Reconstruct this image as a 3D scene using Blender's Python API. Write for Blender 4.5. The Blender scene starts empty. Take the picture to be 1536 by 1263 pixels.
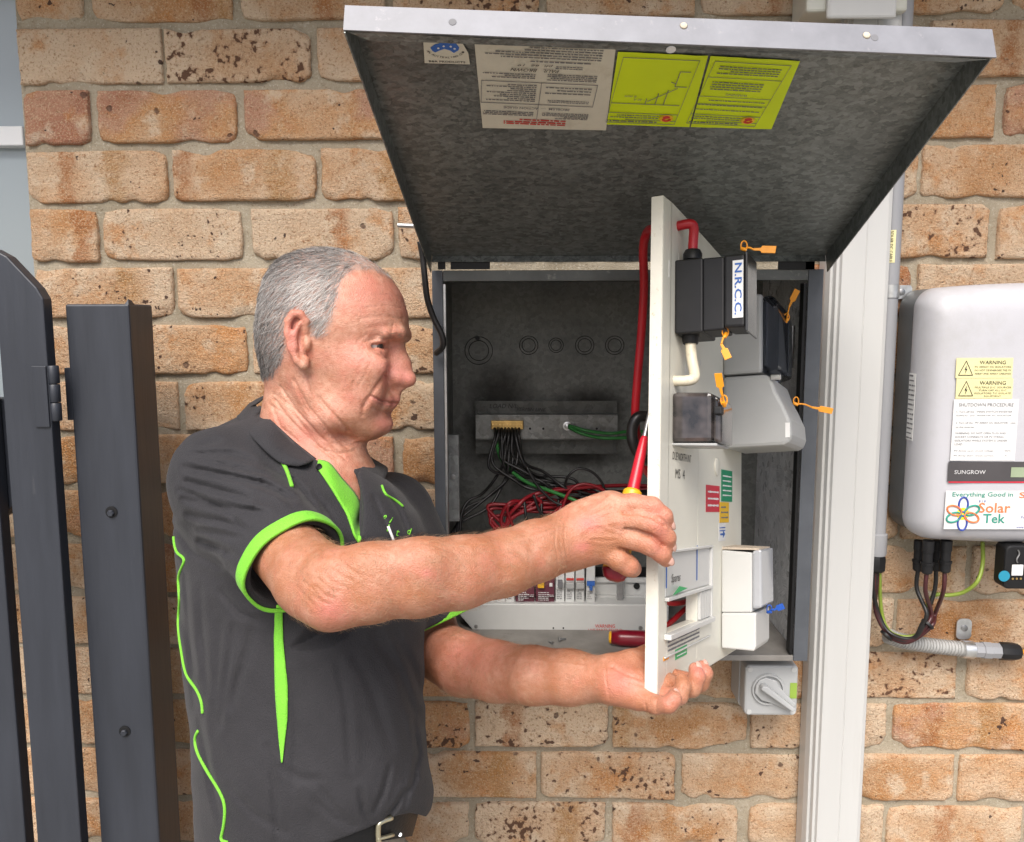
import bpy, bmesh, math, random
import numpy as np
from mathutils import Vector, Matrix
from mathutils.bvhtree import BVHTree

random.seed(7)
rng = np.random.default_rng(11)
SC = bpy.context.scene
COL = SC.collection

# ------------------------------------------------------------------ camera
CAM = np.array([0.0, -1.3707, 1.353])
PITCH, YAW, ROLL = -0.12148, -0.01937, -0.00254
FPX, PW, PH = 1250.0, 1536.0, 1263.0


def cam_axes():
    cp, sp = math.cos(PITCH), math.sin(PITCH)
    cy, sy = math.cos(YAW), math.sin(YAW)
    f = np.array([sy * cp, cy * cp, sp])
    r = np.array([cy, -sy, 0.0])
    u = np.cross(r, f)
    c, s = math.cos(ROLL), math.sin(ROLL)
    return c * r + s * u, c * u - s * r, f


AR, AU, AF = cam_axes()
cd = bpy.data.cameras.new('camera')
cd.sensor_fit = 'HORIZONTAL'
cd.sensor_width = 36.0
cd.lens = FPX / PW * 36.0
cd.clip_start = 0.02
cd.clip_end = 2000.0
cam_ob = bpy.data.objects.new('camera', cd)
COL.objects.link(cam_ob)
M = Matrix.Identity(4)
for i in range(3):
    M[i][0], M[i][1], M[i][2], M[i][3] = AR[i], AU[i], -AF[i], CAM[i]
cam_ob.matrix_world = M
SC.camera = cam_ob

# ------------------------------------------------------------------ light: bright overcast, house in open shade
SUN_EL, SUN_AZ = math.radians(50), math.radians(-10)      # azimuth measured from behind the viewer, to the left
world = bpy.data.worlds.new('World')
SC.world = world
world.use_nodes = True
wn = world.node_tree.nodes
wl = world.node_tree.links
bg = wn['Background']
sky = wn.new('ShaderNodeTexSky')
sky.sky_type = 'NISHITA'
sky.sun_disc = False
sky.sun_elevation = SUN_EL
sky.sun_rotation = math.radians(180) - SUN_AZ
sky.air_density = 0.8
sky.dust_density = 4.0
sky.ozone_density = 0.6
wl.new(sky.outputs[0], bg.inputs[0])
bg.inputs[1].default_value = 0.118
sd = bpy.data.lights.new('sun', 'SUN')
sd.energy = 2.35
sd.angle = math.radians(38)
sd.color = (1.0, 0.975, 0.935)
sun = bpy.data.objects.new('sun', sd)
COL.objects.link(sun)
sdir = Vector((math.sin(SUN_AZ) * math.cos(SUN_EL), -math.cos(SUN_AZ) * math.cos(SUN_EL), math.sin(SUN_EL)))
sun.rotation_euler = sdir.to_track_quat('Z', 'Y').to_euler()
sun.location = (0, -4, 5)
SC.view_settings.view_transform = 'Standard'
SC.view_settings.look = 'None'
SC.view_settings.gamma = 1.0
SC.view_settings.exposure = 0.68
SC.cycles.use_denoising = True
SC.cycles.denoiser = 'OPENIMAGEDENOISE'
SC.cycles.denoising_input_passes = 'RGB_ALBEDO_NORMAL'
SC.cycles.denoising_prefilter = 'NONE'
SC.cycles.caustics_reflective = False
SC.cycles.caustics_refractive = False
SC.cycles.sample_clamp_indirect = 4.0
SC.cycles.max_bounces = 6
SC.cycles.transparent_max_bounces = 8

# ------------------------------------------------------------------ helpers


def unit(v):
    v = np.asarray(v, float)
    return v / (np.linalg.norm(v) + 1e-12)


def ray(px, py):
    return AF + AR * ((px - PW / 2) / FPX) - AU * ((py - PH / 2) / FPX)


def cam(px, py, d):
    """point seen at a photo position, d metres in front of the lens"""
    return CAM + ray(px, py) * d


def at(px, py, Y):
    """point of the vertical plane y = Y seen at a photo position"""
    r = ray(px, py)
    return CAM + r * ((Y - CAM[1]) / r[1])


def topx(P):
    d = P - CAM
    z = d @ AF
    return PW / 2 + FPX * (d @ AR) / z, PH / 2 - FPX * (d @ AU) / z, z


def frame(o, x, y):
    """o origin, x and y axes -> (o, X, Y, N)"""
    x = unit(x)
    y = np.asarray(y, float)
    y = unit(y - x * (y @ x))
    return np.asarray(o, float), x, y, np.cross(x, y)


WALLF = lambda o: frame(o, (1, 0, 0), (0, 0, 1))        # flat on a wall, normal -y


class MB:
    def __init__(s):
        s.v = []
        s.f = []
        s.n = 0

    def add(s, v, f):
        v = np.asarray(v, float).reshape(-1, 3)
        s.v.append(v)
        n = s.n
        s.f.extend([tuple(i + n for i in q) for q in f])
        s.n += len(v)
        return s

    def box(s, c, size, fr=None):
        X, Y, Z = (np.array((1., 0, 0)), np.array((0., 1, 0)), np.array((0., 0, 1))) if fr is None else fr
        c = np.asarray(c, float)
        a, b, d = np.array(size) / 2
        v = [c + X * a * i + Y * b * j + Z * d * k for k in (-1, 1) for j in (-1, 1) for i in (-1, 1)]
        return s.add(v, [(0, 2, 3, 1), (4, 5, 7, 6), (0, 1, 5, 4), (2, 6, 7, 3), (0, 4, 6, 2), (1, 3, 7, 5)])

    def span(s, lo, hi):
        lo = np.asarray(lo, float)
        hi = np.asarray(hi, float)
        return s.box((lo + hi) / 2, hi - lo)

    def fbox(s, fr, u0, u1, v0, v1, w0, w1):
        o, X, Y, N = fr
        c = o + X * (u0 + u1) / 2 + Y * (v0 + v1) / 2 + N * (w0 + w1) / 2
        return s.box(c, (abs(u1 - u0), abs(v1 - v0), abs(w1 - w0)), (X, Y, N))

    def prism(s, fr, poly, w0, w1, cap0=True):
        """polygon (counter-clockwise, in the frame's plane) pushed from w0 to w1 along the normal"""
        o, X, Y, N = fr
        n = len(poly)
        v = [o + X * p[0] + Y * p[1] + N * w0 for p in poly] + [o + X * p[0] + Y * p[1] + N * w1 for p in poly]
        f = [tuple(range(n, 2 * n))] + [(i, (i + 1) % n, n + (i + 1) % n, n + i) for i in range(n)]
        if cap0:
            f.append(tuple(range(n - 1, -1, -1)))
        return s.add(v, f)

    def rings(s, rs, cap=True, closed=True):
        n = len(rs[0])
        v = np.concatenate([np.asarray(r) for r in rs])
        f = []
        for k in range(len(rs) - 1):
            for i in range(n if closed else n - 1):
                j = (i + 1) % n
                f.append((k * n + i, k * n + j, (k + 1) * n + j, (k + 1) * n + i))
        if cap:
            f.append(tuple(range(n - 1, -1, -1)))
            f.append(tuple(range((len(rs) - 1) * n, len(rs) * n)))
        return s.add(v, f)

    def lathe(s, o, axis, prof, n=20, ref=None, cap=True):
        """prof: list of (distance along axis, radius)"""
        a = unit(axis)
        e = np.array((0., 0, 1)) if abs(a[2]) < .9 else np.array((1., 0, 0))
        x = unit(np.cross(a, e))
        y = np.cross(a, x)
        t = np.arange(n) / n * 2 * math.pi
        o = np.asarray(o, float)
        return s.rings([o + a * h + r * (np.outer(np.cos(t), x) + np.outer(np.sin(t), y)) for h, r in prof], cap)

    def tube(s, pts, r, n=8, smooth=6, cap=True):
        P = spline(pts, smooth) if smooth else np.asarray(pts, float)
        T = np.gradient(P, axis=0)
        T /= np.linalg.norm(T, axis=1)[:, None] + 1e-12
        x = unit(np.cross(T[0], (0.31, .2, .93)))
        t = np.arange(n) / n * 2 * math.pi
        R = np.broadcast_to(np.asarray(r, float), (len(P),)) if np.ndim(r) == 0 else np.interp(np.linspace(0, 1, len(P)), np.linspace(0, 1, len(r)), r)
        rs = []
        for p, tt, rr in zip(P, T, R):
            x = unit(x - tt * (x @ tt))
            y = np.cross(tt, x)
            rs.append(p + rr * (np.outer(np.cos(t), x) + np.outer(np.sin(t), y)))
        return s.rings(rs, cap)

    def build(s, name, m, parent=None, smooth=False, bevel=0, auto=None):
        V = np.concatenate(s.v)
        return mesh_obj(name, V, s.f, m, parent, smooth, bevel, auto)


def spline(pts, sub):
    P = np.asarray(pts, float)
    if len(P) < 3:
        return np.array([P[0] + (P[-1] - P[0]) * t for t in np.linspace(0, 1, sub + 1)])
    Q = np.vstack([2 * P[0] - P[1], P, 2 * P[-1] - P[-2]])
    out = []
    for i in range(1, len(Q) - 2):
        for t in np.arange(sub) / sub:
            a, b, c, d = Q[i - 1], Q[i], Q[i + 1], Q[i + 2]
            out.append(.5 * (2 * b + (c - a) * t + (2 * a - 5 * b + 4 * c - d) * t * t + (3 * b - a - 3 * c + d) * t ** 3))
    out.append(P[-1])
    return np.array(out)


def origin_of(parent):
    o = np.zeros(3)
    while parent is not None:
        o += np.array(parent.location)
        parent = parent.parent
    return o


def mesh_obj(name, V, F, m, parent=None, smooth=False, bevel=0, auto=None):
    me = bpy.data.meshes.new(name)
    V = np.asarray(V, float)
    if parent is not None:
        V = V - origin_of(parent)
    loc = None
    if parent is None:
        loc = (V.min(0) + V.max(0)) / 2
        loc[2] = V[:, 2].min()
        V = V - loc
    if isinstance(F, np.ndarray):
        k = F.shape[1]
        me.vertices.add(len(V))
        me.vertices.foreach_set('co', V.astype(np.float32).ravel())
        me.loops.add(F.size)
        me.loops.foreach_set('vertex_index', F.astype(np.int32).ravel())
        me.polygons.add(len(F))
        me.polygons.foreach_set('loop_start', np.arange(0, F.size, k, dtype=np.int32))
        me.update(calc_edges=True)
    else:
        me.from_pydata(V.tolist(), [], F)
        me.update()
    if smooth:
        me.polygons.foreach_set('use_smooth', np.ones(len(me.polygons), bool))
    ob = bpy.data.objects.new(name, me)
    COL.objects.link(ob)
    if m is not None:
        for mm in (m if isinstance(m, (list, tuple)) else [m]):
            me.materials.append(mm)
    ob.parent = parent
    if loc is not None:
        ob.location = loc
    if bevel:
        b = ob.modifiers.new('bevel', 'BEVEL')
        b.width = bevel
        b.segments = 2
        b.limit_method = 'ANGLE'
        b.angle_limit = math.radians(40)
        b.harden_normals = False
    if auto:
        me.polygons.foreach_set('use_smooth', np.ones(len(me.polygons), bool))
        me.set_sharp_from_angle(angle=math.radians(auto))
    return ob


def tag(o, label, cat, group=None, kind=None):
    if label:
        o['label'] = label
    if cat:
        o['category'] = cat
    if group:
        o['group'] = group
    if kind:
        o['kind'] = kind
    return o


def thing(name, loc, label, cat, group=None):
    o = bpy.data.objects.new(name, None)
    o.empty_display_size = .05
    COL.objects.link(o)
    o.location = tuple(float(c) for c in loc)
    return tag(o, label, cat, group)


# ---- flat lettering made of real thin faces
_tx = {}


def glyphs(s, shear=0.0, bold=0.0):
    k = (s, shear, bold)
    if k not in _tx:
        c = bpy.data.curves.new('t', 'FONT')
        c.body = s
        c.size = 1.0
        c.shear = shear
        c.offset = bold
        c.resolution_u = 2
        o = bpy.data.objects.new('t', c)
        COL.objects.link(o)
        dg = bpy.context.evaluated_depsgraph_get()
        me = o.evaluated_get(dg).to_mesh()
        V = np.array([v.co[:] for v in me.vertices])
        F = [tuple(p.vertices) for p in me.polygons]
        o.evaluated_get(dg).to_mesh_clear()
        bpy.data.objects.remove(o)
        bpy.data.curves.remove(c)
        _tx[k] = (V, F)
    return _tx[k]


def put_text(mb, s, fr, u, v, w, height=None, width=None, center=True, shear=0., bold=0., rot=0., lift=.0004):
    """lettering with its box centred (or starting) at u,v of a frame, scaled to a cap height or a width"""
    V, F = glyphs(s, shear, bold)
    lo, hi = V.min(0), V.max(0)
    sx = sy = None
    if width:
        sx = width / (hi[0] - lo[0])
    if height:
        sy = height / (hi[1] - lo[1])
    sx = sx or sy
    sy = sy or sx
    P = (V - (lo + hi) / 2 if center else V - np.array([lo[0], (lo[1] + hi[1]) / 2, 0])) * np.array([sx, sy, 1])
    c, n = math.cos(rot), math.sin(rot)
    P = np.stack([P[:, 0] * c - P[:, 1] * n, P[:, 0] * n + P[:, 1] * c], 1)
    o, X, Y, N = fr
    Q = o + np.outer(P[:, 0] + u, X) + np.outer(P[:, 1] + v, Y) + N * (w + lift)
    mb.add(Q, F)


def put_lines(mb, fr, u0, u1, v0, v1, n, w, r, hgt=.5, frag=1.0, lift=.0004):
    """unreadably small print: rows of word-sized dashes"""
    for k in range(n):
        v = v0 + (v1 - v0) * (k + .5) / n
        h = abs(v1 - v0) / n * hgt
        u = u0
        end = u1 if r.random() < .7 else u0 + (u1 - u0) * r.uniform(.5, .95)
        while u < end:
            L = min(r.uniform(.8, 3.4) * h * 1.2, end - u)
            hh = h * r.uniform(.5, .8)
            if L > h * .3:
                mb.fbox(fr, u, u + L, v - hh / 2, v + hh / 2, w, w + lift)
            u += L + h * .55
    return mb


# ---- materials


def new_mat(name):
    m = bpy.data.materials.new(name)
    m.use_nodes = True
    nt = m.node_tree
    return m, nt, nt.nodes, nt.links, nt.nodes['Principled BSDF']


def mk(name, col, rough=.5, metal=0., var=.06, vscale=18., bump=0., bscale=200., spec=.5, col2=None, coat=0., dirt=None, dscale=9., dthr=(.55, .75), aniso=None, coord='Object'):
    """painted / plastic / metal surface: colour wavering by `var`, fine relief, optional dirt or scuff marks"""
    m, nt, N, L, P = new_mat(name)
    tc = N.new('ShaderNodeTexCoord')
    vec = tc.outputs[coord]
    if aniso:
        mp = N.new('ShaderNodeMapping')
        mp.inputs['Scale'].default_value = aniso
        L.new(vec, mp.inputs[0])
        vec = mp.outputs[0]
    n1 = N.new('ShaderNodeTexNoise')
    n1.inputs['Scale'].default_value = vscale
    n1.inputs['Detail'].default_value = 6
    n1.inputs['Roughness'].default_value = .62
    L.new(vec, n1.inputs['Vector'])
    mx = N.new('ShaderNodeMix')
    mx.data_type = 'RGBA'
    c = np.array(col)
    a = np.clip(c * (1 - var * 1.6), 0, 1)
    b = np.clip(c * (1 + var * 1.6), 0, 1) if col2 is None else np.array(col2)
    if col2 is not None:
        a = c
    mx.inputs[6].default_value = (*a, 1)
    mx.inputs[7].default_value = (*b, 1)
    mr = N.new('ShaderNodeMapRange')
    mr.inputs[1].default_value = .3
    mr.inputs[2].default_value = .7
    L.new(n1.outputs[0], mr.inputs[0])
    L.new(mr.outputs[0], mx.inputs[0])
    out = mx.outputs[2]
    if dirt is not None:
        n2 = N.new('ShaderNodeTexNoise')
        n2.inputs['Scale'].default_value = dscale
        n2.inputs['Detail'].default_value = 9
        n2.inputs['Roughness'].default_value = .7
        L.new(vec, n2.inputs['Vector'])
        r2 = N.new('ShaderNodeMapRange')
        r2.inputs[1].default_value, r2.inputs[2].default_value = dthr
        L.new(n2.outputs[0], r2.inputs[0])
        m2 = N.new('ShaderNodeMix')
        m2.data_type = 'RGBA'
        L.new(r2.outputs[0], m2.inputs[0])
        L.new(out, m2.inputs[6])
        m2.inputs[7].default_value = (*dirt, 1)
        out = m2.outputs[2]
    L.new(out, P.inputs['Base Color'])
    rr = N.new('ShaderNodeMapRange')
    rr.inputs[3].default_value = max(rough - .08, .02)
    rr.inputs[4].default_value = min(rough + .1, 1)
    L.new(n1.outputs[0], rr.inputs[0])
    L.new(rr.outputs[0], P.inputs['Roughness'])
    P.inputs['Metallic'].default_value = metal
    P.inputs['Specular IOR Level'].default_value = spec
    P.inputs['Coat Weight'].default_value = coat
    if bump:
        nb = N.new('ShaderNodeTexNoise')
        nb.inputs['Scale'].default_value = bscale
        nb.inputs['Detail'].default_value = 4
        L.new(vec, nb.inputs['Vector'])
        bn = N.new('ShaderNodeBump')
        bn.inputs['Strength'].default_value = bump
        bn.inputs['Distance'].default_value = .002
        L.new(nb.outputs[0], bn.inputs['Height'])
        L.new(bn.outputs[0], P.inputs['Normal'])
    return m


def node(N, L, t, ins=None, **kw):
    n = N.new(t)
    for k, v in kw.items():
        setattr(n, k, v)
    for k, v in (ins or {}).items():
        if hasattr(v, 'default_value') or hasattr(v, 'is_linked'):
            L.new(v, n.inputs[k])
        else:
            n.inputs[k].default_value = v
    return n


def mixc(N, L, fac, a, b, mode='MIX'):
    n = N.new('ShaderNodeMix')
    n.data_type = 'RGBA'
    n.blend_type = mode
    for i, v in ((0, fac), (6, a), (7, b)):
        if hasattr(v, 'is_linked'):
            L.new(v, n.inputs[i])
        else:
            n.inputs[i].default_value = v if i == 0 else (*v, 1)
    return n.outputs[2]


def mth(N, L, op, a, b=0.0, clamp=False):
    n = N.new('ShaderNodeMath')
    n.operation = op
    n.use_clamp = clamp
    for i, v in ((0, a), (1, b)):
        if hasattr(v, 'is_linked'):
            L.new(v, n.inputs[i])
        else:
            n.inputs[i].default_value = v
    return n.outputs[0]


def rmap(N, L, v, a, b, c=0., d=1.):
    n = N.new('ShaderNodeMapRange')
    n.inputs[1].default_value, n.inputs[2].default_value, n.inputs[3].default_value, n.inputs[4].default_value = a, b, c, d
    L.new(v, n.inputs[0])
    return n.outputs[0]


def noise(N, L, vec, scale, detail=5, rough=.6):
    n = N.new('ShaderNodeTexNoise')
    n.inputs['Scale'].default_value = scale
    n.inputs['Detail'].default_value = detail
    n.inputs['Roughness'].default_value = rough
    L.new(vec, n.inputs['Vector'])
    return n.outputs[0]


def oattr(N, name):
    n = N.new('ShaderNodeAttribute')
    n.attribute_type = 'OBJECT'
    n.attribute_name = name
    return n.outputs['Fac']


def gattr(N, name):
    n = N.new('ShaderNodeAttribute')
    n.attribute_type = 'GEOMETRY'
    n.attribute_name = name
    return n.outputs['Fac']


def brick_mat():
    m, nt, N, L, P = new_mat('fired_brick')
    tc = N.new('ShaderNodeTexCoord')
    oi = N.new('ShaderNodeObjectInfo')
    off = node(N, L, 'ShaderNodeVectorMath', operation='MULTIPLY_ADD')
    comb = node(N, L, 'ShaderNodeCombineXYZ', {0: oi.outputs['Random'], 1: oi.outputs['Random'], 2: oi.outputs['Random']})
    L.new(comb.outputs[0], off.inputs[0])
    off.inputs[1].default_value = (37, 91, 53)
    L.new(tc.outputs['Object'], off.inputs[2])
    v = off.outputs[0]
    sep = node(N, L, 'ShaderNodeSeparateXYZ', {0: tc.outputs['Object']})
    tone = oattr(N, 'tone')
    rp = N.new('ShaderNodeValToRGB')
    els = rp.color_ramp.elements
    cols = [(0, (.72, .545, .385)), (.3, (.67, .44, .275)), (.55, (.60, .31, .14)), (.75, (.56, .31, .205)), (1, (.44, .20, .125))]
    els[0].position, els[0].color = 0, (*cols[0][1], 1)
    els[1].position, els[1].color = 1, (*cols[-1][1], 1)
    for p, c in cols[1:-1]:
        e = els.new(p)
        e.color = (*c, 1)
    nlow = noise(N, L, v, 9, 3, .5)
    t2 = mth(N, L, 'ADD', tone, rmap(N, L, nlow, .3, .7, -.34, .34), True)
    L.new(t2, rp.inputs[0])
    col = rp.outputs[0]
    # rusty heart of the brick
    rx = mth(N, L, 'MULTIPLY', sep.outputs[0], 11.)
    rz = mth(N, L, 'MULTIPLY', sep.outputs[2], 24.)
    rr = mth(N, L, 'ADD', mth(N, L, 'MULTIPLY', rx, rx), mth(N, L, 'MULTIPLY', rz, rz))
    rr = mth(N, L, 'ADD', rr, rmap(N, L, noise(N, L, v, 22, 4), .3, .7, -.7, .7))
    core = mth(N, L, 'MULTIPLY', rmap(N, L, rr, .0, 1.3, 1., 0.), oattr(N, 'core'), True)
    col = mixc(N, L, core, col, (.50, .235, .085))
    bl = noise(N, L, v, 17, 4, .62)
    col = mixc(N, L, rmap(N, L, bl, .54, .68, 0., .7), col, (.57, .235, .065))
    bl2 = noise(N, L, v, 23, 4, .6)
    col = mixc(N, L, rmap(N, L, bl2, .56, .70, 0., .6), col, (.80, .68, .52))
    # flash bands across the brick
    wob = rmap(N, L, noise(N, L, v, 30, 4), .2, .8, -.018, .018)
    xx = mth(N, L, 'ADD', sep.outputs[0], wob)
    for nm, wd, cc in (('band', .017, (.40, .145, .045)), ('bandb', .024, (.45, .23, .08))):
        dx = mth(N, L, 'ABSOLUTE', mth(N, L, 'SUBTRACT', xx, oattr(N, nm)))
        bm = rmap(N, L, dx, wd * .55, wd * 1.2, .8, 0.)
        bm = mth(N, L, 'MULTIPLY', bm, rmap(N, L, noise(N, L, v, 60, 5), .3, .62, .25, 1.), True)
        col = mixc(N, L, bm, col, cc)
    # dust-coloured grain
    g = noise(N, L, v, 420, 3, .7)
    col = mixc(N, L, rmap(N, L, g, .50, .66, 0., .6), col, (.78, .64, .43))
    g2 = noise(N, L, v, 240, 3, .7)
    col = mixc(N, L, rmap(N, L, g2, .54, .68, 0., .75), col, (.32, .13, .045))
    # iron spots
    sp = oattr(N, 'spots')
    n3 = noise(N, L, v, 95, 2, .45)
    n4 = noise(N, L, v, 14, 3, .6)
    reg = mth(N, L, 'ADD', n3, rmap(N, L, n4, .3, .7, -.12, .12))
    thr = mth(N, L, 'SUBTRACT', reg, mth(N, L, 'SUBTRACT', .775, mth(N, L, 'MULTIPLY', sp, .20)))
    sm = rmap(N, L, thr, 0., .025)
    col = mixc(N, L, mth(N, L, 'MULTIPLY', sm, .93), col, (.045, .028, .028))
    halo = rmap(N, L, thr, -.1, .0, 0., .5)
    col = mixc(N, L, mth(N, L, 'MULTIPLY', halo, sp, True), col, (.25, .11, .05))
    # few round burnt pits
    vo = node(N, L, 'ShaderNodeTexVoronoi', {'Vector': v, 'Scale': 26.})
    pit = rmap(N, L, mth(N, L, 'ADD', vo.outputs['Distance'], rmap(N, L, n3, .3, .7, -.06, .06)), .09, .13, 1., 0.)
    pit = mth(N, L, 'MULTIPLY', pit, mth(N, L, 'GREATER_THAN', node(N, L, 'ShaderNodeSeparateColor', {0: vo.outputs['Color']}).outputs[0], .84))
    col = mixc(N, L, mth(N, L, 'MULTIPLY', pit, .75), col, (.11, .06, .045))
    L.new(col, P.inputs['Base Color'])
    P.inputs['Roughness'].default_value = .92
    P.inputs['Specular IOR Level'].default_value = .25
    h = mth(N, L, 'ADD', mth(N, L, 'MULTIPLY', noise(N, L, v, 55, 6, .7), 1.3), mth(N, L, 'MULTIPLY', noise(N, L, v, 330, 4, .7), .8))
    h = mth(N, L, 'SUBTRACT', h, mth(N, L, 'MULTIPLY', pit, .5))
    bn = node(N, L, 'ShaderNodeBump', {'Height': h, 'Strength': 1., 'Distance': .006})
    L.new(bn.outputs[0], P.inputs['Normal'])
    return m


def mortar_mat():
    m, nt, N, L, P = new_mat('mortar')
    v = N.new('ShaderNodeTexCoord').outputs['Object']
    col = mixc(N, L, rmap(N, L, noise(N, L, v, 14, 6), .3, .7), (.31, .265, .19), (.43, .375, .285))
    col = mixc(N, L, rmap(N, L, noise(N, L, v, 300, 3, .7), .56, .7, 0., .7), col, (.60, .55, .46))
    col = mixc(N, L, rmap(N, L, noise(N, L, v, 200, 3, .7), .58, .7, 0., .6), col, (.17, .12, .07))
    L.new(col, P.inputs['Base Color'])
    P.inputs['Roughness'].default_value = .97
    P.inputs['Specular IOR Level'].default_value = .15
    h = mth(N, L, 'ADD', noise(N, L, v, 60, 6, .7), mth(N, L, 'MULTIPLY', noise(N, L, v, 420, 3, .7), .6))
    bn = node(N, L, 'ShaderNodeBump', {'Height': h, 'Strength': .9, 'Distance': .003})
    L.new(bn.outputs[0], P.inputs['Normal'])
    return m


def galv_mat(name, dark, light, scale, rough=.42, metal=.85, aniso=(1, 1, 1), soot=None, streak=False):
    """zinc spangle: irregular crystal flakes, each with its own shade and gloss"""
    m, nt, N, L, P = new_mat(name)
    tc = N.new('ShaderNodeTexCoord')
    mp = node(N, L, 'ShaderNodeMapping', {0: tc.outputs['Object']})
    mp.inputs['Scale'].default_value = aniso
    nz = node(N, L, 'ShaderNodeTexNoise', {'Vector': mp.outputs[0], 'Scale': scale * .8, 'Detail': 3.})
    wv = node(N, L, 'ShaderNodeVectorMath', {0: nz.outputs['Color']}, operation='MULTIPLY_ADD')
    wv.inputs[1].default_value = (1.1 / scale,) * 3
    L.new(mp.outputs[0], wv.inputs[2])
    vo = node(N, L, 'ShaderNodeTexVoronoi', {'Vector': wv.outputs[0], 'Scale': scale})
    s = node(N, L, 'ShaderNodeSeparateColor', {0: vo.outputs['Color']}).outputs[0]
    vo2 = node(N, L, 'ShaderNodeTexVoronoi', {'Vector': wv.outputs[0], 'Scale': scale * 2.7})
    s2 = node(N, L, 'ShaderNodeSeparateColor', {0: vo2.outputs['Color']}).outputs[1]
    f = mth(N, L, 'ADD', mth(N, L, 'MULTIPLY', s, .6), mth(N, L, 'MULTIPLY', s2, .4))
    if streak:
        wa = node(N, L, 'ShaderNodeTexNoise', {'Vector': vo.outputs['Color'], 'Scale': 4.})
        rt = node(N, L, 'ShaderNodeVectorRotate', {'Vector': mp.outputs[0], 'Angle': mth(N, L, 'MULTIPLY', s, 6.28)}, rotation_type='X_AXIS')
        ms = node(N, L, 'ShaderNodeMapping', {0: rt.outputs[0]})
        ms.inputs['Scale'].default_value = (30, 30, 420)
        st = noise(N, L, ms.outputs[0], 1.2, 3)
        f = mth(N, L, 'ADD', mth(N, L, 'MULTIPLY', f, .55), rmap(N, L, st, .35, .65, 0., .45))
    col = mixc(N, L, f, dark, light)
    if not streak:
        col = mixc(N, L, rmap(N, L, noise(N, L, tc.outputs['Object'], 7, 6), .45, .75, 0., .45), col, tuple(.55 * np.array(dark)))
    if soot:
        for c, r in soot:
            ds = node(N, L, 'ShaderNodeVectorMath', {0: tc.outputs['Object']}, operation='SUBTRACT')
            ds.inputs[1].default_value = c
            dv = node(N, L, 'ShaderNodeVectorMath', {0: ds.outputs[0]}, operation='DIVIDE')
            dv.inputs[1].default_value = r
            ln = node(N, L, 'ShaderNodeVectorMath', {0: dv.outputs[0]}, operation='LENGTH')
            k = mth(N, L, 'ADD', ln.outputs['Value'], rmap(N, L, noise(N, L, tc.outputs['Object'], 40, 4), .3, .7, -.12, .12))
            col = mixc(N, L, rmap(N, L, k, .25, 1., .9, 0.), col, (.02, .018, .014))
    L.new(col, P.inputs['Base Color'])
    P.inputs['Metallic'].default_value = metal
    L.new(rmap(N, L, s2, 0., 1., rough - .1, rough + .16), P.inputs['Roughness'])
    bn = node(N, L, 'ShaderNodeBump', {'Height': f, 'Strength': .12, 'Distance': .001})
    L.new(bn.outputs[0], P.inputs['Normal'])
    return m

# ================================================================== materials in use
BRICK, MORTAR = brick_mat(), mortar_mat()
M_POST = mk('charcoal_fence_paint', (.029, .033, .043), .42, var=.12, vscale=30, bump=.35, bscale=60, aniso=(1, 1, .12), dirt=(.10, .10, .105), dscale=40, dthr=(.66, .8))
M_STEEL = mk('weathered_steel', (.33, .33, .33), .4, .9, var=.2, vscale=40)
M_ZINC = mk('bright_zinc', (.62, .63, .63), .32, .9, var=.12, vscale=60)
M_BOXPAINT = mk('grey_blue_box_paint', (.085, .093, .106), .45, var=.1, dirt=(.3, .28, .24), dscale=22, dthr=(.68, .8))
M_LIP = mk('worn_zinc_lip', (.22, .224, .245), .5, .15, var=.10, vscale=22, dirt=(.36, .35, .36), dscale=55, dthr=(.6, .78), aniso=(1, 1, 1))
M_SILL = mk('dusty_sill', (.27, .255, .235), .6, .3, var=.2, vscale=12, dirt=(.15, .13, .1), dscale=26, dthr=(.6, .8))
M_WPANEL = mk('cream_board', (.70, .68, .59), .38, var=.035, vscale=7, dirt=(.55, .45, .30), dscale=30, dthr=(.66, .85))
M_WEDGE = mk('chipped_cream_edge', (.70, .67, .58), .5, var=.05, dirt=(.42, .28, .15), dscale=70, dthr=(.62, .72), bump=.3, bscale=80)
M_WPLAST = mk('white_plastic', (.55, .55, .53), .34, var=.03, vscale=8)
M_PVC = mk('white_downpipe_paint', (.53, .53, .515), .35, var=.03, vscale=10, aniso=(1, 1, .1), dirt=(.42, .405, .36), dscale=9, dthr=(.54, .82))
M_GREYP = mk('grey_meter_plastic', (.36, .365, .36), .45, var=.04, vscale=12)
M_LGREY = mk('light_grey_plastic', (.56, .565, .55), .42, var=.04, vscale=12)
M_COND = mk('grey_conduit', (.29, .295, .31), .45, var=.06, vscale=14, aniso=(1, 1, .15), dirt=(.36, .35, .33), dscale=20, dthr=(.6, .8))
M_INV = mk('inverter_shell', (.49, .49, .52), .4, var=.03, vscale=8, dirt=(.40, .395, .39), dscale=5, dthr=(.52, .8), bump=.08, bscale=500)
M_INVD = mk('inverter_heatsink', (.16, .17, .175), .5, .2, var=.08)
M_BLK = mk('black_plastic', (.012, .012, .013), .45, var=.2, spec=.3)
M_BLKW = mk('black_cable', (.014, .013, .013), .38, var=.2)
M_REDW = mk('red_cable', (.42, .010, .018), .36, var=.1)
M_REDB = mk('red_bundle_wire', (.24, .007, .014), .38, var=.15)
M_REDT = mk('red_tool', (.52, .014, .03), .3, var=.08)
M_DRED = mk('dark_red_grip', (.20, .006, .018), .28, var=.12)
M_YEL = mk('yellow_tool', (.80, .43, .02), .35, var=.08)
M_GRNW = mk('green_cable', (.035, .20, .045), .4, var=.1)
M_GYW = mk('green_yellow_cable', (.22, .30, .04), .4, var=.15)
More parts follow.
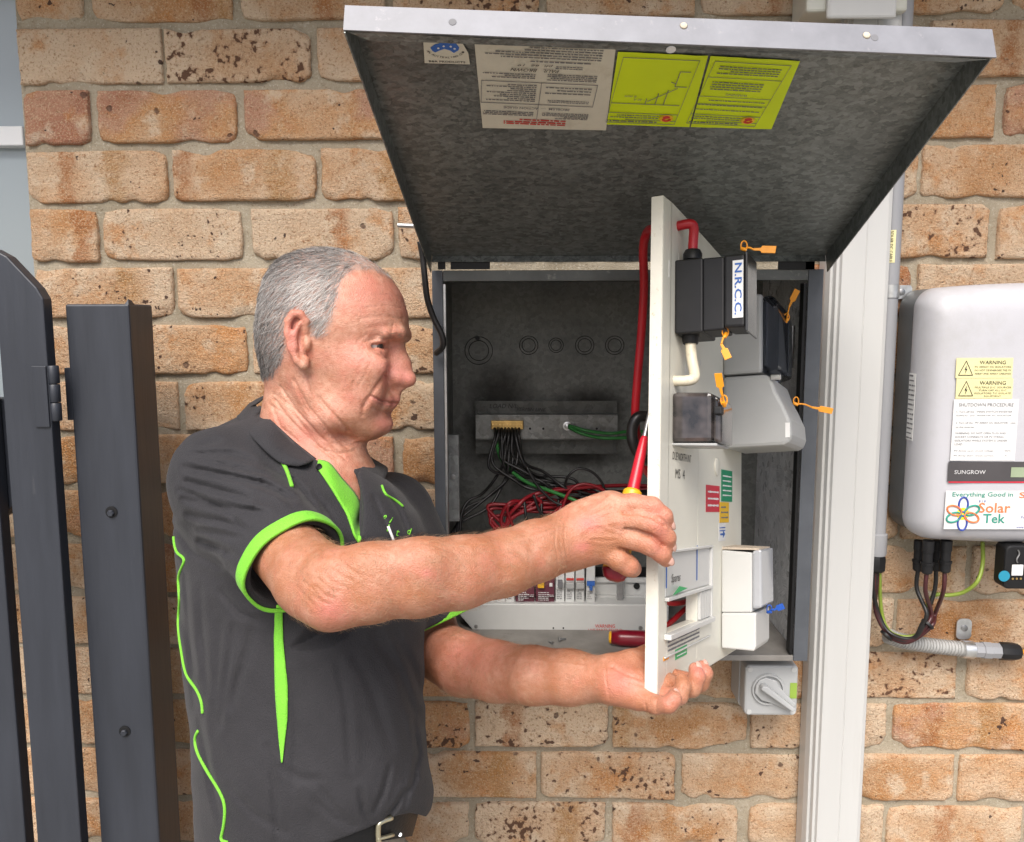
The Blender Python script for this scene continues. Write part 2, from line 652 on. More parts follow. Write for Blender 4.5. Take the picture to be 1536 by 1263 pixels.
M_CRMW = mk('cream_cable', (.66, .60, .46), .4, var=.08, dirt=(.4, .33, .22), dscale=60)
M_ORNG = mk('orange_seal_plastic', (.86, .33, .015), .35, var=.06)
M_BLUE = mk('blue_seal_plastic', (.02, .09, .42), .35, var=.1)
M_BRASS = mk('brass', (.62, .42, .16), .35, .9, var=.2, vscale=60)
M_MAROON = mk('maroon_module', (.115, .022, .04), .4, var=.06)
M_WHITE = mk('label_white', (.70, .70, .69), .5, var=.02)
M_INK = mk('ink_black', (.02, .02, .022), .6, var=.1)
M_INKG = mk('ink_grey', (.16, .16, .17), .6, var=.1)
M_INKR = mk('ink_red', (.55, .04, .03), .6, var=.1)
M_INKB = mk('ink_blue', (.03, .12, .42), .6, var=.1)
M_PAPER = mk('aged_paper', (.60, .57, .47), .65, var=.06, vscale=9, dirt=(.42, .37, .27), dscale=16, dthr=(.58, .8))
M_NEON = mk('fluoro_yellow_card', (.62, .76, .004), .6, var=.05, vscale=9)
M_LYEL = mk('pale_yellow_label', (.74, .68, .36), .5, var=.03)
M_LRED = mk('red_label', (.56, .02, .045), .45, var=.05)
M_LGRN = mk('green_label', (.01, .25, .12), .45, var=.05)
M_LGRN2 = mk('bright_green_label', (.03, .36, .12), .45, var=.05)
M_LAMB = mk('amber_label', (.76, .46, .02), .45, var=.05)
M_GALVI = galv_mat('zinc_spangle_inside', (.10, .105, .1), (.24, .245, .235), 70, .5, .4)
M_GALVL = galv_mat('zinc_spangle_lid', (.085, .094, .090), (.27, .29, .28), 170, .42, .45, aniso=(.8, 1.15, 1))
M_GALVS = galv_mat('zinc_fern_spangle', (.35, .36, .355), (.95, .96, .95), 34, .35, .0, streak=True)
M_GLASS, _nt, _N, _L, _P = new_mat('clear_polycarbonate')
_P.inputs['Base Color'].default_value = (.74, .79, .92, 1)
_P.inputs['Roughness'].default_value = .0
_P.inputs['Transmission Weight'].default_value = 1.
_P.inputs['IOR'].default_value = 1.15
M_MILKY = mk('hazy_clear_cover', (.38, .39, .41), .12, var=.05, vscale=14, coat=.3)
M_SMOKE, _nt, _N, _L, _P = new_mat('smoked_polycarbonate')
_P.inputs['Base Color'].default_value = (.05, .045, .045, 1)
_P.inputs['Roughness'].default_value = .09
_P.inputs['Coat Weight'].default_value = .4
_n = noise(_N, _L, _N.new('ShaderNodeTexCoord').outputs['Object'], 45, 2)
_L.new(mixc(_N, _L, rmap(_N, _L, _n, .4, .68), (.018, .016, .016), (.07, .058, .055)), _P.inputs['Base Color'])

# ================================================================== setting: ground, eave
g = MB()
g.add([(-60, -60, 0), (60, -60, 0), (60, 60, 0), (-60, 60, 0)], [(0, 1, 2, 3)])
tag(g.build('ground', mk('concrete_ground', (.30, .29, .26), .9, var=.15, vscale=3, bump=.4, bscale=80)), None, None, kind='structure')
MSOF = mk('eave_paint', (.50, .49, .45), .6)
ev = thing('roof_eave', (0.3, -.15, 2.05), 'painted roof eave with gutter overhanging the brick wall', 'eave')
MB().span((-3, -.36, 2.08), (3.4, .3, 2.11)).build('soffit', MSOF, ev)
MB().span((-3, -.385, 2.05), (3.4, -.362, 2.23)).build('fascia', M_PVC, ev)
gp = MB()
gp.rings([np.array([(x, -.387 - a, 2.24 + b) for a, b in ((0, 0), (0, -.1), (.09, -.1), (.12, -.07), (.12, 0.01), (.117, 0.01), (.117, -.068), (.088, -.097), (.003, -.097), (.003, 0))]) for x in (-3, 3.4)])
gp.build('gutter', M_PVC, ev)

# ================================================================== brick wall
V_, H_, X0_ = .09304, .24, .0220
BX0, BX1, BZ0, BZ1 = -.1425, .4345, .824, 1.425        # meter box outside
BYF, BYB = -.12, .16
WIN_X = at(33, 200, 0)[0]
SILL_C = 9
wall = thing('brick_wall', (0.2, .05, 0), 'cream and orange brick wall of the house with sandy mortar', 'wall')


def wob(shape_xy, amp, freqs, r):
    """smooth random field on given coordinates"""
    x, y = shape_xy
    o = np.zeros_like(x)
    for f in freqs:
        for _ in range(4):
            a = r.uniform(0, 6.28)
            o += math.sqrt(freqs[0] / f) * np.sin((x * math.cos(a) + y * math.sin(a)) * f + r.uniform(0, 6.28))
    return amp * o / (2 * len(freqs))


def brick_mesh(Lx, Hz, r):
    nx, nz = max(6, int(Lx / .0052)), 17
    u = np.linspace(-1, 1, nx)
    v = np.linspace(-1, 1, nz)
    u = np.sign(u) * (1 - (1 - abs(u)) ** 1.25)
    v = np.sign(v) * (1 - (1 - abs(v)) ** 1.35)
    U, W = np.meshgrid(u, v)
    X, Z = U * Lx / 2, W * Hz / 2
    ex, ez = Lx / 2 - abs(X), Hz / 2 - abs(Z)
    rad = .0040 + wob((X, Z), .0042, (40, 110, 260), r)
    rad = np.clip(rad, .0016, .013)
    e = np.minimum(ex, ez)
    cr = np.hypot(np.clip(rad - ex, 0, None), np.clip(rad - ez, 0, None))
    q = np.clip(cr / rad, 0, 1)
    back = rad * .75 * (1 - np.sqrt(np.clip(1 - q * q, 0, 1)))
    Y = back + wob((X, Z), .0011, (60, 160), r) + wob((X, Z), .0012, (18,), r)
    # wander of the outline, chips at the corners and along the lower arris
    jx = wob((Z * 3, X * 0 + np.sign(X)), .0034, (45, 130, 300), r)
    jz = wob((X, np.sign(Z)), .0030, (28, 90, 240, 500), r)
    kx, kz = (abs(U) ** 6), (abs(W) ** 6)
    X = X - np.sign(X) * (abs(jx) + .0004) * kx
    Z = Z - np.sign(Z) * (abs(jz) + .0002) * kz
    for _ in range(r.integers(2, 8)):
        cx = r.choice([-1, 1]) * Lx / 2 if r.random() < .55 else r.uniform(-Lx / 2, Lx / 2)
        cz = r.choice([-1, -1, 1]) * Hz / 2
        s = r.uniform(.008, .026)
        d = np.hypot((X - cx) / 1.5, Z - cz)
        k = np.clip(1 - d / s, 0, 1)
        Y = Y + k ** .7 * r.uniform(.003, .010)
        X = X - np.sign(cx) * k * .004 * kx
        Z = Z - np.sign(cz) * k * .005 * kz
    P = np.stack([X, Y, Z], -1).reshape(-1, 3)
    idx = np.arange(nx * nz).reshape(nz, nx)
    F = [(idx[j, i], idx[j, i + 1], idx[j + 1, i + 1], idx[j + 1, i]) for j in range(nz - 1) for i in range(nx - 1)]
    bd = list(idx[0, :]) + list(idx[1:, -1]) + list(idx[-1, -2::-1]) + list(idx[-2:0:-1, 0])
    n = len(P)
    sk = P[bd].copy()
    sk[:, 1] = .045
    P = np.vstack([P, sk])
    m = len(bd)
    F += [(bd[(i + 1) % m], bd[i], n + i, n + (i + 1) % m) for i in range(m)]
    me = bpy.data.meshes.new('brick')
    me.from_pydata(P.tolist(), [], [tuple(int(k) for k in f) for f in F])
    me.polygons.foreach_set('use_smooth', np.ones(len(me.polygons), bool))
    me.materials.append(BRICK)
    return me


# looks read off the photograph: (course, x px) -> tone, spots, core, band, second band
LOOK = {(1, 130): (.12, .25, 0, 9, 9), (1, 355): (.10, .8, .5, 9, 9), (2, 80): (.8, .1, 0, 9, 9), (2, 250): (.7, .15, .3, 9, 9), (2, 450): (.5, .1, 0, 9, 9),
        (3, 140): (.28, .1, 0, -.05, .03), (3, 360): (.3, .05, .5, -.095, .06), (3, 530): (.2, .0, .3, 9, .0), (4, 90): (.3, .05, .2, .035, 9),
        (4, 260): (.03, .35, .2, 9, 9), (4, 480): (.05, .05, .2, .03, 9), (5, 160): (.15, .3, .2, 9, .04), (5, 330): (.2, .1, .5, 9, 9),
        (6, 300): (.45, .3, .4, 9, 9), (13, 810): (.02, .6, 0, -.05, 9), (13, 1020): (.15, .35, .9, 9, -.1), (14, 910): (.1, .6, .4, 9, 9),
        (14, 1100): (.12, .4, .6, 9, 9), (14, 720): (.12, .35, .8, 9, .05), (15, 800): (.05, .75, .3, 9, .05), (15, 1010): (.1, .25, .9, -.07, 9),
        (12, 1400): (.2, .8, .5, 9, 9), (13, 1440): (.45, .3, .2, -.05, .05), (14, 1360): (.35, .05, .7, 9, 9), (15, 1420): (.1, .15, .5, -.02, 9),
        (4, 1420): (.35, .7, .2, 9, 9), (3, 1460): (.2, .1, .5, 9, 9), (2, 1450): (.6, .25, .2, 9, 9), (5, 1450): (.15, .05, .3, 9, 9)}
nb = 0
for c in range(-3, 20):
    zt = 1.9 - c * V_ + .0045
    zb = zt - V_ + .0095
    xs = [X0_ + (k + (.5 if c % 2 else 0)) * H_ for k in range(-9, 7)]
    r = np.random.default_rng(1000 + c)
    for a, b in zip(xs[:-1], xs[1:]):
        a = a + .0046 + r.normal(0, .0022)
        b = b - .0046 + r.normal(0, .0022)
        z0, z1 = zb + r.normal(0, .0012), zt + r.normal(0, .0012)
        lim = WIN_X + r.normal(0, .002) if c < SILL_C else -1.6
        if b < lim + .03 or a > 1.45:
            continue
        a = max(a, lim)
        segs = [(a, b)]
        if z1 > BZ0 and z0 < BZ1 and b > BX0 and a < BX1:
            ov = min(z1, BZ1) - max(z0, BZ0)
            if ov < .03:
                if z1 > BZ1:
                    z0 = BZ1 + .002
                else:
                    z1 = BZ0 - .002
            else:
                segs = [s for s in ((a, min(b, BX0 - .004)), (max(a, BX1 + .004), b)) if s[1] - s[0] > .02]
        for s0, s1 in segs:
            L_ = s1 - s0
            me = brick_mesh(L_, z1 - z0, r)
            ob = bpy.data.objects.new('brick', me)
            COL.objects.link(ob)
            ob.parent = wall
            ob.location = Vector(((s0 + s1) / 2, r.normal(0, .0012), (z0 + z1) / 2)) - wall.location
            px, py, _ = topx(np.array([(s0 + s1) / 2, 0, (z0 + z1) / 2]))
            look = None
            for (cc, lx), lk in LOOK.items():
                if cc == c and abs(lx - px) < 75:
                    look = lk
            if look is None:
                t = r.choice([.05, .15, .25, .4, .6, .75], p=[.22, .24, .22, .16, .1, .06])
                look = (t, max(0, r.normal(.16, .28)), max(0, r.normal(.3, .35)), r.choice([9, r.uniform(-.1, .1)], p=[.72, .28]), r.choice([9, r.uniform(-.1, .1)], p=[.7, .3]))
            ob['tone'], ob['spots'], ob['core'], ob['band'], ob['bandb'] = [float(q) for q in look]
            nb += 1

mort = MB()


def mortar_sheet(x0, x1, z0, z1, seed):
    r = np.random.default_rng(seed)
    nx, nz = max(2, int((x1 - x0) / .008)), max(2, int((z1 - z0) / .008))
    X, Z = np.meshgrid(np.linspace(x0, x1, nx), np.linspace(z0, z1, nz))
    Y = .0085 + wob((X, Z), .0026, (30, 90, 260), r)
    idx = np.arange(nx * nz).reshape(nz, nx)
    P = np.stack([X, Y, Z], -1).reshape(-1, 3)
    q = np.stack([idx[:-1, :-1], idx[:-1, 1:], idx[1:, 1:], idx[1:, :-1]], -1).reshape(-1, 4)
    mort.add(P, [tuple(int(a) for a in f) for f in q])


zs = 1.9 - SILL_C * V_
mortar_sheet(WIN_X + .006, BX0, zs, 2.33, 1)
mortar_sheet(-1.6, BX0, .0, zs, 2)
mortar_sheet(BX0, BX1, .0, BZ0, 3)
mortar_sheet(BX0, BX1, BZ1, 2.33, 4)
mortar_sheet(BX1, 1.45, .0, 2.33, 5)
mort.build('mortar', MORTAR, wall, smooth=True)

# a steel masonry pin left of the lid hinge
tag(MB().lathe(at(596, 338, -.05), at(625, 339, -.052) - at(596, 338, -.05), [(0, .0032), (.001, .0042), (.05, .0042)], 10).build('masonry_pin', M_ZINC, None, auto=40),
    'short steel pin sticking out of the bricks beside the lid hinge', 'pin')

# ================================================================== window at the left edge
wx = WIN_X
zw = lambda py: at(20, py, .07)[2]
win = thing('window', (wx - .4, .08, zs), 'aluminium framed house window with pale glass beside the gate', 'window')
M_FRAME = mk('white_window_frame', (.74, .75, .76), .35, var=.02)
M_STILE = mk('grey_window_stile', (.42, .44, .46), .4, var=.04)
MB().span((wx - .028, .055, zs), (wx - .004, .095, 2.33)).build('stile', M_STILE, win, bevel=.002)
MB().span((wx - .85, .05, zw(222)), (wx - .029, .098, zw(193))).build('transom', M_FRAME, win, bevel=.002)
MB().span((wx - .85, .055, zs), (wx - .029, .095, zs + .03)).build('bottom_rail', M_FRAME, win, bevel=.002)
M_PANE, _nt, _N, _L, _P = new_mat('window_glass')
_P.inputs['Base Color'].default_value = (.30, .345, .37, 1)
_P.inputs['Roughness'].default_value = .12
_P.inputs['Specular IOR Level'].default_value = .8
MB().span((wx - .85, .073, zw(193)), (wx - .028, .078, 2.33)).build('pane', M_PANE, win)
MB().span((wx - .85, .073, zs + .029), (wx - .028, .078, zw(222))).build('pane', M_PANE, win)
MB().span((wx - .003, .012, zs), (wx + .02, .11, 2.33)).build('reveal', MORTAR, win)

# ================================================================== gate post, gate
YP = -.20
pl, pr = at(124, 860, YP)[0], at(216, 860, YP)[0]
ptop = at(140, 456, YP)[2]
post = thing('gate_post', ((pl + pr) / 2, YP + .04, 0), 'square charcoal painted gate post standing in front of the bricks', 'post')
p = MB()
p.span((pl, YP, 0), (pr, YP + .075, ptop))
po = p.build('post', M_POST, post, bevel=.003)
MB().add([(pr - .006, YP + .001, ptop - .001), (pr - .0005, YP + .001, ptop - .001), (pr - .0005, YP + .02, ptop - .001), (pr - .006, YP + .02, ptop - .001), (pr - .002, YP + .004, ptop + .007), (pr - .001, YP + .012, ptop + .005)],
         [(0, 1, 4), (1, 2, 5, 4), (2, 3, 5), (3, 0, 4, 5)]).build('splinter', M_POST, post)
for bx, by in ((167, 768), (187, 1097)):
    q = at(bx, by, YP - .001)
    MB().lathe(q, (0, -1, 0), [(-.001, .0085), (.0005, .0085), (.0008, .006)], 18).build('bolt_recess', M_BLK, post, auto=30)
    MB().lathe(q + np.array((0, -.0006, -.0015)), (0, -1, 0), [(-.001, .0052), (.003, .0052), (.0042, .004)], 6).build('bolt', M_POST, post, auto=30)
gate = thing('gate', (-.80, -.24, 0), 'charcoal picket gate hung on the post at the left edge', 'gate')
YG = -.235


def picket(xl_px, xr_px, y_ref, ytl, ytr):
    a, b = at(xl_px, y_ref, YG)[0], at(xr_px, y_ref, YG)[0]
    za, zb2 = at(xl_px, ytl, YG)[2], at(xr_px, ytr, YG)[2]
    poly = [(a, .06), (b, .06), (b, zb2), (b - (b - a) * .12, zb2 + (za - zb2) * .22), (a + (b - a) * .3, za - (za - zb2) * .16), (a, za)]
    MB().prism((np.array((0, YG, 0.)), np.array((1., 0, 0)), np.array((0., 0, 1)), np.array((0, -1., 0))), poly, -.022, 0).build('picket', M_POST, gate, bevel=.002)


picket(28, 96, 900, 372, 448)
picket(-52, 10, 900, 300, 372)
a = at(-60, 700, YG + .024)
b = at(30, 700, YG + .024)
zt, zb_ = at(10, 598, YG + .024)[2], at(10, 775, YG + .024)[2]
poly = [(a[0] - .3, zb_ - .05), (a[0], zb_ - .03), (b[0] - .03, zb_), (b[0] - .012, zb_ + .02), (b[0], zb_ + .06), (b[0], zt), (a[0] - .3, zt)]
MB().prism((np.array((0, YG + .024, 0.)), np.array((1., 0, 0)), np.array((0., 0, 1)), np.array((0, -1., 0))), poly, -.03, 0).build('rail', M_POST, gate, bevel=.003)
hp = at(91, 585, YG + .02)
h = MB()
h.span((hp[0] - .026, YG - .003, hp[2] - .05), (hp[0] - .006, YG + .002, hp[2] + .035))
h.build('hinge_leaf', M_POST, gate, bevel=.001)
h = MB()
h.span((hp[0] - .004, YP + .004, hp[2] - .045), (pl, YP + .03, hp[2] + .03))
h.build('hinge_leaf', M_POST, gate, bevel=.001)
for k in range(3):
    MB().lathe((hp[0] - .002, YG + .008, hp[2] - .042 + k * .026), (0, 0, 1), [(0, .007), (.001, .0078), (.024, .0078), (.025, .007)], 14).build('hinge_knuckle', M_POST, gate, auto=40)

# ================================================================== meter box
box = thing('meter_box', ((BX0 + BX1) / 2, 0, BZ0), 'galvanised electrical meter box set in the brick wall with lid propped open', 'meter box')
IX0, IX1, IZ0, IZ1 = BX0 + .016, BX1 - .022, BZ0 + .016, BZ1 - .02
bo = np.array(box.location)
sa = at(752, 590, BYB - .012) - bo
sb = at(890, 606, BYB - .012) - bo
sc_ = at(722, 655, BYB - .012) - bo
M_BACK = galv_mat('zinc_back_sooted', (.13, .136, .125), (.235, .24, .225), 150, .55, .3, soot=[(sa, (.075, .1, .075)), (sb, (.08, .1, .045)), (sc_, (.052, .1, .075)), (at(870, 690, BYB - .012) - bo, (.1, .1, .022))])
MB().span((BX0 + .001, BYB - .004, BZ0 + .001), (BX1 - .001, BYB, BZ1 - .001)).build('back_panel', M_BACK, box)
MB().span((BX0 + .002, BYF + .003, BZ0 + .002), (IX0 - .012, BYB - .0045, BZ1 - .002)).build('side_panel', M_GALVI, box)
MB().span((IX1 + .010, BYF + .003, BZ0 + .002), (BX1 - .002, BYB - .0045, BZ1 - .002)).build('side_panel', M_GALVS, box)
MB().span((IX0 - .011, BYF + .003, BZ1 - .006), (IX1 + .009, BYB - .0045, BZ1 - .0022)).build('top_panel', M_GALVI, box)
MB().span((IX0 - .011, BYF + .003, BZ0 + .0022), (IX1 + .009, BYB - .0045, BZ0 + .007)).build('bottom_panel', M_SILL, box)
# face frame
fr_ = [((BX0, BYF - .001, BZ0), (IX0, BYF + .0025, BZ1), 'M'), ((IX1, BYF - .001, BZ0), (BX1, BYF + .0025, BZ1), 'M'),
       ((IX0 + .0005, BYF - .001, BZ1 - .016), (IX1 - .0005, BYF + .0025, BZ1), 'T'), ((IX0 + .0005, BYF - .001, BZ0), (IX1 - .0005, BYF + .0025, BZ0 + .009), 'B')]
for lo, hi, k in fr_:
    MB().span(lo, hi).build('face_frame', {'M': M_BOXPAINT, 'T': mk('top_frame_zinc', (.12, .125, .12), .45, .5, var=.15, dirt=(.3, .3, .27), dscale=60, dthr=(.58, .75)), 'B': M_SILL}[k], box, bevel=.0008)
MB().span((IX0 + .0003, BYF + .003, IZ0), (IX0 + .0035, BYF + .02, IZ1)).build('inner_return', M_ZINC, box)
MB().span((IX1 - .005, BYF + .0028, IZ0 - .006), (IX1 - .0003, BYF + .02, IZ1)).build('inner_return', M_BLK, box)
# sealing strip and hinge on the right jamb
for py in (520, 910):
    q = at(1199, py, BYF + .03)
    MB().lathe(q + np.array((-.012, 0, -.032)), (0, 0, 1), [(0, .004), (.031, .004), (.0315, .0046), (.064, .0046)], 12).build('hinge_barrel', M_STEEL, box, auto=40)
# knockouts pressed into the back
for px, rp in ((718, 21), (793, 14), (834, 11), (877, 14), (922, 14)):
    q = at(px, 518 if px > 730 else 526, BYB - .0045)
    R_ = rp * 1.51 / 1250
    k = MB()
    for rr in (R_, R_ * .72):
        t = np.arange(29) / 28 * 2 * math.pi
        k.tube(np.stack([q[0] + rr * np.cos(t), np.full(29, q[1]), q[2] + rr * np.sin(t)], 1), .0006, 5, smooth=0, cap=False)
    k.build('knockout', M_BLK, box)
q = at(716, 507, BYB - .006)
MB().lathe(q, (0, -1, 0), [(0, .004), (.002, .004)], 12).build('screw_hole', M_BLK, box)
# galvanised bracket on the left
b0, b1 = at(667, 651, .0), at(690, 780, .0)
MB().span((b0[0], -.01, b1[2]), (b1[0], .0, b0[2])).build('bracket', galv_mat('bracket_zinc', (.24, .25, .25), (.42, .44, .45), 90, .45, .5), box, bevel=.001)
q = at(679, 715, -.0105)
MB().lathe(q, (0, -1, 0), [(0, .0048), (.002, .0045), (.0024, .003)], 12).build('screw', M_STEEL, box, auto=30)

# ---- lid: shallow tray with folded rims, hinged at the top of the box, propped up
HL, HR = at(648, 384, BYF - .008), at(1238, 383, BYF - .008)
FLt, FRt = cam(521, 12, .742), cam(1482, 48, .762)


def lidp(s, t, w=0.):
    """s across, t from hinge to front, w metres downwards out of the inside face"""
    P = (1 - t) * ((1 - s) * HL + s * HR) + t * ((1 - s) * FLt + s * FRt)
    return P + LN * w


LX = unit((HR - HL) + (FRt - FLt))
LY = unit((FLt + FRt) / 2 - (HL + HR) / 2)
LY = unit(LY - LX * (LX @ LY))
LN = unit(np.cross(LY, LX))
if LN[2] > 0:
    LN = -LN


def lid_st(px, py, w=0.):
    s, t = .5, .5
    for _ in range(25):
        f = lambda a, b: np.array(topx(lidp(a, b, w))[:2])
        e = f(s, t) - np.array((px, py))
        J = np.stack([(f(s + 1e-4, t) - f(s, t)) / 1e-4, (f(s, t + 1e-4) - f(s, t)) / 1e-4], 1)
        d = np.linalg.solve(J, e)
        s, t = s - d[0], t - d[1]
    return s, t


lid = MB()
n = 24
skin = []
g1 = [[lidp(i / n, j / n) for i in range(n + 1)] for j in range(n + 1)]
g2 = [[lidp(i / n, j / n, -.0014) for i in range(n + 1)] for j in range(n + 1)]
for gg, fl in ((g1, False), (g2, True)):
    idx = np.arange((n + 1) ** 2).reshape(n + 1, n + 1)
    F = [(idx[j, i], idx[j, i + 1], idx[j + 1, i + 1], idx[j + 1, i]) for j in range(n) for i in range(n)]
    lid.add(np.array(gg).reshape(-1, 3), F if fl else [f[::-1] for f in F])
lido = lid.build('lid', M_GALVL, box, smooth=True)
RIM = .027


def rim(pa, pb, inward, name, m, w1=RIM, w1b=None):
    """folded edge from pa to pb hanging down by w1"""
    k = MB()
    pts = [pa, pb]
    a0, b0 = pa - LN * .0016, pb - LN * .0016
    a1, b1 = pa + LN * w1, pb + LN * (w1b or w1)
    th = inward * .0014
    k.add([a0, b0, b1, a1, a0 + th, b0 + th, b1 + th, a1 + th], [(0, 1, 2, 3), (7, 6, 5, 4), (0, 4, 5, 1), (1, 5, 6, 2), (2, 6, 7, 3), (3, 7, 4, 0)])
    k.build(name, m, lido)


rim(lidp(0, 1.0) + LY * .0016 - LX * .002, lidp(1, 1.0) + LY * .0016 + LX * .0032, -LY, 'front_rim', M_LIP, .024, .028)
rim(lidp(0, .0) - LX * .0016, lidp(0, 1.0) - LX * .0016, LX, 'side_rim', M_GALVL, .026)
rim(lidp(1, .0) + LX * .0016, lidp(1, 1.0) + LX * .0016, -LX, 'side_rim', M_GALVL, .026)
rim(lidp(0, .0) - LY * .0016, lidp(1, .0) - LY * .0016, LY, 'back_rim', M_GALVL, .009)
# folded inner return along the front and its hole
ri = MB()
ri.add([lidp(.003, .997, .024), lidp(.997, .997, .028), lidp(.95, .978, .0255), lidp(.03, .978, .024)], [(0, 1, 2, 3)])
ri.build('front_return', M_GALVL, lido)
for s, ms in ((.498, M_WHITE),):
    MB().lathe(lidp(s, .988, .0262), LN, [(0, .0045), (.0006, .0045)], 20).build('lock_hole', ms, lido)
for px, py in ((676, 28), (1305, 55)):
    s, t = (px - 521) / 961, 1
    q = lidp(s, 1.0) + LY * .0017 + LN * .012
    MB().lathe(q, LY, [(0, .0036), (.0003, .0034)], 12).build('rim_rivet', M_INKG, lido)
for px, w in ((1018, .007), (1293, .010)):
    s = (px - 521) / 961
    q = lidp(s, 1.0) + LY * .0017 + LN * w
    MB().lathe(q, LY, [(0, .0038), (.0012, .0028)], 9).build('dirt_blob', mk('mud_nest', (.62, .54, .42), .9), lido, smooth=True)


def lid_sheet(corners, m, w=.0009, name='paper_sheet'):
    P = [lidp(*lid_st(*c, w), w) for c in corners]       # photo order: top left, top right, bottom right, bottom left
    k = MB()
    nn = 10
    g = np.array([[(1 - b) * ((1 - a) * P[0] + a * P[1]) + b * ((1 - a) * P[3] + a * P[2]) for a in np.linspace(0, 1, nn)] for b in np.linspace(0, 1, nn)])
    idx = np.arange(nn * nn).reshape(nn, nn)
    jit = np.random.default_rng(len(name) + int(corners[0][0])).normal(0, .0003, (nn, nn, 1))
    top = g + LN * (.0004 + abs(jit))
    k.add(top.reshape(-1, 3), [(idx[j, i], idx[j + 1, i], idx[j + 1, i + 1], idx[j, i + 1]) for j in range(nn - 1) for i in range(nn - 1)])
    k.build(name, m, lido, smooth=True)
    o = P[1] + LN * .0016                                # the sheet is glued upside down: reading direction runs right to left
    fr = frame(o, P[0] - P[1], P[2] - P[1])
    return fr, np.linalg.norm(P[0] - P[1]), np.linalg.norm(P[2] - P[1])


rr_ = np.random.default_rng(5)
# printed supply sheet
fr, w_, h_ = lid_sheet([(711, 57), (924, 67), (909, 195), (724, 191)], M_PAPER)
fr = frame(fr[0], fr[1], fr[2])
k = MB()
put_lines(k, fr, w_ * .08, w_ * .92, h_ * .17, h_ * .04, 5, 0, rr_, .42)
put_lines(k, fr, w_ * .15, w_ * .8, h_ * .205, h_ * .185, 1, 0, rr_, .7)
put_lines(k, fr, w_ * .2, w_ * .4, h_ * .27, h_ * .23, 2, 0, rr_, .4)
put_lines(k, fr, w_ * .08, w_ * .45, h_ * .40, h_ * .32, 4, 0, rr_, .5)
put_lines(k, fr, w_ * .54, w_ * .93, h_ * .39, h_ * .33, 3, 0, rr_, .5)
put_lines(k, fr, w_ * .1, w_ * .45, h_ * .56, h_ * .46, 3, 0, rr_, .35)
put_lines(k, fr, w_ * .52, w_ * .9, h_ * .66, h_ * .45, 9, 0, rr_, .45)
put_lines(k, fr, w_ * .1, w_ * .42, h_ * .66, h_ * .62, 2, 0, rr_, .4)
put_lines(k, fr, w_ * .08, w_ * .45, h_ * .86, h_ * .78, 5, 0, rr_, .5)
put_lines(k, fr, w_ * .52, w_ * .92, h_ * .84, h_ * .78, 3, 0, rr_, .5)
put_text(k, 'PROBLEM  —  ACTION GUIDE', fr, w_ * .5, h_ * .735, 0, width=w_ * .52, height=h_ * .028, bold=.012)
for u0, v0, u1, v1 in ((.06, .425, .94, .43), (.06, .685, .94, .69), (.06, .425, .064, .69), (.936, .425, .94, .69), (.485, .425, .489, .87)):
    k.fbox(fr, w_ * u0, w_ * u1, h_ * v0, h_ * v1, 0, .0003)
k.build('print', M_INKG, lido)
k = MB()
put_text(k, 'PAUL   BROWN', fr, w_ * .55, h_ * .29, 0, width=w_ * .36, height=h_ * .035, shear=.3)
put_text(k, 'ph  66  19', fr, w_ * .55, h_ * .235, 0, width=w_ * .26, height=h_ * .03, shear=.3)
k.build('handwriting', M_INK, lido)
k = MB()
for i, vv in enumerate((.885, .915, .94)):
    put_lines(k, fr, w_ * .25, w_ * .75, h_ * (vv + .014), h_ * (vv - .014), 1, 0, rr_, .62)
k.build('red_print', M_INKR, lido)
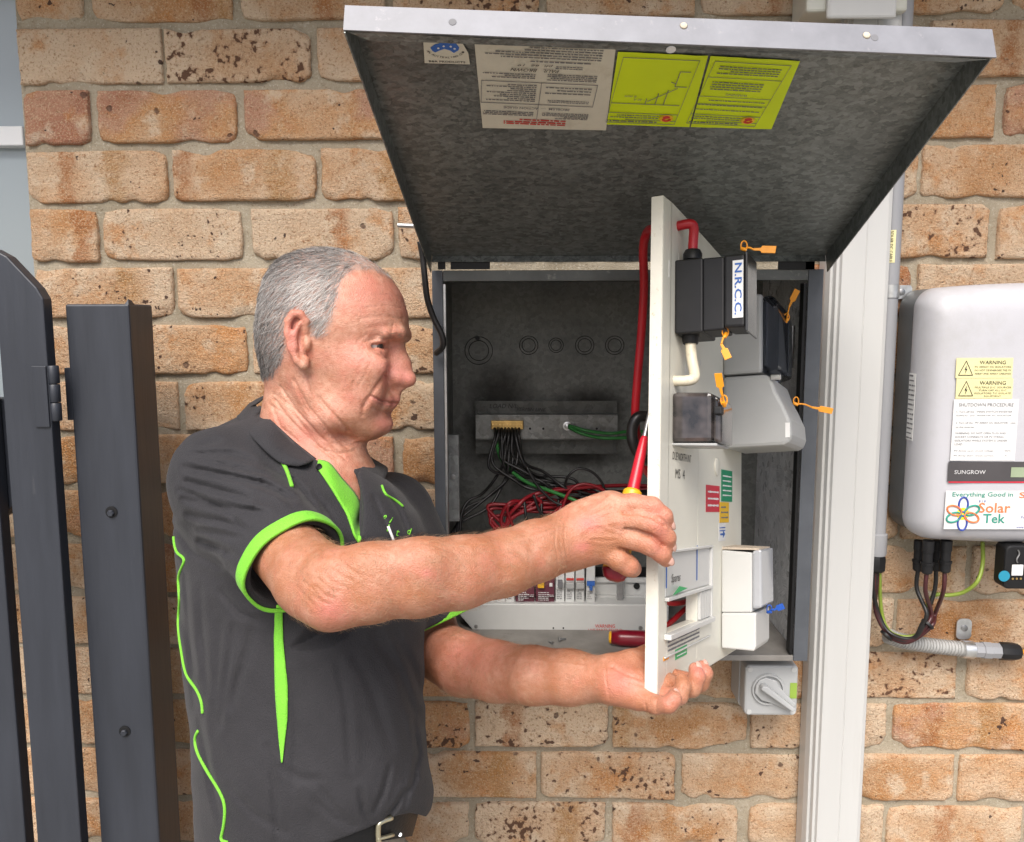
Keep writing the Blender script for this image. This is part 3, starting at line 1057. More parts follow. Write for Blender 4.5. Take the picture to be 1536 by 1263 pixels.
# two fluorescent cards
for ci, cs in enumerate(([(927, 77), (1062, 83), (1034, 190), (910, 186)], [(1066, 83), (1200, 91), (1157, 193), (1036, 190)])):
    fr, w_, h_ = lid_sheet(cs, M_NEON, name='notice_card')
    o_, X_, Y_, N_ = fr
    k = MB()
    bd = .0006
    for u0, v0, u1, v1 in ((.07, .05, .93, .055), (.07, .95, .93, .955), (.07, .05, .074, .95), (.926, .05, .93, .95), (.07, .80, .93, .805), (.07, .9, .7, .905)):
        k.fbox(fr, w_ * u0, w_ * u1, h_ * v0, h_ * v1, 0, .0003)
    put_lines(k, fr, w_ * .3, w_ * .9, h_ * .885, h_ * .82, 2, 0, rr_, .35)
    put_lines(k, fr, w_ * .3, w_ * .92, h_ * .945, h_ * .91, 1, 0, rr_, .5)
    if ci == 1:
        put_text(k, 'WARNING', fr, w_ * .5, h_ * .49, 0, width=w_ * .26, height=h_ * .032)
        put_lines(k, fr, w_ * .25, w_ * .85, h_ * .44, h_ * .31, 4, 0, rr_, .42)
        put_lines(k, fr, w_ * .15, w_ * .85, h_ * .22, h_ * .10, 4, 0, rr_, .42)
        put_lines(k, fr, w_ * .12, w_ * .9, h_ * .76, h_ * .55, 3, 0, rr_, .16)
        for vv in (.26, .53, .64):
            k.fbox(fr, w_ * .07, w_ * .93, h_ * vv, h_ * (vv + .004), 0, .0003)
    else:
        k.fbox(fr, w_ * .10, w_ * .93, h_ * .66, h_ * .666, 0, .0003)
        P2 = lambda u, v: o_ + X_ * w_ * u + Y_ * h_ * v + N_ * .0003
        for a_, b_ in (((.2, .42), (.5, .62)), ((.3, .45), (.3, .66)), ((.4, .5), (.4, .66)), ((.52, .58), (.52, .66)), ((.12, .2), (.24, .2)), ((.24, .2), (.24, .4)), ((.24, .4), (.1, .4)), ((.24, .36), (.3, .34))):
            k.tube([P2(*a_), P2(*b_)], .0004, 4, smooth=1)
        put_text(k, '20 A', fr, w_ * .62, h_ * .6, 0, width=w_ * .1, shear=.2)
        put_text(k, '6 mm', fr, w_ * .72, h_ * .56, 0, width=w_ * .14, shear=.2)
    k.build('print', M_INKG, lido)
    k = MB()
    t = np.arange(25) / 24 * 2 * math.pi
    c_ = o_ + X_ * w_ * .2 + Y_ * h_ * .86 + N_ * .0004
    k.add(np.vstack([c_[None], c_ + np.outer(np.cos(t) * w_ * .085, X_) + np.outer(np.sin(t) * h_ * .055, Y_)]), [(0, i + 1, i + 2) for i in range(24)])
    k.build('emblem', M_LAMB, lido)
    k = MB()
    k.tube([c_ + X_ * w_ * .06 * a + Y_ * h_ * .035 * b + N_ * .0003 for a, b in ((-.9, .1), (-.3, .9), (.6, .5), (.2, -.3), (-.5, -.6), (-.1, -1), (.7, -.6))], .0011, 5, 5)
    k.build('emblem_mark', M_INKR, lido)
# maker's round-topped sticker with a blue map
cs = [(630, 54), (698, 56), (705, 95), (637, 93)]
P = [lidp(*lid_st(*c, .001), .001) for c in cs]
o_, X_, Y_, N_ = fr = frame(P[3] + LN * .0012, P[2] - P[3], P[0] - P[3])
w_, h_ = np.linalg.norm(P[2] - P[3]), np.linalg.norm(P[0] - P[3])
if N_ @ LN < 0:
    X_ = X_
pl_ = [(0, 0), (w_, 0), (w_ * .97, h_ * .45), (w_ * .86, h_ * .8), (w_ * .7, h_), (w_ * .1, h_), (w_ * .02, h_ * .8)]
k = MB().add([o_ + X_ * a + Y_ * b for a, b in pl_], [tuple(range(7))])
k.build('maker_sticker', M_PAPER, lido)
k = MB()
mp = [(.2, .5), (.16, .62), (.25, .74), (.36, .8), (.38, .9), (.52, .93), (.54, .84), (.62, .8), (.66, .92), (.72, .8), (.78, .66), (.76, .56), (.66, .45), (.58, .54), (.46, .6), (.34, .52), (.26, .45)]
k.prism((o_, X_, Y_, LN), [(a * w_, b * h_) for a, b in mp], .0002, .0005)
k.build('sticker_map', M_INKB, lido)
k = MB()
for a, b in ((.33, .62), (.6, .7), (.68, .62), (.58, .85), (.45, .7)):
    k.lathe(o_ + X_ * a * w_ + Y_ * b * h_ + LN * .0006, LN, [(0, .0013), (.0002, .0012)], 5)
k.build('sticker_stars', M_WHITE, lido)
k = MB()
fr_s = (o_, X_, Y_, LN)
put_text(k, 'B&R PRODUCTS', fr_s, w_ * .5, h_ * .09, 0, width=w_ * .8, height=h_ * .075, bold=.01)
for i, ch in enumerate('AN AUSTRALIAN CO.'):
    if ch != ' ':
        t = math.radians(200 + i * 8.8)
        put_text(k, ch, fr_s, w_ * (.48 + .40 * math.cos(t)), h_ * (.60 + .34 * math.sin(t)), 0, height=h_ * .07, rot=t + math.pi / 2)
k.build('print', M_INK, lido)
k = MB()
put_lines(k, fr_s, w_ * .1, w_ * .3, h_ * .84, h_ * .9, 1, 0, rr_, .8)
put_lines(k, fr_s, w_ * .68, w_ * .9, h_ * .82, h_ * .9, 1, 0, rr_, .8)
k.build('red_print', M_INKR, lido)
# hinge pieces between lid and box
for x0, x1 in ((657, 668), (676, 735), (1167, 1222), (1208, 1222)):
    a, b = at(x0, 400, BYF - .004), at(x1, 385, BYF - .004)
    MB().span((a[0], BYF - .006, a[2] - .004), (b[0], BYF - .003, b[2] - .001)).build('hinge_plate', M_BLK, box)
# rubber cord that keeps the lid from flying back
tag(MB().tube([cam(630, 362, 1.18), cam(634, 385, 1.185), cam(637, 415, 1.19), cam(641, 448, 1.20), cam(650, 476, 1.21), cam(663, 503, 1.215), cam(664, 520, 1.22), cam(654, 530, 1.235)], .0045, 10).build('lid_stay_cord', M_BLKW, None, smooth=True),
    'thin black cord hanging from the lid corner to the box frame', 'cord')

# ================================================================== inside the box
YN = BYB - .03
# earth/neutral bar bracket
nb_ = thing('neutral_bar', at(820, 665, YN), 'galvanised bracket with brass neutral bar and handwriting on the sooty back', 'terminal bar')
a, b = at(713, 602, YN), at(925, 680, YN)
fa = lambda px, py, Y=YN: at(px, py, Y)
M_BRK = galv_mat('sooty_bracket_zinc', (.075, .078, .072), (.17, .175, .165), 80, .5, .5)
M_BRKL = galv_mat('bracket_face_zinc', (.16, .165, .16), (.34, .35, .34), 80, .4, .6)
MB().span((a[0], YN, fa(0, 680)[2]), (b[0], YN + .002, fa(0, 602)[2])).build('back_plate', M_BRK, nb_)
MB().span((a[0] + .002, YN - .024, fa(800, 622)[2]), (b[0] - .002, YN - .001, fa(800, 620)[2])).build('upper_flange', M_BRKL, nb_)
MB().span((a[0] + .002, YN - .026, fa(800, 655)[2]), (b[0] - .002, YN - .0242, fa(800, 622)[2])).build('front_face', M_BRKL, nb_)
MB().span((a[0] + .002, YN - .024, fa(800, 657)[2]), (b[0] - .002, YN - .001, fa(800, 655)[2])).build('lower_flange', M_BRK, nb_)
YF2 = YN - .0265
q0, q1 = at(737, 643, YF2), at(785, 630, YF2)
MB().span((q0[0], YF2 - .012, q0[2]), (q1[0], YF2 - .0005, q1[2])).build('brass_bar', M_BRASS, nb_, bevel=.001)
for i in range(9):
    x = q0[0] + (q1[0] - q0[0]) * (i + .5) / 9
    MB().lathe((x, YF2 - .012, (q0[2] + q1[2]) / 2), (0, -1, 0), [(0, .0026), (.002, .0026), (.0022, .0012)], 8).build('terminal_screw', M_BRASS, nb_, auto=30)
q = at(851, 639, YF2)
MB().lathe(q, (0, -1, 0), [(0, .008), (.0015, .008), (.002, .0052), (.006, .005), (.007, .003)], 14).build('earth_bolt', M_ZINC, nb_, auto=30)
for px in (795, 815, 870, 895):
    MB().lathe(at(px, 643, YF2 - .0002), (0, -1, 0), [(0, .0022), (.0005, .0022)], 8).build('screw_hole', M_BLK, nb_)
k = MB()
put_text(k, 'LOAD N/L', WALLF(at(755, 609, YN - .001)), 0, 0, 0, width=.05, shear=.25)
put_text(k, 'VERMIN LINE', WALLF(at(797, 614, YN - .001)), 0, 0, 0, width=.052, shear=.25, rot=-.03)
k.build('handwriting', M_INK, nb_)

# wires
ORD = ('first', 'second', 'third', 'fourth', 'fifth', 'sixth', 'seventh', 'eighth')


def wire(name, pts, r, m, label, group=None, cat='wire'):
    o = MB().tube(pts, r, 8, 7).build(name, m, None, smooth=True)
    return tag(o, label, cat, group)


YW = YF2 - .008
ew = np.random.default_rng(77)
for i in range(8):
    x0 = 742 + i * 5.2
    e = lambda s_=4.: ew.normal(0, s_)
    pts = [at(x0, 641, YW), at(x0 + .5, 655 + e(2), YW - .02), at(x0 + (i - 3) * 2 + e(4), 688 + e(5), YW - .026 + e(.006)), at(764 + i * 8 + e(8), 715 + e(7), .07 + e(.01)), at(800 + i * 9 + e(10), 734 + e(7), .05 + e(.01)), at(862 + i * 4 + e(8), 744 + e(8), .045 + e(.008)), at(925, 750 + e(6), .04)]
    wire('neutral_wire', pts, .0028, M_BLKW, 'black neutral wire under the brass bar, ' + ORD[i] + ' from the left of those going right', 'black wires under the brass bar')
for i in range(4):
    e = lambda s_=4.: ew.normal(0, s_)
    pts = [at(758 + i * 7, 642, YW), at(757 + i * 6, 688 + i * 2, YW - .03), at(748 + i * 5 + e(4), 722 + e(5), .07 + e(.01)), at(722 + i * 5 + e(5), 742 + i * 5 + e(3), .05), at(702 - i, 752 + i * 9, .04), at(692 - i * 2, 772 + i * 5, .03), at(690 - i * 4, 800, .02)]
    wire('neutral_wire', pts, .0027, M_BLKW, 'black wire bending left to the galvanised bracket, ' + ORD[i] + ' from the top', 'black wires bending left')
for i, pp_ in enumerate(([(790, 700), (806, 728), (830, 752), (852, 762), (846, 780), (820, 790)], [(800, 742), (812, 770), (838, 782), (866, 776), (884, 760)], [(842, 752), (836, 775), (812, 792), (790, 800)])):
    wire('slack_wire', [at(x_, y_, .02 - .004 * q_) for q_, (x_, y_) in enumerate(pp_)], .0024, (M_BLKW, M_BLKW, M_REDB)[i], ('slack black wire curling back under the green earth wire', 'slack black wire sagging below the red bundle', 'slack red wire hanging below the bundle')[i])
for i, pp_ in enumerate(([(988, 898), (1008, 905), (1030, 902), (1052, 890)], [(992, 945), (1010, 930), (1030, 912), (1050, 902)])):
    wire('board_wire', [cam(x_, y_, 1.0 + .03 * q_) for q_, (x_, y_) in enumerate(pp_)], .0034, M_REDW, ('upper red wire seen through the opening of the cream board', 'lower red wire seen through the opening of the cream board')[i])
wire('neutral_loop_wire', [at(846, 735, .04), at(852, 715, .03), at(868, 703, .03), at(888, 708, .03), at(903, 724, .03), at(908, 742, .04)], .0023, M_BLKW, 'black wire arching up in a loop above the red bundle')
wire('earth_wire', [at(748, 644, YW), at(745, 665, YW - .02), at(756, 695, .08), at(788, 722, .05), at(830, 738, .02), at(866, 752, .0), at(900, 770, .0)], .0032, M_GRNW, 'long green earth wire sloping down from the brass bar')
wire('earth_wire', [at(853, 638, YF2 - .007), at(880, 646, YF2 - .02), at(915, 650, .09), at(945, 647, .07), at(975, 648, .05)], .003, M_GRNW, 'upper green earth wire leaving the bolt to the right')
wire('earth_wire', [at(853, 641, YF2 - .007), at(875, 651, YF2 - .02), at(905, 657, .09), at(945, 656, .07), at(975, 652, .05)], .003, M_GRNW, 'lower green earth wire leaving the bolt to the right')
wr = np.random.default_rng(3)
for i in range(12):
    e = lambda s_=4.: wr.normal(0, s_)
    pts = [at(1000, 726 + i * 2.6 + e(2), .05), at(930, 736 + i * 2.4 + e(3), .05 + e(.006)), at(872 + e(8), 734 + i * 3.2 + e(4), .04 + e(.008)), at(822 - i * 4 + e(9), 742 + i * 2.6 + e(4), .035 + e(.008)), at(784 - i * 5 + e(8), 756 + i + e(5), .03 + e(.006)), at(764 - i * 2 + e(8), 786 + e(5), .028), at(742 + i * 12 + e(4), 850, .02)]
    if i % 4 == 3:
        pts[3:5] = [at(838 + e(6), 770 + e(5), .01), at(832 + e(6), 800, .01)]
        pts = pts[:5] + [at(836 + e(8), 850, .01)]
    wire('active_wire', pts, wr.uniform(.0025, .0034), M_REDB, 'red active wire in the bundle feeding the breakers', 'red wires in the bundle')
wire('active_loop_wire', [at(842, 790, .0), at(845, 758, .0), at(856, 735, .0), at(875, 726, .0), at(900, 732, .0), at(918, 748, .0)], .0026, M_REDB, 'red wire arching in a loop in front of the bundle')
for i in range(3):
    wire('drop_wire', [at(786 + i * 26, 748, .03), at(789 + i * 24, 775, .02), at(795 + i * 24, 810, .02), at(800 + i * 20, 850, .02)], .0024, M_BLKW, 'black wire dropping from the bundle behind the forearm, ' + ORD[i] + ' from the left', 'black wires dropping to the breakers')
o = MB().tube([at(905, 742, .035), at(935, 745, .035), at(1000, 742, .04)], .011, 10).build('bundle_tie', M_BLKW, None, smooth=True)
tag(o, 'black taped part of the wire bundle near the white board', 'cable tie')
# black loop of main cable behind the board
o = MB().tube([cam(985, 628, 1.13), cam(958, 625, 1.12), cam(948, 645, 1.12), cam(952, 670, 1.12), cam(968, 690, 1.13), cam(990, 690, 1.14)], .0075, 10).build('main_cable', M_BLKW, None, smooth=True)
tag(o, 'thick black cable looping beside the white board edge', 'cable')

# ---- chassis: rail, breakers, cover plate
YC = -.012
chs = thing('breaker_chassis', at(830, 945, YC), 'pale grey breaker chassis with red warning lettering in the meter box', 'chassis')
zc0, zc1 = at(800, 946, YC)[2], at(800, 906, YC)[2]
xa, xb = at(690, 925, YC)[0], at(1003, 925, YC)[0]
MB().prism((np.array((0, YC, 0.)), np.array((1., 0, 0)), np.array((0., 0, 1)), np.array((0, -1., 0))),
           [(xa + .022, zc0), (xb, zc0), (xb, zc1), (xa, zc1), (xa, zc0 + .026)], -.05, 0).build('cover_plate', M_LGREY, chs, bevel=.002)
for px, py, r_ in ((714, 940, .0034), (961, 942, .0036), (830, 942, .0015), (845, 942, .0015)):
    MB().lathe(at(px, py, YC - .0002), (0, -1, 0), [(0, r_), (.0008, r_ * .9)], 10).build('screw', M_BLK if r_ < .002 else M_STEEL, chs)
k = MB()
put_text(k, 'WARNING', WALLF(at(907.5, 939, YC - .0004)), 0, 0, 0, width=.0335, height=.0062, bold=.006)
put_text(k, 'LIVE PARTS BEHIND', WALLF(at(908, 946, YC - .0004)), 0, .0012, 0, width=.0575, height=.0045)
k.build('warning_print', M_INKR, chs)
zr0, zr1 = at(900, 896, .03)[2], at(900, 867, .03)[2]
MB().span((at(690, 880, .03)[0], .03, zr0), (at(1003, 880, .03)[0], .033, zr1)).build('rail', M_LGREY, chs, bevel=.001)
MB().span((at(690, 880, .03)[0], .024, zr1 - .006), (at(1003, 880, .03)[0], .0298, zr1 + .002)).build('rail_lip', M_LGREY, chs)
MB().span((at(690, 880, .03)[0], .024, zr0 - .002), (at(1003, 880, .03)[0], .0298, zr0 + .005)).build('rail_lip', M_LGREY, chs)
MB().lathe(at(955, 879, .029), (0, -1, 0), [(0, .0055), (.003, .005)], 12).build('screw', M_BLK, chs)
a = at(933, 862, .01)
MB().span((a[0] - .008, .008, at(930, 905, .01)[2]), (a[0] + .002, .018, at(930, 862, .01)[2])).build('busbar', M_STEEL, chs)
MB().span((at(690, 850, .06)[0], .06, zc0), (xb, .062, at(800, 850, .06)[2])).build('back_pan', M_BLK, chs)

YB = -.004
M_BRKW = mk('breaker_white', (.66, .67, .66), .4, var=.03)


def breaker(x0, x1, label, body, kind, group='breakers on the rail'):
    a, b = at(x0, 900, YB)[0], at(x1, 900, YB)[0]
    zt, zb = at(800, 838, YB)[2], at(800, 905, YB)[2]
    t = thing('circuit_breaker', ((a + b) / 2, YB, zb), label, 'breaker', group)
    k = MB()
    prof = [(0, 0), (0, .012), (.008, .013), (.008, .034), (0, .035), (0, zt - zb), (.05, zt - zb), (.05, 0)]
    prof = [(y, z) for y, z in prof]
    fr = (np.array((a + .0003, YB + .008, zb)), np.array((0, 1., 0)), np.array((0, 0, 1.)), np.array((1., 0, 0)))
    k.span((a + .0004, YB + .004, zb), (b - .0004, YB + .05, zt))
    k.build('body', body, t, bevel=.0012)
    w = b - a
    zz = lambda py: at(800, py, YB)[2]
    if kind == 'm':
        MB().span((a + .0006, YB - .004, zz(893)), (b - .0006, YB + .0035, zt)).build('front', body, t, bevel=.0008)
    c = (a + b) / 2
    Yt = YB - .0045 if kind == 'm' else YB + .0035
    k = MB()
    f = WALLF((a, Yt, zb))
    put_lines(k, f, w * .15, w * .7, zz(900) - zb, zz(886) - zb, 5, 0, wr, .5)
    if kind == 'm':
        put_lines(k, f, w * .62, w * .95, zz(894) - zb, zz(890) - zb, 2, 0, wr, .5)
    k.build('print', M_WHITE if kind == 'm' else M_INKG, t)
    if kind == 'w':
        MB().span((c - w * .25, YB - .007, zz(880)), (c + w * .25, YB + .0036, zz(870))).build('toggle', M_INKG, t, bevel=.0008)
        MB().span((a + .0008, YB + .001, zz(884)), (b - .0008, YB + .0038, zz(882))).build('label_strip', M_LGREY, t)
    if kind == 'b':
        MB().span((c - w * .42, YB - .001, zz(878)), (c + w * .42, YB + .0037, zz(872))).build('blue_band', M_INKB, t)
        MB().span((c - w * .16, YB - .006, zz(884)), (c + w * .16, YB + .0036, zz(877))).build('toggle', M_INKB, t, bevel=.0008)
    if kind == 'g':
        MB().span((c - w * .45, YB - .005, zz(882)), (c + w * .45, YB + .0036, zz(873))).build('toggle', M_GREYP, t, bevel=.0012)
        MB().span((c - w * .4, YB + .002, zz(871)), (c + w * .4, YB + .0038, zz(868))).build('label_strip', M_INKR, t)
    if kind == 'm' and x0 > 800:
        MB().span((c - w * .38, YB - .012, zz(879)), (c - w * .05, YB - .004, zz(868))).build('toggle', M_YEL, t, bevel=.001)
        MB().span((c + w * .22, YB - .007, zz(878)), (c + w * .38, YB - .004, zz(873))).build('test_button', M_WHITE, t, bevel=.0005)
    return t


for i, x in enumerate((716, 731, 745, 759)):
    breaker(x - 1, x + 13, 'white breaker partly hidden behind the forearm, ' + ('first', 'second', 'third', 'fourth')[i] + ' from the left', M_BRKW, 'p')
breaker(773, 802, 'maroon safety switch on the left, its toggle behind the forearm', M_MAROON, 'm')
breaker(803, 832, 'maroon safety switch with yellow toggle and white test button', M_MAROON, 'm')
breaker(833, 847, 'white breaker with dark toggle next to the maroon modules', M_BRKW, 'w')
breaker(848, 862, 'white breaker with small red strip and grey toggle', M_BRKW, 'g')
breaker(863, 877, 'grey breaker with wide grey toggle beside the blue one', M_LGREY, 'g')
breaker(879, 893, 'grey breaker with blue toggle at the right end', M_LGREY, 'b')

# loose screws and a second screwdriver on the sill
zs_ = BZ0 + .0072


def on_sill(px, py):
    r = ray(px, py)
    return CAM + r * ((zs_ - CAM[2]) / r[2])


for (px, py), d, lb in (((838, 962), (1, .3, 0), 'larger loose steel screw lying on the box sill'), ((829, 967), (-.6, .5, 0), 'smaller loose screw lying on the box sill')):
    q = on_sill(px, py) + np.array((0, 0, .003))
    s_ = .0055 if 'larger' in lb else .0035
    k = MB().lathe(q, d, [(0, s_ * .65), (s_ * .15, s_ * .7), (s_ * .6, s_ * .62), (s_ * .65, s_ * .34), (s_ * 2.2, s_ * .3), (s_ * 2.4, .0001)], 10)
    tag(k.build('loose_screw', M_STEEL, None, auto=35), lb, 'screw')
q = on_sill(913, 968) + np.array((0, 0, .0135))
ax = unit(on_sill(1010, 973) + np.array((0, 0, .0135)) - q)
sd2 = thing('screwdriver', q - np.array((0, 0, .0135)), 'screwdriver with glossy dark red grip lying on the box sill', 'screwdriver')
MB().lathe(q, ax, [(0, .0075), (.0015, .0095), (.004, .0102)], 18).build('end_cap', M_YEL, sd2, auto=40)
MB().lathe(q, ax, [(.0041, .0103), (.02, .0128), (.05, .0132), (.08, .0115), (.095, .008), (.10, .0088)], 20).build('grip', M_DRED, sd2, smooth=True)
MB().lathe(q, ax, [(.1, .004), (.19, .004)], 10).build('shaft', M_STEEL, sd2, auto=40)

# ================================================================== the cream meter board, swung out
PO = np.array((.138, -.466, 1.222))
PX = unit((.454, .868, -.203))
PZ = unit(np.array((.028, .214, .976)) - PX * (PX @ np.array((.028, .214, .976))))
PN = np.cross(PX, PZ)
PO = PO - PZ * .275
PWD, PHT = .386, .55
PF = (PO, PX, PZ, PN)


def pan(px, py, w=.0072):
    r = ray(px, py)
    o = PO + PN * w
    P = CAM + r * (((o - CAM) @ PN) / (r @ PN)) - o
    return P @ PX, P @ PZ


def side(px, py, u):
    """photo position -> (height over the board, height up) on the plane u = const"""
    o = PO + PX * u
    r = ray(px, py)
    P = CAM + r * (((o - CAM) @ PX) / (r @ PX)) - o
    return P @ PN, P @ PZ


board = thing('meter_board', PO, 'cream meter board held open edge-on in front of the box', 'board')
h0 = pan(991, 904)
h1 = pan(1036, 930)
hu0, hu1 = .030, pan(1046, 900)[0]
hv0, hv1 = pan(990, 954)[1], pan(990, 904)[1]
k = MB()
k.fbox(PF, 0, hu0, 0, PHT, -.007, .007)
k.fbox(PF, hu0, hu1, 0, hv0, -.007, .007)
k.fbox(PF, hu0, hu1, hv1, PHT, -.007, .007)
k.fbox(PF, hu1, PWD, 0, PHT, -.007, .007)
bm = bmesh.new()
me_ = bpy.data.meshes.new('x')
me_.from_pydata(np.concatenate(k.v).tolist(), [], k.f)
bm.from_mesh(me_)
bmesh.ops.remove_doubles(bm, verts=bm.verts, dist=1e-5)
# drop the internal faces between the four pieces
bm.normal_update()
seen = {}
for f in bm.faces:
    seen.setdefault(tuple(sorted(v.index for v in f.verts)), []).append(f)
bmesh.ops.delete(bm, geom=[f for fs in seen.values() if len(fs) > 1 for f in fs], context='FACES')
vv = [tuple(v.co) for v in bm.verts]
bm.verts.index_update()
ff = [tuple(v.index for v in f.verts) for f in bm.faces]
bm.free()
mesh_obj('panel', vv, ff, M_WPANEL, board, bevel=.0015)
MB().fbox(PF, -.0006, -.0001, .001, PHT - .001, -.0068, .0066).build('chipped_edge', M_WEDGE, board)
# moulded breaker surround
su1 = pan(1064, 880)[0]
k = MB()
sv0, sv1 = hv0 - .022, hv1 + .055
k.fbox(PF, .020, su1, hv1 + .052, hv1 + .055, .0071, .0125)
k.fbox(PF, .020, su1, hv1, hv1 + .004, .0071, .0125)
k.fbox(PF, .020, su1, hv0 - .006, hv0, .0071, .0155)
k.fbox(PF, .020, su1, hv0 - .026, hv0 - .024, .0071, .0095)
k.fbox(PF, su1 - .004, su1, hv0 - .0055, hv1 + .0515, .0071, .0120)
k.build('surround', M_WPLAST, board, bevel=.0008)
k = MB()
for i in range(6):
    u = hu1 + .003 + i * (su1 - hu1 - .008) / 6
    k = MB().fbox(PF, u, u + (su1 - hu1) / 9, hv0 + .001, hv1 - .001, .0071, .0105)
    k.build('blank_rib', M_WPLAST, board)
MB().fbox(PF, .021, su1 - .005, hv1 + .005, hv1 + .051, .0072, .0082).build('surround_plate', M_WPLAST, board)
# small markings and stickers on the board
k = MB()
for py0, py1, px in ((818, 870, 1044), (842, 882, 998)):
    (ua, va), (ub, vb) = pan(px, py0), pan(px, py1)
    k.fbox(PF, ua - .0016, ua + .0016, vb, va, .0086, .0089)
k.build('blue_tape', M_INKB, board)
k = MB()
u, v = pan(1012, 868)
put_text(k, 'Spares', PF, u, v, .0085, width=.034, shear=.2)
u, v = pan(1023, 686)
put_text(k, 'DUE NORTH INT', PF, u, v, .0072, width=.075, height=.009, shear=.2)
u, v = pan(1020, 711)
put_text(k, 'MS  4', PF, u, v, .0072, width=.036, height=.011)
k.build('handwriting', M_INK, board)
rb = np.random.default_rng(9)
k = MB()
for i in range(16):
    u = rb.uniform(.02, .33)
    v = rb.uniform(.27, .5)
    k.fbox(PF, u, u + .0012, v, v + rb.uniform(.006, .02), .0071, .0074)
k.build('paint_scratches', M_WHITE, board)
k = MB()
put_lines(k, PF, .035, .16, hv0 - .022, hv0 - .008, 3, .0073, rb, .6)
k.build('print', M_INKG, board)


def board_sticker(px0, py0, px1, py1, m, name, lines=None, ink=None, w=.0075):
    (u0, v0), (u1, v1) = pan(px0, py0), pan(px1, py1)
    vt, vb = v0, pan(px0, py1)[1]
    MB().fbox(PF, u0, u1, vb, vt, .0071, w).build(name, m, board)
    if lines:
        k = MB()
        put_lines(k, PF, u0 + (u1 - u0) * .12, u1 - (u1 - u0) * .1, vt - (vt - vb) * .12, vb + (vt - vb) * .12, lines, w, rb, .4)
        k.build('print', ink or M_WHITE, board)
    return u0, u1, vb, vt


board_sticker(1059, 727, 1079, 768, M_LRED, 'red_label', 3)
u0, u1, vb, vt = board_sticker(1082, 704, 1098, 752, M_LGRN, 'green_label', 5)
board_sticker(1079.5, 753, 1093, 784, M_LAMB, 'amber_label', 3, M_INKG)
u0, u1, vb, vt = board_sticker(1078, 785, 1088, 812, M_WHITE, 'arrow_label', None)
k = MB()
vm = vb + (vt - vb) * .38
k.fbox(PF, u0 + (u1 - u0) * .2, u0 + (u1 - u0) * .7, vm - .0012, vm + .0012, .0076, .0079)
k.prism(PF, [(u0 + (u1 - u0) * .6, vm - .005), (u0 + (u1 - u0) * .9, vm), (u0 + (u1 - u0) * .6, vm + .005)], .0076, .0079)
put_lines(k, PF, u0 + (u1 - u0) * .1, u1 - (u1 - u0) * .1, vt - .012, vt - .004, 2, .0076, rb, .5)
k.build('print', M_INKB, board)
board_sticker(1013, 975, 1030, 990, M_LGRN2, 'small_green_label', 2)
k = MB().prism(PF, [pan(1009, 893, .0128), pan(1031, 882, .0128), pan(1019, 879, .0128)], .0129, .0134)
k.build('torn_green_label', M_LGRN2, board)
k = MB().prism(PF, [pan(995, 992), pan(1003, 988), pan(1003, 983), pan(995, 986)], .0072, .0076)
k.build('orange_label', M_ORNG, board)
# handle slot near the stickers
MB().lathe(PO + PX * pan(1075, 700)[0] + PZ * pan(1075, 700)[1] + PN * .0071, PN, [(0, .012), (.0015, .012), (.0022, .010)], 20).build('plug', M_WPANEL, board, auto=30)


def sprism(pxs, u, depth, name, m, parent, bevel=.002, auto=None):
    """profile seen from the free edge, pushed back along the board"""
    pl = [side(x, y, u) for x, y in pxs]
    a = sum(pl[i][0] * pl[(i + 1) % len(pl)][1] - pl[(i + 1) % len(pl)][0] * pl[i][1] for i in range(len(pl)))
    if a < 0:
        pl = pl[::-1]
    fr = (PO + PX * u, PN, PZ, np.cross(PN, PZ))
    return MB().prism(fr, pl, -depth, 0).build(name, m, parent, bevel=bevel, auto=auto)


def wclip(pxs, u, lo=.0074):
    return pxs


# ---- service fuse with its white lettered label
uf = pan(1012, 445)[0]
fz = thing('service_fuse', PO + PX * uf + PZ * side(1040, 500, uf)[1], 'black service fuse on the board with white label lettered in blue', 'fuse')
W0 = .0074


def srect(x0, y0, x1, y1, y0b=None, y1b=None):
    return [(x0, y0), (x1, y0b if y0b is not None else y0), (x1, y1b if y1b is not None else y1), (x0, y1)]


sprism(srect(1012, 390, 1054, 501, 386, 498), uf, .058, 'base', M_BLK, fz)
sprism(srect(1053.5, 387, 1086, 497, 384, 494), uf + .004, .042, 'body', M_BLK, fz)
sprism(srect(1085.5, 382, 1117, 491, 379, 490), uf + .001, .046, 'carrier', M_BLK, fz, bevel=.003)
sprism(srect(1117.3, 376, 1121, 496, 376, 497), uf - .001, .05, 'front_cover', mk('smoked_cover', (.03, .03, .03), .12, var=.1), fz, bevel=.002)
lb = [side(x, y, uf) for x, y in ((1099, 391), (1115, 389), (1115, 478), (1099, 477))]
LF = (PO + PX * (uf + .0005), PN, PZ, np.cross(PN, PZ))
lw0, lw1 = lb[0][0], lb[1][0]
lv0, lv1 = lb[3][1], lb[0][1]
MB().fbox(LF, lw0, lw1, lv0, lv1, 0, .0006).build('label', M_WHITE, fz)
k = MB()
put_text(k, 'N.R.C.C.', LF, (lw0 + lw1) / 2 + .0005, (lv0 + lv1) / 2, .0007, width=(lv1 - lv0) * .9, height=(lw1 - lw0) * .68, rot=-math.pi / 2, bold=.018)
k.build('lettering', M_INKB, fz)
gw, gv = side(1039, 388, uf + .02)
G = lambda u, w, v: PO + PX * u + PN * w + PZ * v
gp_ = G(uf + .02, gw, gv)
MB().lathe(gp_ - PZ * .002, PZ, [(0, .0112), (.007, .0112), (.012, .0088)], 16).build('cable_gland', M_BLK, fz, auto=40)
bw, bv = side(1036, 502, uf + .02)
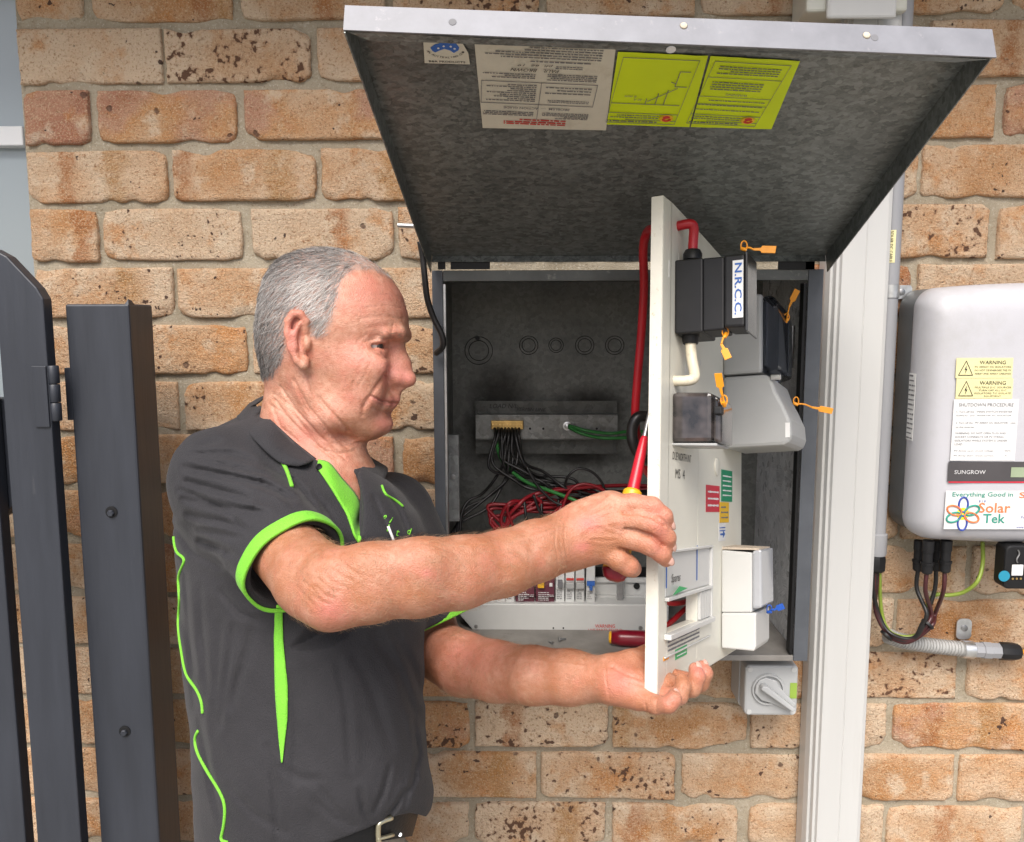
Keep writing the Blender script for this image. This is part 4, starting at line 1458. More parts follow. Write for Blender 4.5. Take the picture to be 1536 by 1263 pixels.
MB().lathe(G(uf + .02, bw, bv) + PZ * .002, -PZ, [(0, .0108), (.010, .0098), (.013, .0085)], 16).build('cable_gland', M_BLK, fz, auto=40)
# red supply cable: gland, over, through the board, down behind it
hu, hv = pan(1017, 340)
bez = lambda a, b, c, d, n=14: [(1 - t) ** 3 * a + 3 * t * (1 - t) ** 2 * b + 3 * t * t * (1 - t) * c + t ** 3 * d for t in np.linspace(0, 1, n)]
hq = G(hu, .0, hv)
pts = bez(gp_ + PZ * .006, gp_ + PZ * .045, hq + PN * .034 + PZ * .004, hq, 12) + [G(hu, -.02, hv),
       cam(972, 347, 1.04), cam(965, 372, 1.07), cam(966, 430, 1.10), cam(962, 500, 1.12), cam(956, 570, 1.13), cam(953, 630, 1.14), cam(962, 690, 1.16), cam(980, 720, 1.18)]
tag(MB().tube(pts, .0058, 12, 4).build('supply_cable', M_REDW, None, smooth=True), 'thick red cable looping from the fuse behind the board edge', 'cable')
wu, wv = pan(1012, 570)
pts = bez(G(uf + .02, bw, bv) - PZ * .006, G(uf + .02, bw, bv) - PZ * .055, G(wu, .05, wv - .004), G(wu, -.008, wv), 14)
tag(MB().tube(pts, .0062, 12, 8).build('meter_tail', M_CRMW, None, smooth=True), 'short cream cable curving from the fuse into the board', 'cable')

# ---- smoked link box
ul = pan(1008, 640)[0]
lk = thing('neutral_link', PO + PX * ul + PZ * side(1040, 666, ul)[1], 'smoky transparent link box below the black fuse', 'link box')
sprism(srect(1007, 588, 1068, 664, 588, 663), ul, .06, 'cover', M_SMOKE, lk, bevel=.005)
sprism(srect(1068.2, 590, 1082, 662, 600, 666), ul + .003, .055, 'front', M_SMOKE, lk, bevel=.004)
sprism(srect(1007, 664.5, 1075, 668, 664.5, 669), ul + .002, .055, 'base', M_GREYP, lk, bevel=.001)
sprism(srect(1070, 609, 1083, 622, 609, 622), ul - .002, .01, 'latch', M_BLK, lk)

# ---- big grey meter
um = pan(1084, 620)[0]
mt = thing('electricity_meter', PO + PX * um + PZ * side(1120, 670, um)[1], 'large grey electricity meter with clear window on the board', 'meter')
sprism([(1084, 442), (1143, 440), (1143, 559), (1084, 563)], um, .12, 'case', M_GREYP, mt, bevel=.004)
sprism([(1143.3, 444), (1158, 442), (1165, 450), (1168, 470), (1167, 552), (1143.3, 560)], um + .003, .11, 'window', M_GLASS, mt, bevel=.004)
sprism([(1144, 452), (1152, 452), (1152, 550), (1144, 552)], um + .012, .09, 'register', M_INVD, mt)
sprism([(1152.3, 480), (1153.5, 480), (1153.5, 520), (1152.3, 520)], um + .03, .05, 'display', mk('red_display', (.2, .02, .03), .3), mt, bevel=0)
sprism([(1084, 565), (1150, 561), (1158, 568), (1165, 588), (1176, 608), (1186, 630), (1188, 652), (1184, 664), (1175, 668), (1084, 673)], um - .002, .12, 'terminal_cover', M_GREYP, mt, bevel=.005)
lbw = [side(x, y, um - .002) for x, y in ((1178, 634), (1185, 634), (1185, 656), (1178, 656))]
MB().fbox((PO + PX * (um - .002), PN, PZ, np.cross(PN, PZ)), lbw[0][0], lbw[1][0], lbw[2][1], lbw[0][1], .0002, .0008).build('small_label', M_WHITE, mt)
MB().lathe(G(um - .002, *side(1157, 566, um - .002)), PN, [(0, .004), (.012, .004)], 8).build('cover_screw', M_ZINC, mt)

# ---- white lower meter (ripple relay) box
ur = pan(1082, 900)[0]
rl = thing('relay_box', PO + PX * ur + PZ * side(1110, 976, ur)[1], 'white plastic relay box with clear front low on the board', 'relay box')
sprism([(1082, 825), (1128, 829), (1128, 919), (1082, 919)], ur, .085, 'upper_case', M_WPLAST, rl, bevel=.002)
sprism([(1082, 919.5), (1134, 919.5), (1134, 970), (1131, 977), (1082, 972)], ur - .001, .088, 'lower_case', M_WPLAST, rl, bevel=.002)
sprism([(1128.3, 826), (1142, 824), (1143, 912), (1128.3, 914)], ur + .002, .08, 'clear_front', M_MILKY, rl, bevel=.003)
sprism([(1130, 838), (1135, 837), (1135, 902), (1130, 904)], ur + .02, .05, 'dial_plate', M_WHITE, rl, bevel=0)
sprism([(1082, 820), (1138, 823), (1138, 825), (1082, 824)], ur + .004, .076, 'dusty_top', mk('brown_dust', (.5, .42, .33), .8), rl, bevel=0)

# ---- plastic seals


def seal(cpx, d, pts, m, label, grp=None):
    """a flat flag on a thin tie; pts: photo positions base -> flag start -> flag end"""
    t = thing('security_seal', cam(*pts[0], d), label, 'seal', grp)
    a, b, c = [cam(x, y, dd) for (x, y), dd in zip(pts, (d, d - .004, d - .012))]
    MB().tube([a, (a + b) / 2 + AU * .002, b], .0012, 6).build('tie', m, t, smooth=True)
    X = unit(c - b)
    Y = unit(np.cross(X, AF + .35 * AR))
    N = np.cross(X, Y)
    L = np.linalg.norm(c - b)
    MB().prism((b, X, Y, N), [(0, -.0014), (L * .28, -.0016), (L * .34, -.0040), (L * .9, -.0044), (L * .93, .0038), (L * .36, .0042), (L * .3, .0018), (0, .0014)], -.0006, .0006).build('flag', m, t, bevel=.0004)
    MB().lathe(a, unit(a - b) + .3 * AU, [(-.003, .0022), (.003, .0022), (.004, .0014)], 10).build('lock', m, t, auto=40)
    lp = [a + AR * math.cos(t_) * .0035 + AU * (.004 + math.sin(t_) * .0055) for t_ in np.linspace(-1.57, 4.7, 12)]
    MB().tube(lp, .0009, 5, 3).build('loop', m, t, smooth=True)
    return t


def sdep(px, py, u):
    w, v = side(px, py, u)
    return topx(PO + PX * u + PN * w + PZ * v)[2] - .003


seal(0, sdep(1116, 374, uf + .02), [(1116, 374), (1130, 374), (1167, 374)], M_ORNG, 'orange seal lying across the top of the black fuse')
seal(0, sdep(1088, 505, uf + .015), [(1088, 503), (1082, 516), (1094, 540)], M_ORNG, 'orange seal hanging below the black fuse')
seal(0, sdep(1086, 606, ul), [(1086, 606), (1083, 592), (1076, 557)], M_ORNG, 'orange seal standing up beside the smoky link box')
seal(0, sdep(1176, 482, um + .06), [(1180, 480), (1184, 460), (1197, 432)], M_ORNG, 'orange seal pointing up beside the meter window')
seal(0, sdep(1194, 606, um + .04), [(1194, 606), (1218, 611), (1252, 617)], M_ORNG, 'orange seal sticking out right of the meter cover')
seal(0, sdep(1154, 918, ur + .05), [(1154, 918), (1160, 915), (1177, 908)], M_BLUE, 'blue seal on the corner of the white relay box')

# ================================================================== isolator switch below the box
YI = -.085
iso = thing('isolator_switch', at(1157, 1076, -.04), 'grey weatherproof isolator switch with rotary handle under the meter box', 'switch')
c = at(1157, 1036, YI)
S = .0425
M_ISO = mk('isolator_grey', (.44, .45, .45), .4, var=.03)


def rrect(a, b, r, n=5):
    o = []
    for cx, cy, t0 in ((a - r, b - r, 0), (-a + r, b - r, 90), (-a + r, -b + r, 180), (a - r, -b + r, 270)):
        for i in range(n + 1):
            t = math.radians(t0 + 90 * i / n)
            o.append((cx + r * math.cos(t), cy + r * math.sin(t)))
    return o


f = WALLF(c)
MB().prism(f, rrect(S * 1.02, S * 1.02, .008), -.085, -.034).build('base', M_ISO, iso, bevel=.001)
MB().prism(f, rrect(S, S, .008), -.0335, 0).build('cover', M_ISO, iso, bevel=.004)
t = np.linspace(0, 2 * math.pi, 33)[:-1]
dial = [(math.cos(a) * .024 - .004, math.sin(a) * .024) for a in t]
ring = MB()
ring.rings([np.array([c + np.array((x, -.0005, z)) for x, z in [(math.cos(a) * rr - .006, math.sin(a) * rr + .003) for a in t]]) + np.array((0, -yy, 0)) for rr, yy in ((.0265, 0), (.0255, .004), (.023, .004), (.0225, .001))], cap=False)
ring.build('dial_rim', M_ISO, iso, auto=40)
th = math.radians(-34)
hx = np.array((math.cos(th), 0, math.sin(th)))
hz = np.array((-math.sin(th), 0, math.cos(th)))
hf = (c + np.array((-.006, -.001, .003)), hx, hz, np.array((0, -1., 0)))
MB().prism(hf, [(-.022, -.004), (-.016, -.016), (0, -.020), (.02, -.014), (.048, -.010), (.050, .006), (.02, .012), (0, .020), (-.016, .015), (-.022, .006)], .001, .006).build('dial', M_ISO, iso, bevel=.0015)
MB().prism(hf, [(-.018, -.003), (.046, -.005), (.047, .002), (-.014, .007), (-.019, .003)], .0062, .020).build('handle', M_ISO, iso, bevel=.002)
for dx, dz in ((-1, -1), (1, 1), (-1, 1), (1, -1)):
    MB().lathe(c + np.array((dx * S * .82, -.0002, dz * S * .84)), (0, -1, 0), [(-.002, .0042), (.0012, .0042), (.0014, .002)], 12).build('cover_screw', M_LGREY, iso, auto=30)
q = at(1190, 1036, YI - .0005)
MB().span((q[0] - .0055, YI - .001, q[2] - .013), (q[0] + .0055, YI - .0002, q[2] + .013)).build('label', mk('lime_label', (.28, .42, .06), .5), iso)

# ================================================================== white downpipe / duct right of the box
YD = -.062
d0, d1 = at(1198, 1263, -.02)[0], at(1292, 1263, YD)[0]
duct = thing('downpipe', ((d0 + d1) / 2, -.05, 0), 'white ribbed rectangular downpipe running up beside the meter box', 'downpipe')
ys = [(d0, -.004), (d0, YD + .030), (d0 + .003, YD + .016), (d0 + .007, YD + .016), (d0 + .0085, YD + .006), (d0 + .013, YD + .006), (d0 + .015, YD),
      (d0 + .05, YD), (d0 + .051, YD + .0012), (d0 + .052, YD), (d1 - .008, YD), (d1 - .002, YD + .003), (d1, YD + .007), (d1, -.004)]
duct_m = MB()
duct_m.prism((np.array((0, 0, 0.)), np.array((1., 0, 0)), np.array((0, 1., 0)), np.array((0, 0, 1.))), ys, 0, 2.325)
duct_m.build('pipe', M_PVC, duct, bevel=.0006)
e0, e1 = at(1209, 12, YD - .012), at(1360, 30, YD - .012)
MB().span((e0[0], YD - .014, e1[2] + .012), (e1[0], -.004, 2.322)).build('top_collar', mk('olive_white_paint', (.55, .55, .48), .4, var=.04), duct, bevel=.004)
MB().span((at(1240, 12, YD - .02)[0], YD - .022, e1[2]), (at(1345, 12, YD - .02)[0], YD - .0145, 2.321)).build('top_cover', M_PVC, duct, bevel=.004)

# ---- grey conduit with its label, clip, coupling
YK = -.042
RK = .0128
c0 = np.array((at(1318, 800, YK)[0], YK, at(1318, 800, YK)[2]))
c1z = 2.32
con = thing('conduit', c0, 'straight grey conduit running down beside the white downpipe', 'conduit')
cx_ = (at(1337, 350, YK)[0] + at(1318, 800, YK)[0]) / 2
MB().lathe((cx_, YK, c0[2]), (0, 0, 1), [(0, RK), (c1z - c0[2], RK)], 20).build('pipe', M_COND, con, auto=40)
z8 = at(1318, 832, YK)[2]
MB().lathe((cx_, YK, z8), (0, 0, 1), [(0, RK * 1.15), (.003, RK * 1.22), (.035, RK * 1.22), (.037, RK * 1.0)], 20).build('coupling', M_COND, con, auto=40)
MB().lathe((cx_, YK, z8 - .028), (0, 0, 1), [(0, RK * .9), (.004, RK * 1.2), (.022, RK * 1.25), (.028, RK * 1.05)], 8).build('gland_nut', M_BLK, con, auto=30)
q0, q1 = at(1333, 345, YK - .0125), at(1333, 394, YK - .0125)
t = np.linspace(math.radians(215), math.radians(268), 9)
lm = MB()
lm.rings([np.array([(cx_ + math.cos(a) * (RK + .0005), YK + math.sin(a) * (RK + .0005), z) for a in t]) for z in (q1[2], q0[2])], cap=False, closed=False)
lm.build('label', M_LYEL, con, smooth=True)
k = MB()
ta = math.radians(243)
nrm = np.array((math.cos(ta), math.sin(ta), 0))
put_text(k, 'SOLAR DC CABLE', (np.array((cx_, YK, (q0[2] + q1[2]) / 2)) + nrm * (RK + .0008), np.array((0, 0, -1.)), np.array((-math.sin(ta), math.cos(ta), 0)), nrm), 0, 0, 0, width=.047, height=.0045)
k.build('label_print', M_INK, con)
q = at(1350, 438, -.012)
sdl = thing('conduit_saddle', (q[0], -.01, q[2]), 'zinc half saddle clip holding the upright conduit to the bricks', 'clip')
t = np.linspace(math.radians(170), math.radians(370), 16)
sm_ = MB()
sm_.rings([np.array([(cx_ + math.cos(a) * rr, YK + math.sin(a) * rr, z) for a in t]) for rr, z in ((RK + .0014, q[2] - .010), (RK + .0014, q[2] + .010))], cap=False, closed=False)
sm_.build('strap', M_ZINC, sdl, smooth=True)
MB().prism(WALLF((q[0] - .004, -.006, q[2])), [(x + .006, z) for x, z in rrect(.019, .011, .006)], 0, .002).build('foot', M_ZINC, sdl)
MB().lathe((q[0] + .004, -.008, q[2]), (0, -1, 0), [(0, .0055), (.002, .0055), (.003, .003)], 12).build('screw', M_STEEL, sdl, auto=30)

# ---- corrugated conduit low on the right
p0, p1 = at(1352, 958, -.03), at(1448, 974, -.028)
L_ = np.linalg.norm(p1 - p0)
cor = thing('flexible_conduit', p0, 'grey corrugated conduit with screwed gland clipped low on the bricks', 'conduit')
mid = at(1393, 968, -.028)
path = spline([at(1330, 953, -.034), at(1352, 961, -.031), mid, p1], 20)
seg = np.concatenate([[0], np.cumsum(np.linalg.norm(np.diff(path, axis=0), axis=1))])
n_ = 150
pp = np.stack([np.interp(np.linspace(0, seg[-1], n_), seg, path[:, i]) for i in range(3)], 1)
rad = .0118 + .0013 * np.sign(np.sin(np.linspace(0, seg[-1], n_) / .0052 * 2 * math.pi)) * .8
MB().tube(pp, rad, 16, smooth=0).build('hose', mk('conduit_hose', (.36, .36, .35), .45), cor, auto=30)
ax = unit(at(1536, 978, -.028) - p1)
MB().lathe(p1 - ax * .006, ax, [(0, .0135), (.001, .0145), (.018, .0145), (.019, .0135)], 18).build('band', M_ZINC, cor, auto=40)
MB().lathe(p1 + ax * .013, ax, [(0, .0128), (.014, .0128), (.0145, .0142), (.027, .0142), (.028, .0132), (.042, .0132)], 8).build('adaptor', M_COND, cor, auto=30)
MB().lathe(p1 + ax * .0555, ax, [(0, .013), (.003, .0148), (.022, .0148), (.032, .0125), (.035, .009)], 10).build('gland_nut', M_BLK, cor, auto=30)
MB().tube([p1 + ax * .085, p1 + ax * .10, p1 + ax * .2 + np.array((0, .0, .01))], .0042, 8).build('cable', M_ORNG, cor, smooth=True)
q = at(1448, 945, -.012)
MB().prism(WALLF((q[0], -.006, q[2])), rrect(.0125, .018, .008), 0, .002).build('clip_foot', M_ZINC, cor)
MB().lathe((q[0], -.008, q[2] + .002), (0, -1, 0), [(0, .0055), (.002, .0055), (.003, .003)], 12).build('screw', M_STEEL, cor, auto=30)

# ================================================================== inverter
YV = -.13
ix0 = at(1346, 640, -.03)[0]
ix1 = ix0 + .37
iz1, iz0 = at(1500, 427, YV)[2], at(1450, 822, YV)[2]
inv = thing('solar_inverter', ((ix0 + ix1) / 2, -.1, iz0), 'pale grey solar inverter with warning labels mounted on the wall', 'inverter')
icx, icz = (ix0 + ix1) / 2, (iz0 + iz1) / 2
IFr = WALLF((0, YV, 0))


def shell(dx, top_bow, bot_bow, r):
    """rounded front outline with gently bowed top and bottom"""
    a = (ix1 - ix0) / 2 - dx
    o = []
    base = rrect(a, (iz1 - iz0) / 2 - dx - .008, r, 10)
    out = []
    P = base + [base[0]]
    for (x0, z0), (x1, z1) in zip(P[:-1], P[1:]):
        n = max(1, int(math.hypot(x1 - x0, z1 - z0) / .02))
        for i in range(n):
            out.append((x0 + (x1 - x0) * i / n, z0 + (z1 - z0) * i / n))
    return [(icx + x, icz + z + (.010 * (1 - (x / a) ** 2) + .003) * (1 if z > 0 else -.75)) for x, z in out]


out0 = np.array(shell(0, 0, 0, .028))
ic = np.array((icx, icz))
fr3 = lambda y, s: np.array([(x, y, z) for x, z in ic + (out0 - ic) * s])
s_ = MB()
prof_ = [(-.058, .975), (-.060, .99), (-.066, 1.0), (-.085, .998), (-.100, .985), (-.111, .962), (-.119, .93), (-.1245, .88), (-.1275, .80), (-.129, .65), (-.1297, .4), (YV, .02)]
s_.rings([fr3(y, q_) for y, q_ in prof_], cap=True)
s_.build('front_cover', M_INV, inv, smooth=True)
s_ = MB()
s_.rings([fr3(-.012, .995), fr3(-.0575, .985)], cap=True)
s_.build('heat_sink', M_INVD, inv, auto=40)
s_ = MB()
zz0, zz1 = at(1355, 660, -.075)[2], at(1355, 560, -.075)[2]
MB().span((ix0 - .0007, -.086, zz0), (ix0 - .0002, -.064, zz1)).build('rating_plate', M_WHITE, inv)
k = MB()
put_lines(k, (np.array((ix0 - .0009, -.064, zz0)), np.array((0, -1., 0)), np.array((0, 0, 1.)), np.array((-1., 0, 0))), .002, .02, (zz1 - zz0), 0, 14, 0, rb, .5)
k.build('plate_print', M_INKG, inv)
YL = YV - .0006


def lab(x0, y0, x1, y1, m, name='label'):
    a, b = at(x0, y0, YL), at(x1, y1, YL)
    MB().span((a[0], YL, b[2]), (b[0], YL + .0005, a[2])).build(name, m, inv)
    return WALLF((a[0], YL - .0002, b[2])), b[0] - a[0], a[2] - b[2]


for (y0, y1), ls in (((537, 567), 3), ((567.6, 598), 4)):
    f, w, h = lab(1435, y0, 1518, y1, M_LYEL, 'warning_label')
    k = MB()
    tri = [(.05, .14), (.30, .14), (.175, .86)]
    for i in range(3):
        (ax_, ay), (bx, by) = tri[i], tri[(i + 1) % 3]
        k.tube([f[0] + f[1] * ax_ * w + f[2] * ay * h, f[0] + f[1] * bx * w + f[2] * by * h], .0006, 4, 1)
    k.prism(f, [(.185 * w, .65 * h), (.15 * w, .40 * h), (.175 * w, .42 * h), (.16 * w, .2 * h), (.2 * w, .47 * h), (.178 * w, .45 * h)], .0001, .0004)
    put_text(k, 'WARNING', f, w * .64, h * .78, 0, width=w * .46, height=h * .18)
    tx = ['PV ARRAY DC ISOLATORS', 'DO NOT DE-ENERGISE THE PV', 'ARRAY AND ARRAY CABLINGS'] if ls == 3 else ['MULTIPLE D.C. SOURCES', 'TURN OFF ALL D.C.', 'ISOLATORS TO ISOLATE', 'EQUIPMENT']
    for i, t in enumerate(tx):
        put_text(k, t, f, w * .65, h * (.56 - i * (.17 if ls == 3 else .145)), 0, width=w * (.64 if len(t) > 18 else .5 if len(t) > 12 else .3), height=h * .085)
    k.build('print', M_INK, inv)
f, w, h = lab(1431, 598.8, 1522, 691, M_WHITE, 'shutdown_label')
k = MB()
put_text(k, 'SHUTDOWN PROCEDURE', f, w * .5, h * .91, 0, width=w * .84, height=h * .055)
for i, (t, ww) in enumerate((('1. Turn off the  "MAIN SWITCH INVERTER', .86), ('SUPPLY)"  and  "INVERTER AC ISOLATOR"', .86), ('2. Turn off the  "PV ARRAY DC ISOLATOR"  next', .92), ('to the inverter.', .3), ('WARNING: DO NOT OPEN PLUG AND', .78), ('SOCKET CONNECTS OR PV STRING', .75), ('ISOLATORS WHILE SYSTEM IS UNDER', .81), ('LOAD', .12), ('PV Array open circuit voltage ______VDC', .88), ('PV Array short circuit current_______A', .82))):
    put_text(k, t, f, w * .05, h * (.80, .735, .62, .55, .45, .39, .33, .27, .16, .08)[i], 0, width=w * ww, height=h * .032, center=False)
k.build('print', M_INKG, inv)
f, w, h = lab(1423, 692.5, 1620, 722, mk('inverter_band', (.07, .065, .068), .35), 'dark_band')
k = MB()
put_text(k, 'SUNGROW', f, w * .165, h * .47, 0, width=w * .235, height=h * .2, bold=.004)
k.build('lettering', mk('band_lettering', (.6, .6, .6), .4), inv)
lab(1423, 722.2, 1620, 724.5, M_LRED, 'red_line')
YL -= .0008
f2, w2, h2 = lab(1517, 701, 1600, 716, mk('lcd', (.30, .36, .24), .2), 'display')
YL += .0008
f, w, h = lab(1419, 736, 1580, 794, M_WHITE, 'installer_label')
GRN_T = mk('logo_teal', (.02, .27, .20), .5)
ORG_T = mk('logo_orange', (.75, .20, .07), .5)
BLU_T = mk('logo_blue', (.03, .06, .33), .5)
YEL_T = mk('logo_yellow', (.80, .70, .03), .5)
k = MB()
put_text(k, 'Everything Good in', f, w * .335, h * .89, 0, width=w * .55, height=h * .15, bold=.008)
k.build('teal_slogan', GRN_T, inv)
k = MB()
put_text(k, 'Tek', f, w * .44 + .002, h * .28, 0, width=w * .20, height=h * .24, bold=.012)
k.build('teal_name', GRN_T, inv)
k = MB()
put_text(k, '02 66', f, w * .81, h * .2, 0, width=w * .17, height=h * .12, bold=.008)
k.build('teal_number', GRN_T, inv)
k = MB()
put_text(k, 'Solar', f, w * .815, h * .89, 0, width=w * .3, height=h * .15, bold=.008)
put_text(k, 'Solar', f, w * .45, h * .56, 0, width=w * .29, height=h * .26, bold=.012)
k.build('orange_print', ORG_T, inv)
k = MB()
for i, t in enumerate(('Customised', 'Energy St', 'Off Grid', 'Solar')):
    put_text(k, t, f, w * .72, h * (.74 - i * .11), 0, height=h * .075, center=False)
put_text(k, 'For Service', f, w * .70, h * .32, 0, height=h * .07, center=False)
put_text(k, 'www.888solar', f, w * .66, h * .06, 0, height=h * .06, center=False)
put_text(k, '8 1 8', f, w * .335, h * .73, 0, width=w * .06)
k.build('navy_print', BLU_T, inv)
lc = f[0] + f[1] * w * .165 + f[2] * h * .40
for j, (mm, angs) in enumerate(((BLU_T, (90, 270)), (GRN_T, (22, 202)), (ORG_T, (158, 338)))):
    k = MB()
    for a_ in angs:
        a_ = math.radians(a_)
        dr = np.array((math.cos(a_), 0, math.sin(a_)))
        pr_ = np.array((-math.sin(a_), 0, math.cos(a_)))
        tt = np.linspace(0, 2 * math.pi, 29)
        pts = [lc + dr * (h * .24 + h * .19 * math.cos(q)) + pr_ * h * .115 * math.sin(q) + np.array((0, -.0002 - j * .0002, 0)) for q in tt]
        k.tube(pts, h * .024, 6, 0, cap=False)
    k.build('logo_petal', mm, inv)
k = MB().lathe(lc, (0, -1, 0), [(0, h * .16), (.0001, h * .16)], 16)
k.build('logo_centre', YEL_T, inv)
# plugs and cables under the inverter
plug_px = [(1378, 815), (1386, 818), (1408, 818), (1418, 818)]
cab_end = []
cabs = []
for i, (px, py) in enumerate(((1377, 856), (1390, 860), (1404, 856), (1417, 858))):
    Yp = -.095 if i % 2 else -.065
    q = at(px, py, Yp)
    qt = at(px, 822, Yp)
    t = thing('cable_plug', q, ('black plug under the inverter, leftmost of four', 'black plug under the inverter, second from the left', 'black plug under the inverter, third from the left', 'black plug under the inverter, rightmost of four')[i], 'plug', 'plugs under the inverter')
    L_ = qt[2] - q[2] + .012
    MB().lathe(q, (0, 0, 1), [(0, .0065), (.002, .0082), (.014, .0088), (.0145, .0098), (.018, .0098)], 12).build('nut', M_BLK, t, auto=30)
    MB().lathe(q + np.array((0, 0, .0182)), (0, 0, 1), [(0, .0078), (.016, .0078), (.0165, .0088), (max(L_ - .0182, .03), .0088)], 14).build('barrel', M_BLK, t, auto=40)
    cab_end.append(q)
M_RBW = mk('dark_red_black_cable', (.055, .012, .014), .35, var=.3)
gl = np.array((cx_, YK, z8 - .02))
for i, q in enumerate(cab_end):
    xs_ = (1390, 1397, 1391, 1403)[i]
    pts = [q + np.array((0, 0, .004)), q - np.array((0, 0, .03)), at(xs_, 920, -.085 + .008 * i), at(xs_ - 8 + i, 938, -.08), at(1372, 956 + i, -.07), at(1352, 957 + i * 2, -.06), at(1330, 945 + i * 1.5, -.045), at(1316 - i, 915, -.035), gl + np.array((-.004 + .003 * i, -.003 + .002 * i, -.03)), gl + np.array((-.004 + .003 * i, -.003 + .002 * i, .005))]
    o = MB().tube(pts, .0034, 8, 8).build('solar_cable', (M_BLKW, M_RBW)[i % 2], None, smooth=True)
    tag(o, ('black solar cable dropping from the leftmost plug and looping to the conduit', 'reddish black solar cable from the second plug looping to the conduit', 'black solar cable from the third plug looping to the conduit', 'reddish black solar cable from the rightmost plug looping to the conduit')[i], 'cable', 'solar cables')
o = MB().tube([at(1474, 812, -.07), at(1474, 845, -.07), at(1466, 872, -.08), at(1446, 888, -.07), at(1422, 893, -.06), at(1405, 892, -.055), at(1392, 905, -.05), at(1390, 940, -.05), at(1365, 955, -.05), at(1335, 948, -.04), at(1322, 915, -.03), gl + np.array((.006, 0, .004))], .0032, 8, 8).build('earth_cable', M_GYW, None, smooth=True)
tag(o, 'green and yellow earth cable curving under the inverter', 'cable')
for (px, py), lb in (((1394, 934), 'black cable tie round the cables under the plugs'), ((1332, 951), 'black cable tie near the end of the corrugated conduit')):
    q = at(px, py, -.08 if px > 1350 else -.047)
    o = MB().lathe(q - np.array((.004, 0, .004)), (.7, .1, .7), [(0, .0105), (.003, .0108), (.004, .0105)], 14).build('cable_tie', M_BLK, None, auto=40)
    tag(o, lb, 'cable tie')
# communication dongle, its code square left out
q = at(1524, 850, -.12)
dg_ = thing('communication_dongle', at(1524, 882, -.12), 'black plug-in dongle with round blue mark hanging under the inverter', 'dongle')
z0_, z1_ = at(1524, 884, -.12)[2], at(1524, 818, -.12)[2]
MB().prism(WALLF((q[0] + .004, -.12, (z0_ + z1_) / 2)), rrect(.021, (z1_ - z0_) / 2, .009), -.03, 0).build('body', M_BLK, dg_, bevel=.003)
MB().prism(WALLF(at(1526, 855, -.1206)), rrect(.0085, .0085, .001), 0, .0004).build('label', M_WHITE, dg_)
MB().lathe(at(1506, 864, -.121), (0, -1, 0), [(0, .0085), (.0008, .0085)], 20).build('blue_mark', mk('cyan_mark', (.02, .25, .38), .4), dg_)
for i in range(3):
    MB().lathe(at(1519 + i * 6, 868, -.1212), (0, -1, 0), [(0, .0018), (.0006, .0016)], 10).build('status_light', M_BRASS, dg_)
MB().tube([at(1527 + math.sin(a_) * 2, 825 + a_ * 3.2, -.1215) for a_ in range(7)], .0012, 5, 3).build('chain', M_STEEL, dg_)

# ================================================================== the electrician
# ---- implicit surfaces: every limb is a tapered primitive, blended into one skin, then meshed as one surface


class Field:
    def __init__(s, disp=None):
        s.p = []
        s.disp = disp

    def add(s, f, c, r, k=.01, op='u'):
        s.p.append((f, np.asarray(c, float), float(r), k, op))

    def cone(s, a, b, ra, rb, k=.01, op='u', squash=None):
        a, b = np.asarray(a, float), np.asarray(b, float)
        ab = b - a
        L = ab @ ab + 1e-12

        def f(P):
            q = P - a
            t = np.clip((q @ ab) / L, 0, 1)
            v = q - t[:, None] * ab
            if squash is not None:           # (direction, factor): flatten along a direction
                n, sc = squash
                v = v + np.outer(v @ n, n) * (1 / sc - 1)
            return np.sqrt((v * v).sum(1)) - (ra + (rb - ra) * t)
        s.add(f, (a + b) / 2, math.sqrt(L) / 2 + max(ra, rb), k, op)

    def chain(s, pts, k=.008, op='u'):
        for (a, ra), (b, rb) in zip(pts[:-1], pts[1:]):
            s.cone(a, b, ra, rb, k, op)

    def ell(s, c, ax, rad, k=.01, op='u'):
        c = np.asarray(c, float)
        A = np.array(ax)
        rad = np.asarray(rad, float)

        def f(P):
            q = (P - c) @ A.T
            k0 = np.sqrt(((q / rad) ** 2).sum(1))
            k1 = np.sqrt(((q / rad ** 2) ** 2).sum(1)) + 1e-9
            return k0 * (k0 - 1) / k1
        s.add(f, c, rad.max(), k, op)

    def __call__(s, P, sel=None, margin=.04):
        d = np.full(len(P), margin)
        for i, (f, c, r, k, op) in enumerate(s.p):
            if sel is not None and i not in sel:
                continue
            e = f(P)
            if op == 'u':
                h = np.maximum(k - abs(d - e), 0) / k
                d = np.minimum(d, e) - h * h * k / 4
            elif op == 's':
                e = -e
                h = np.maximum(k - abs(d - e), 0) / k
                d = np.maximum(d, e) + h * h * k / 4
            else:
                d = np.maximum(d, e)
        if s.disp is not None:
            d = d - s.disp(P)
        return d


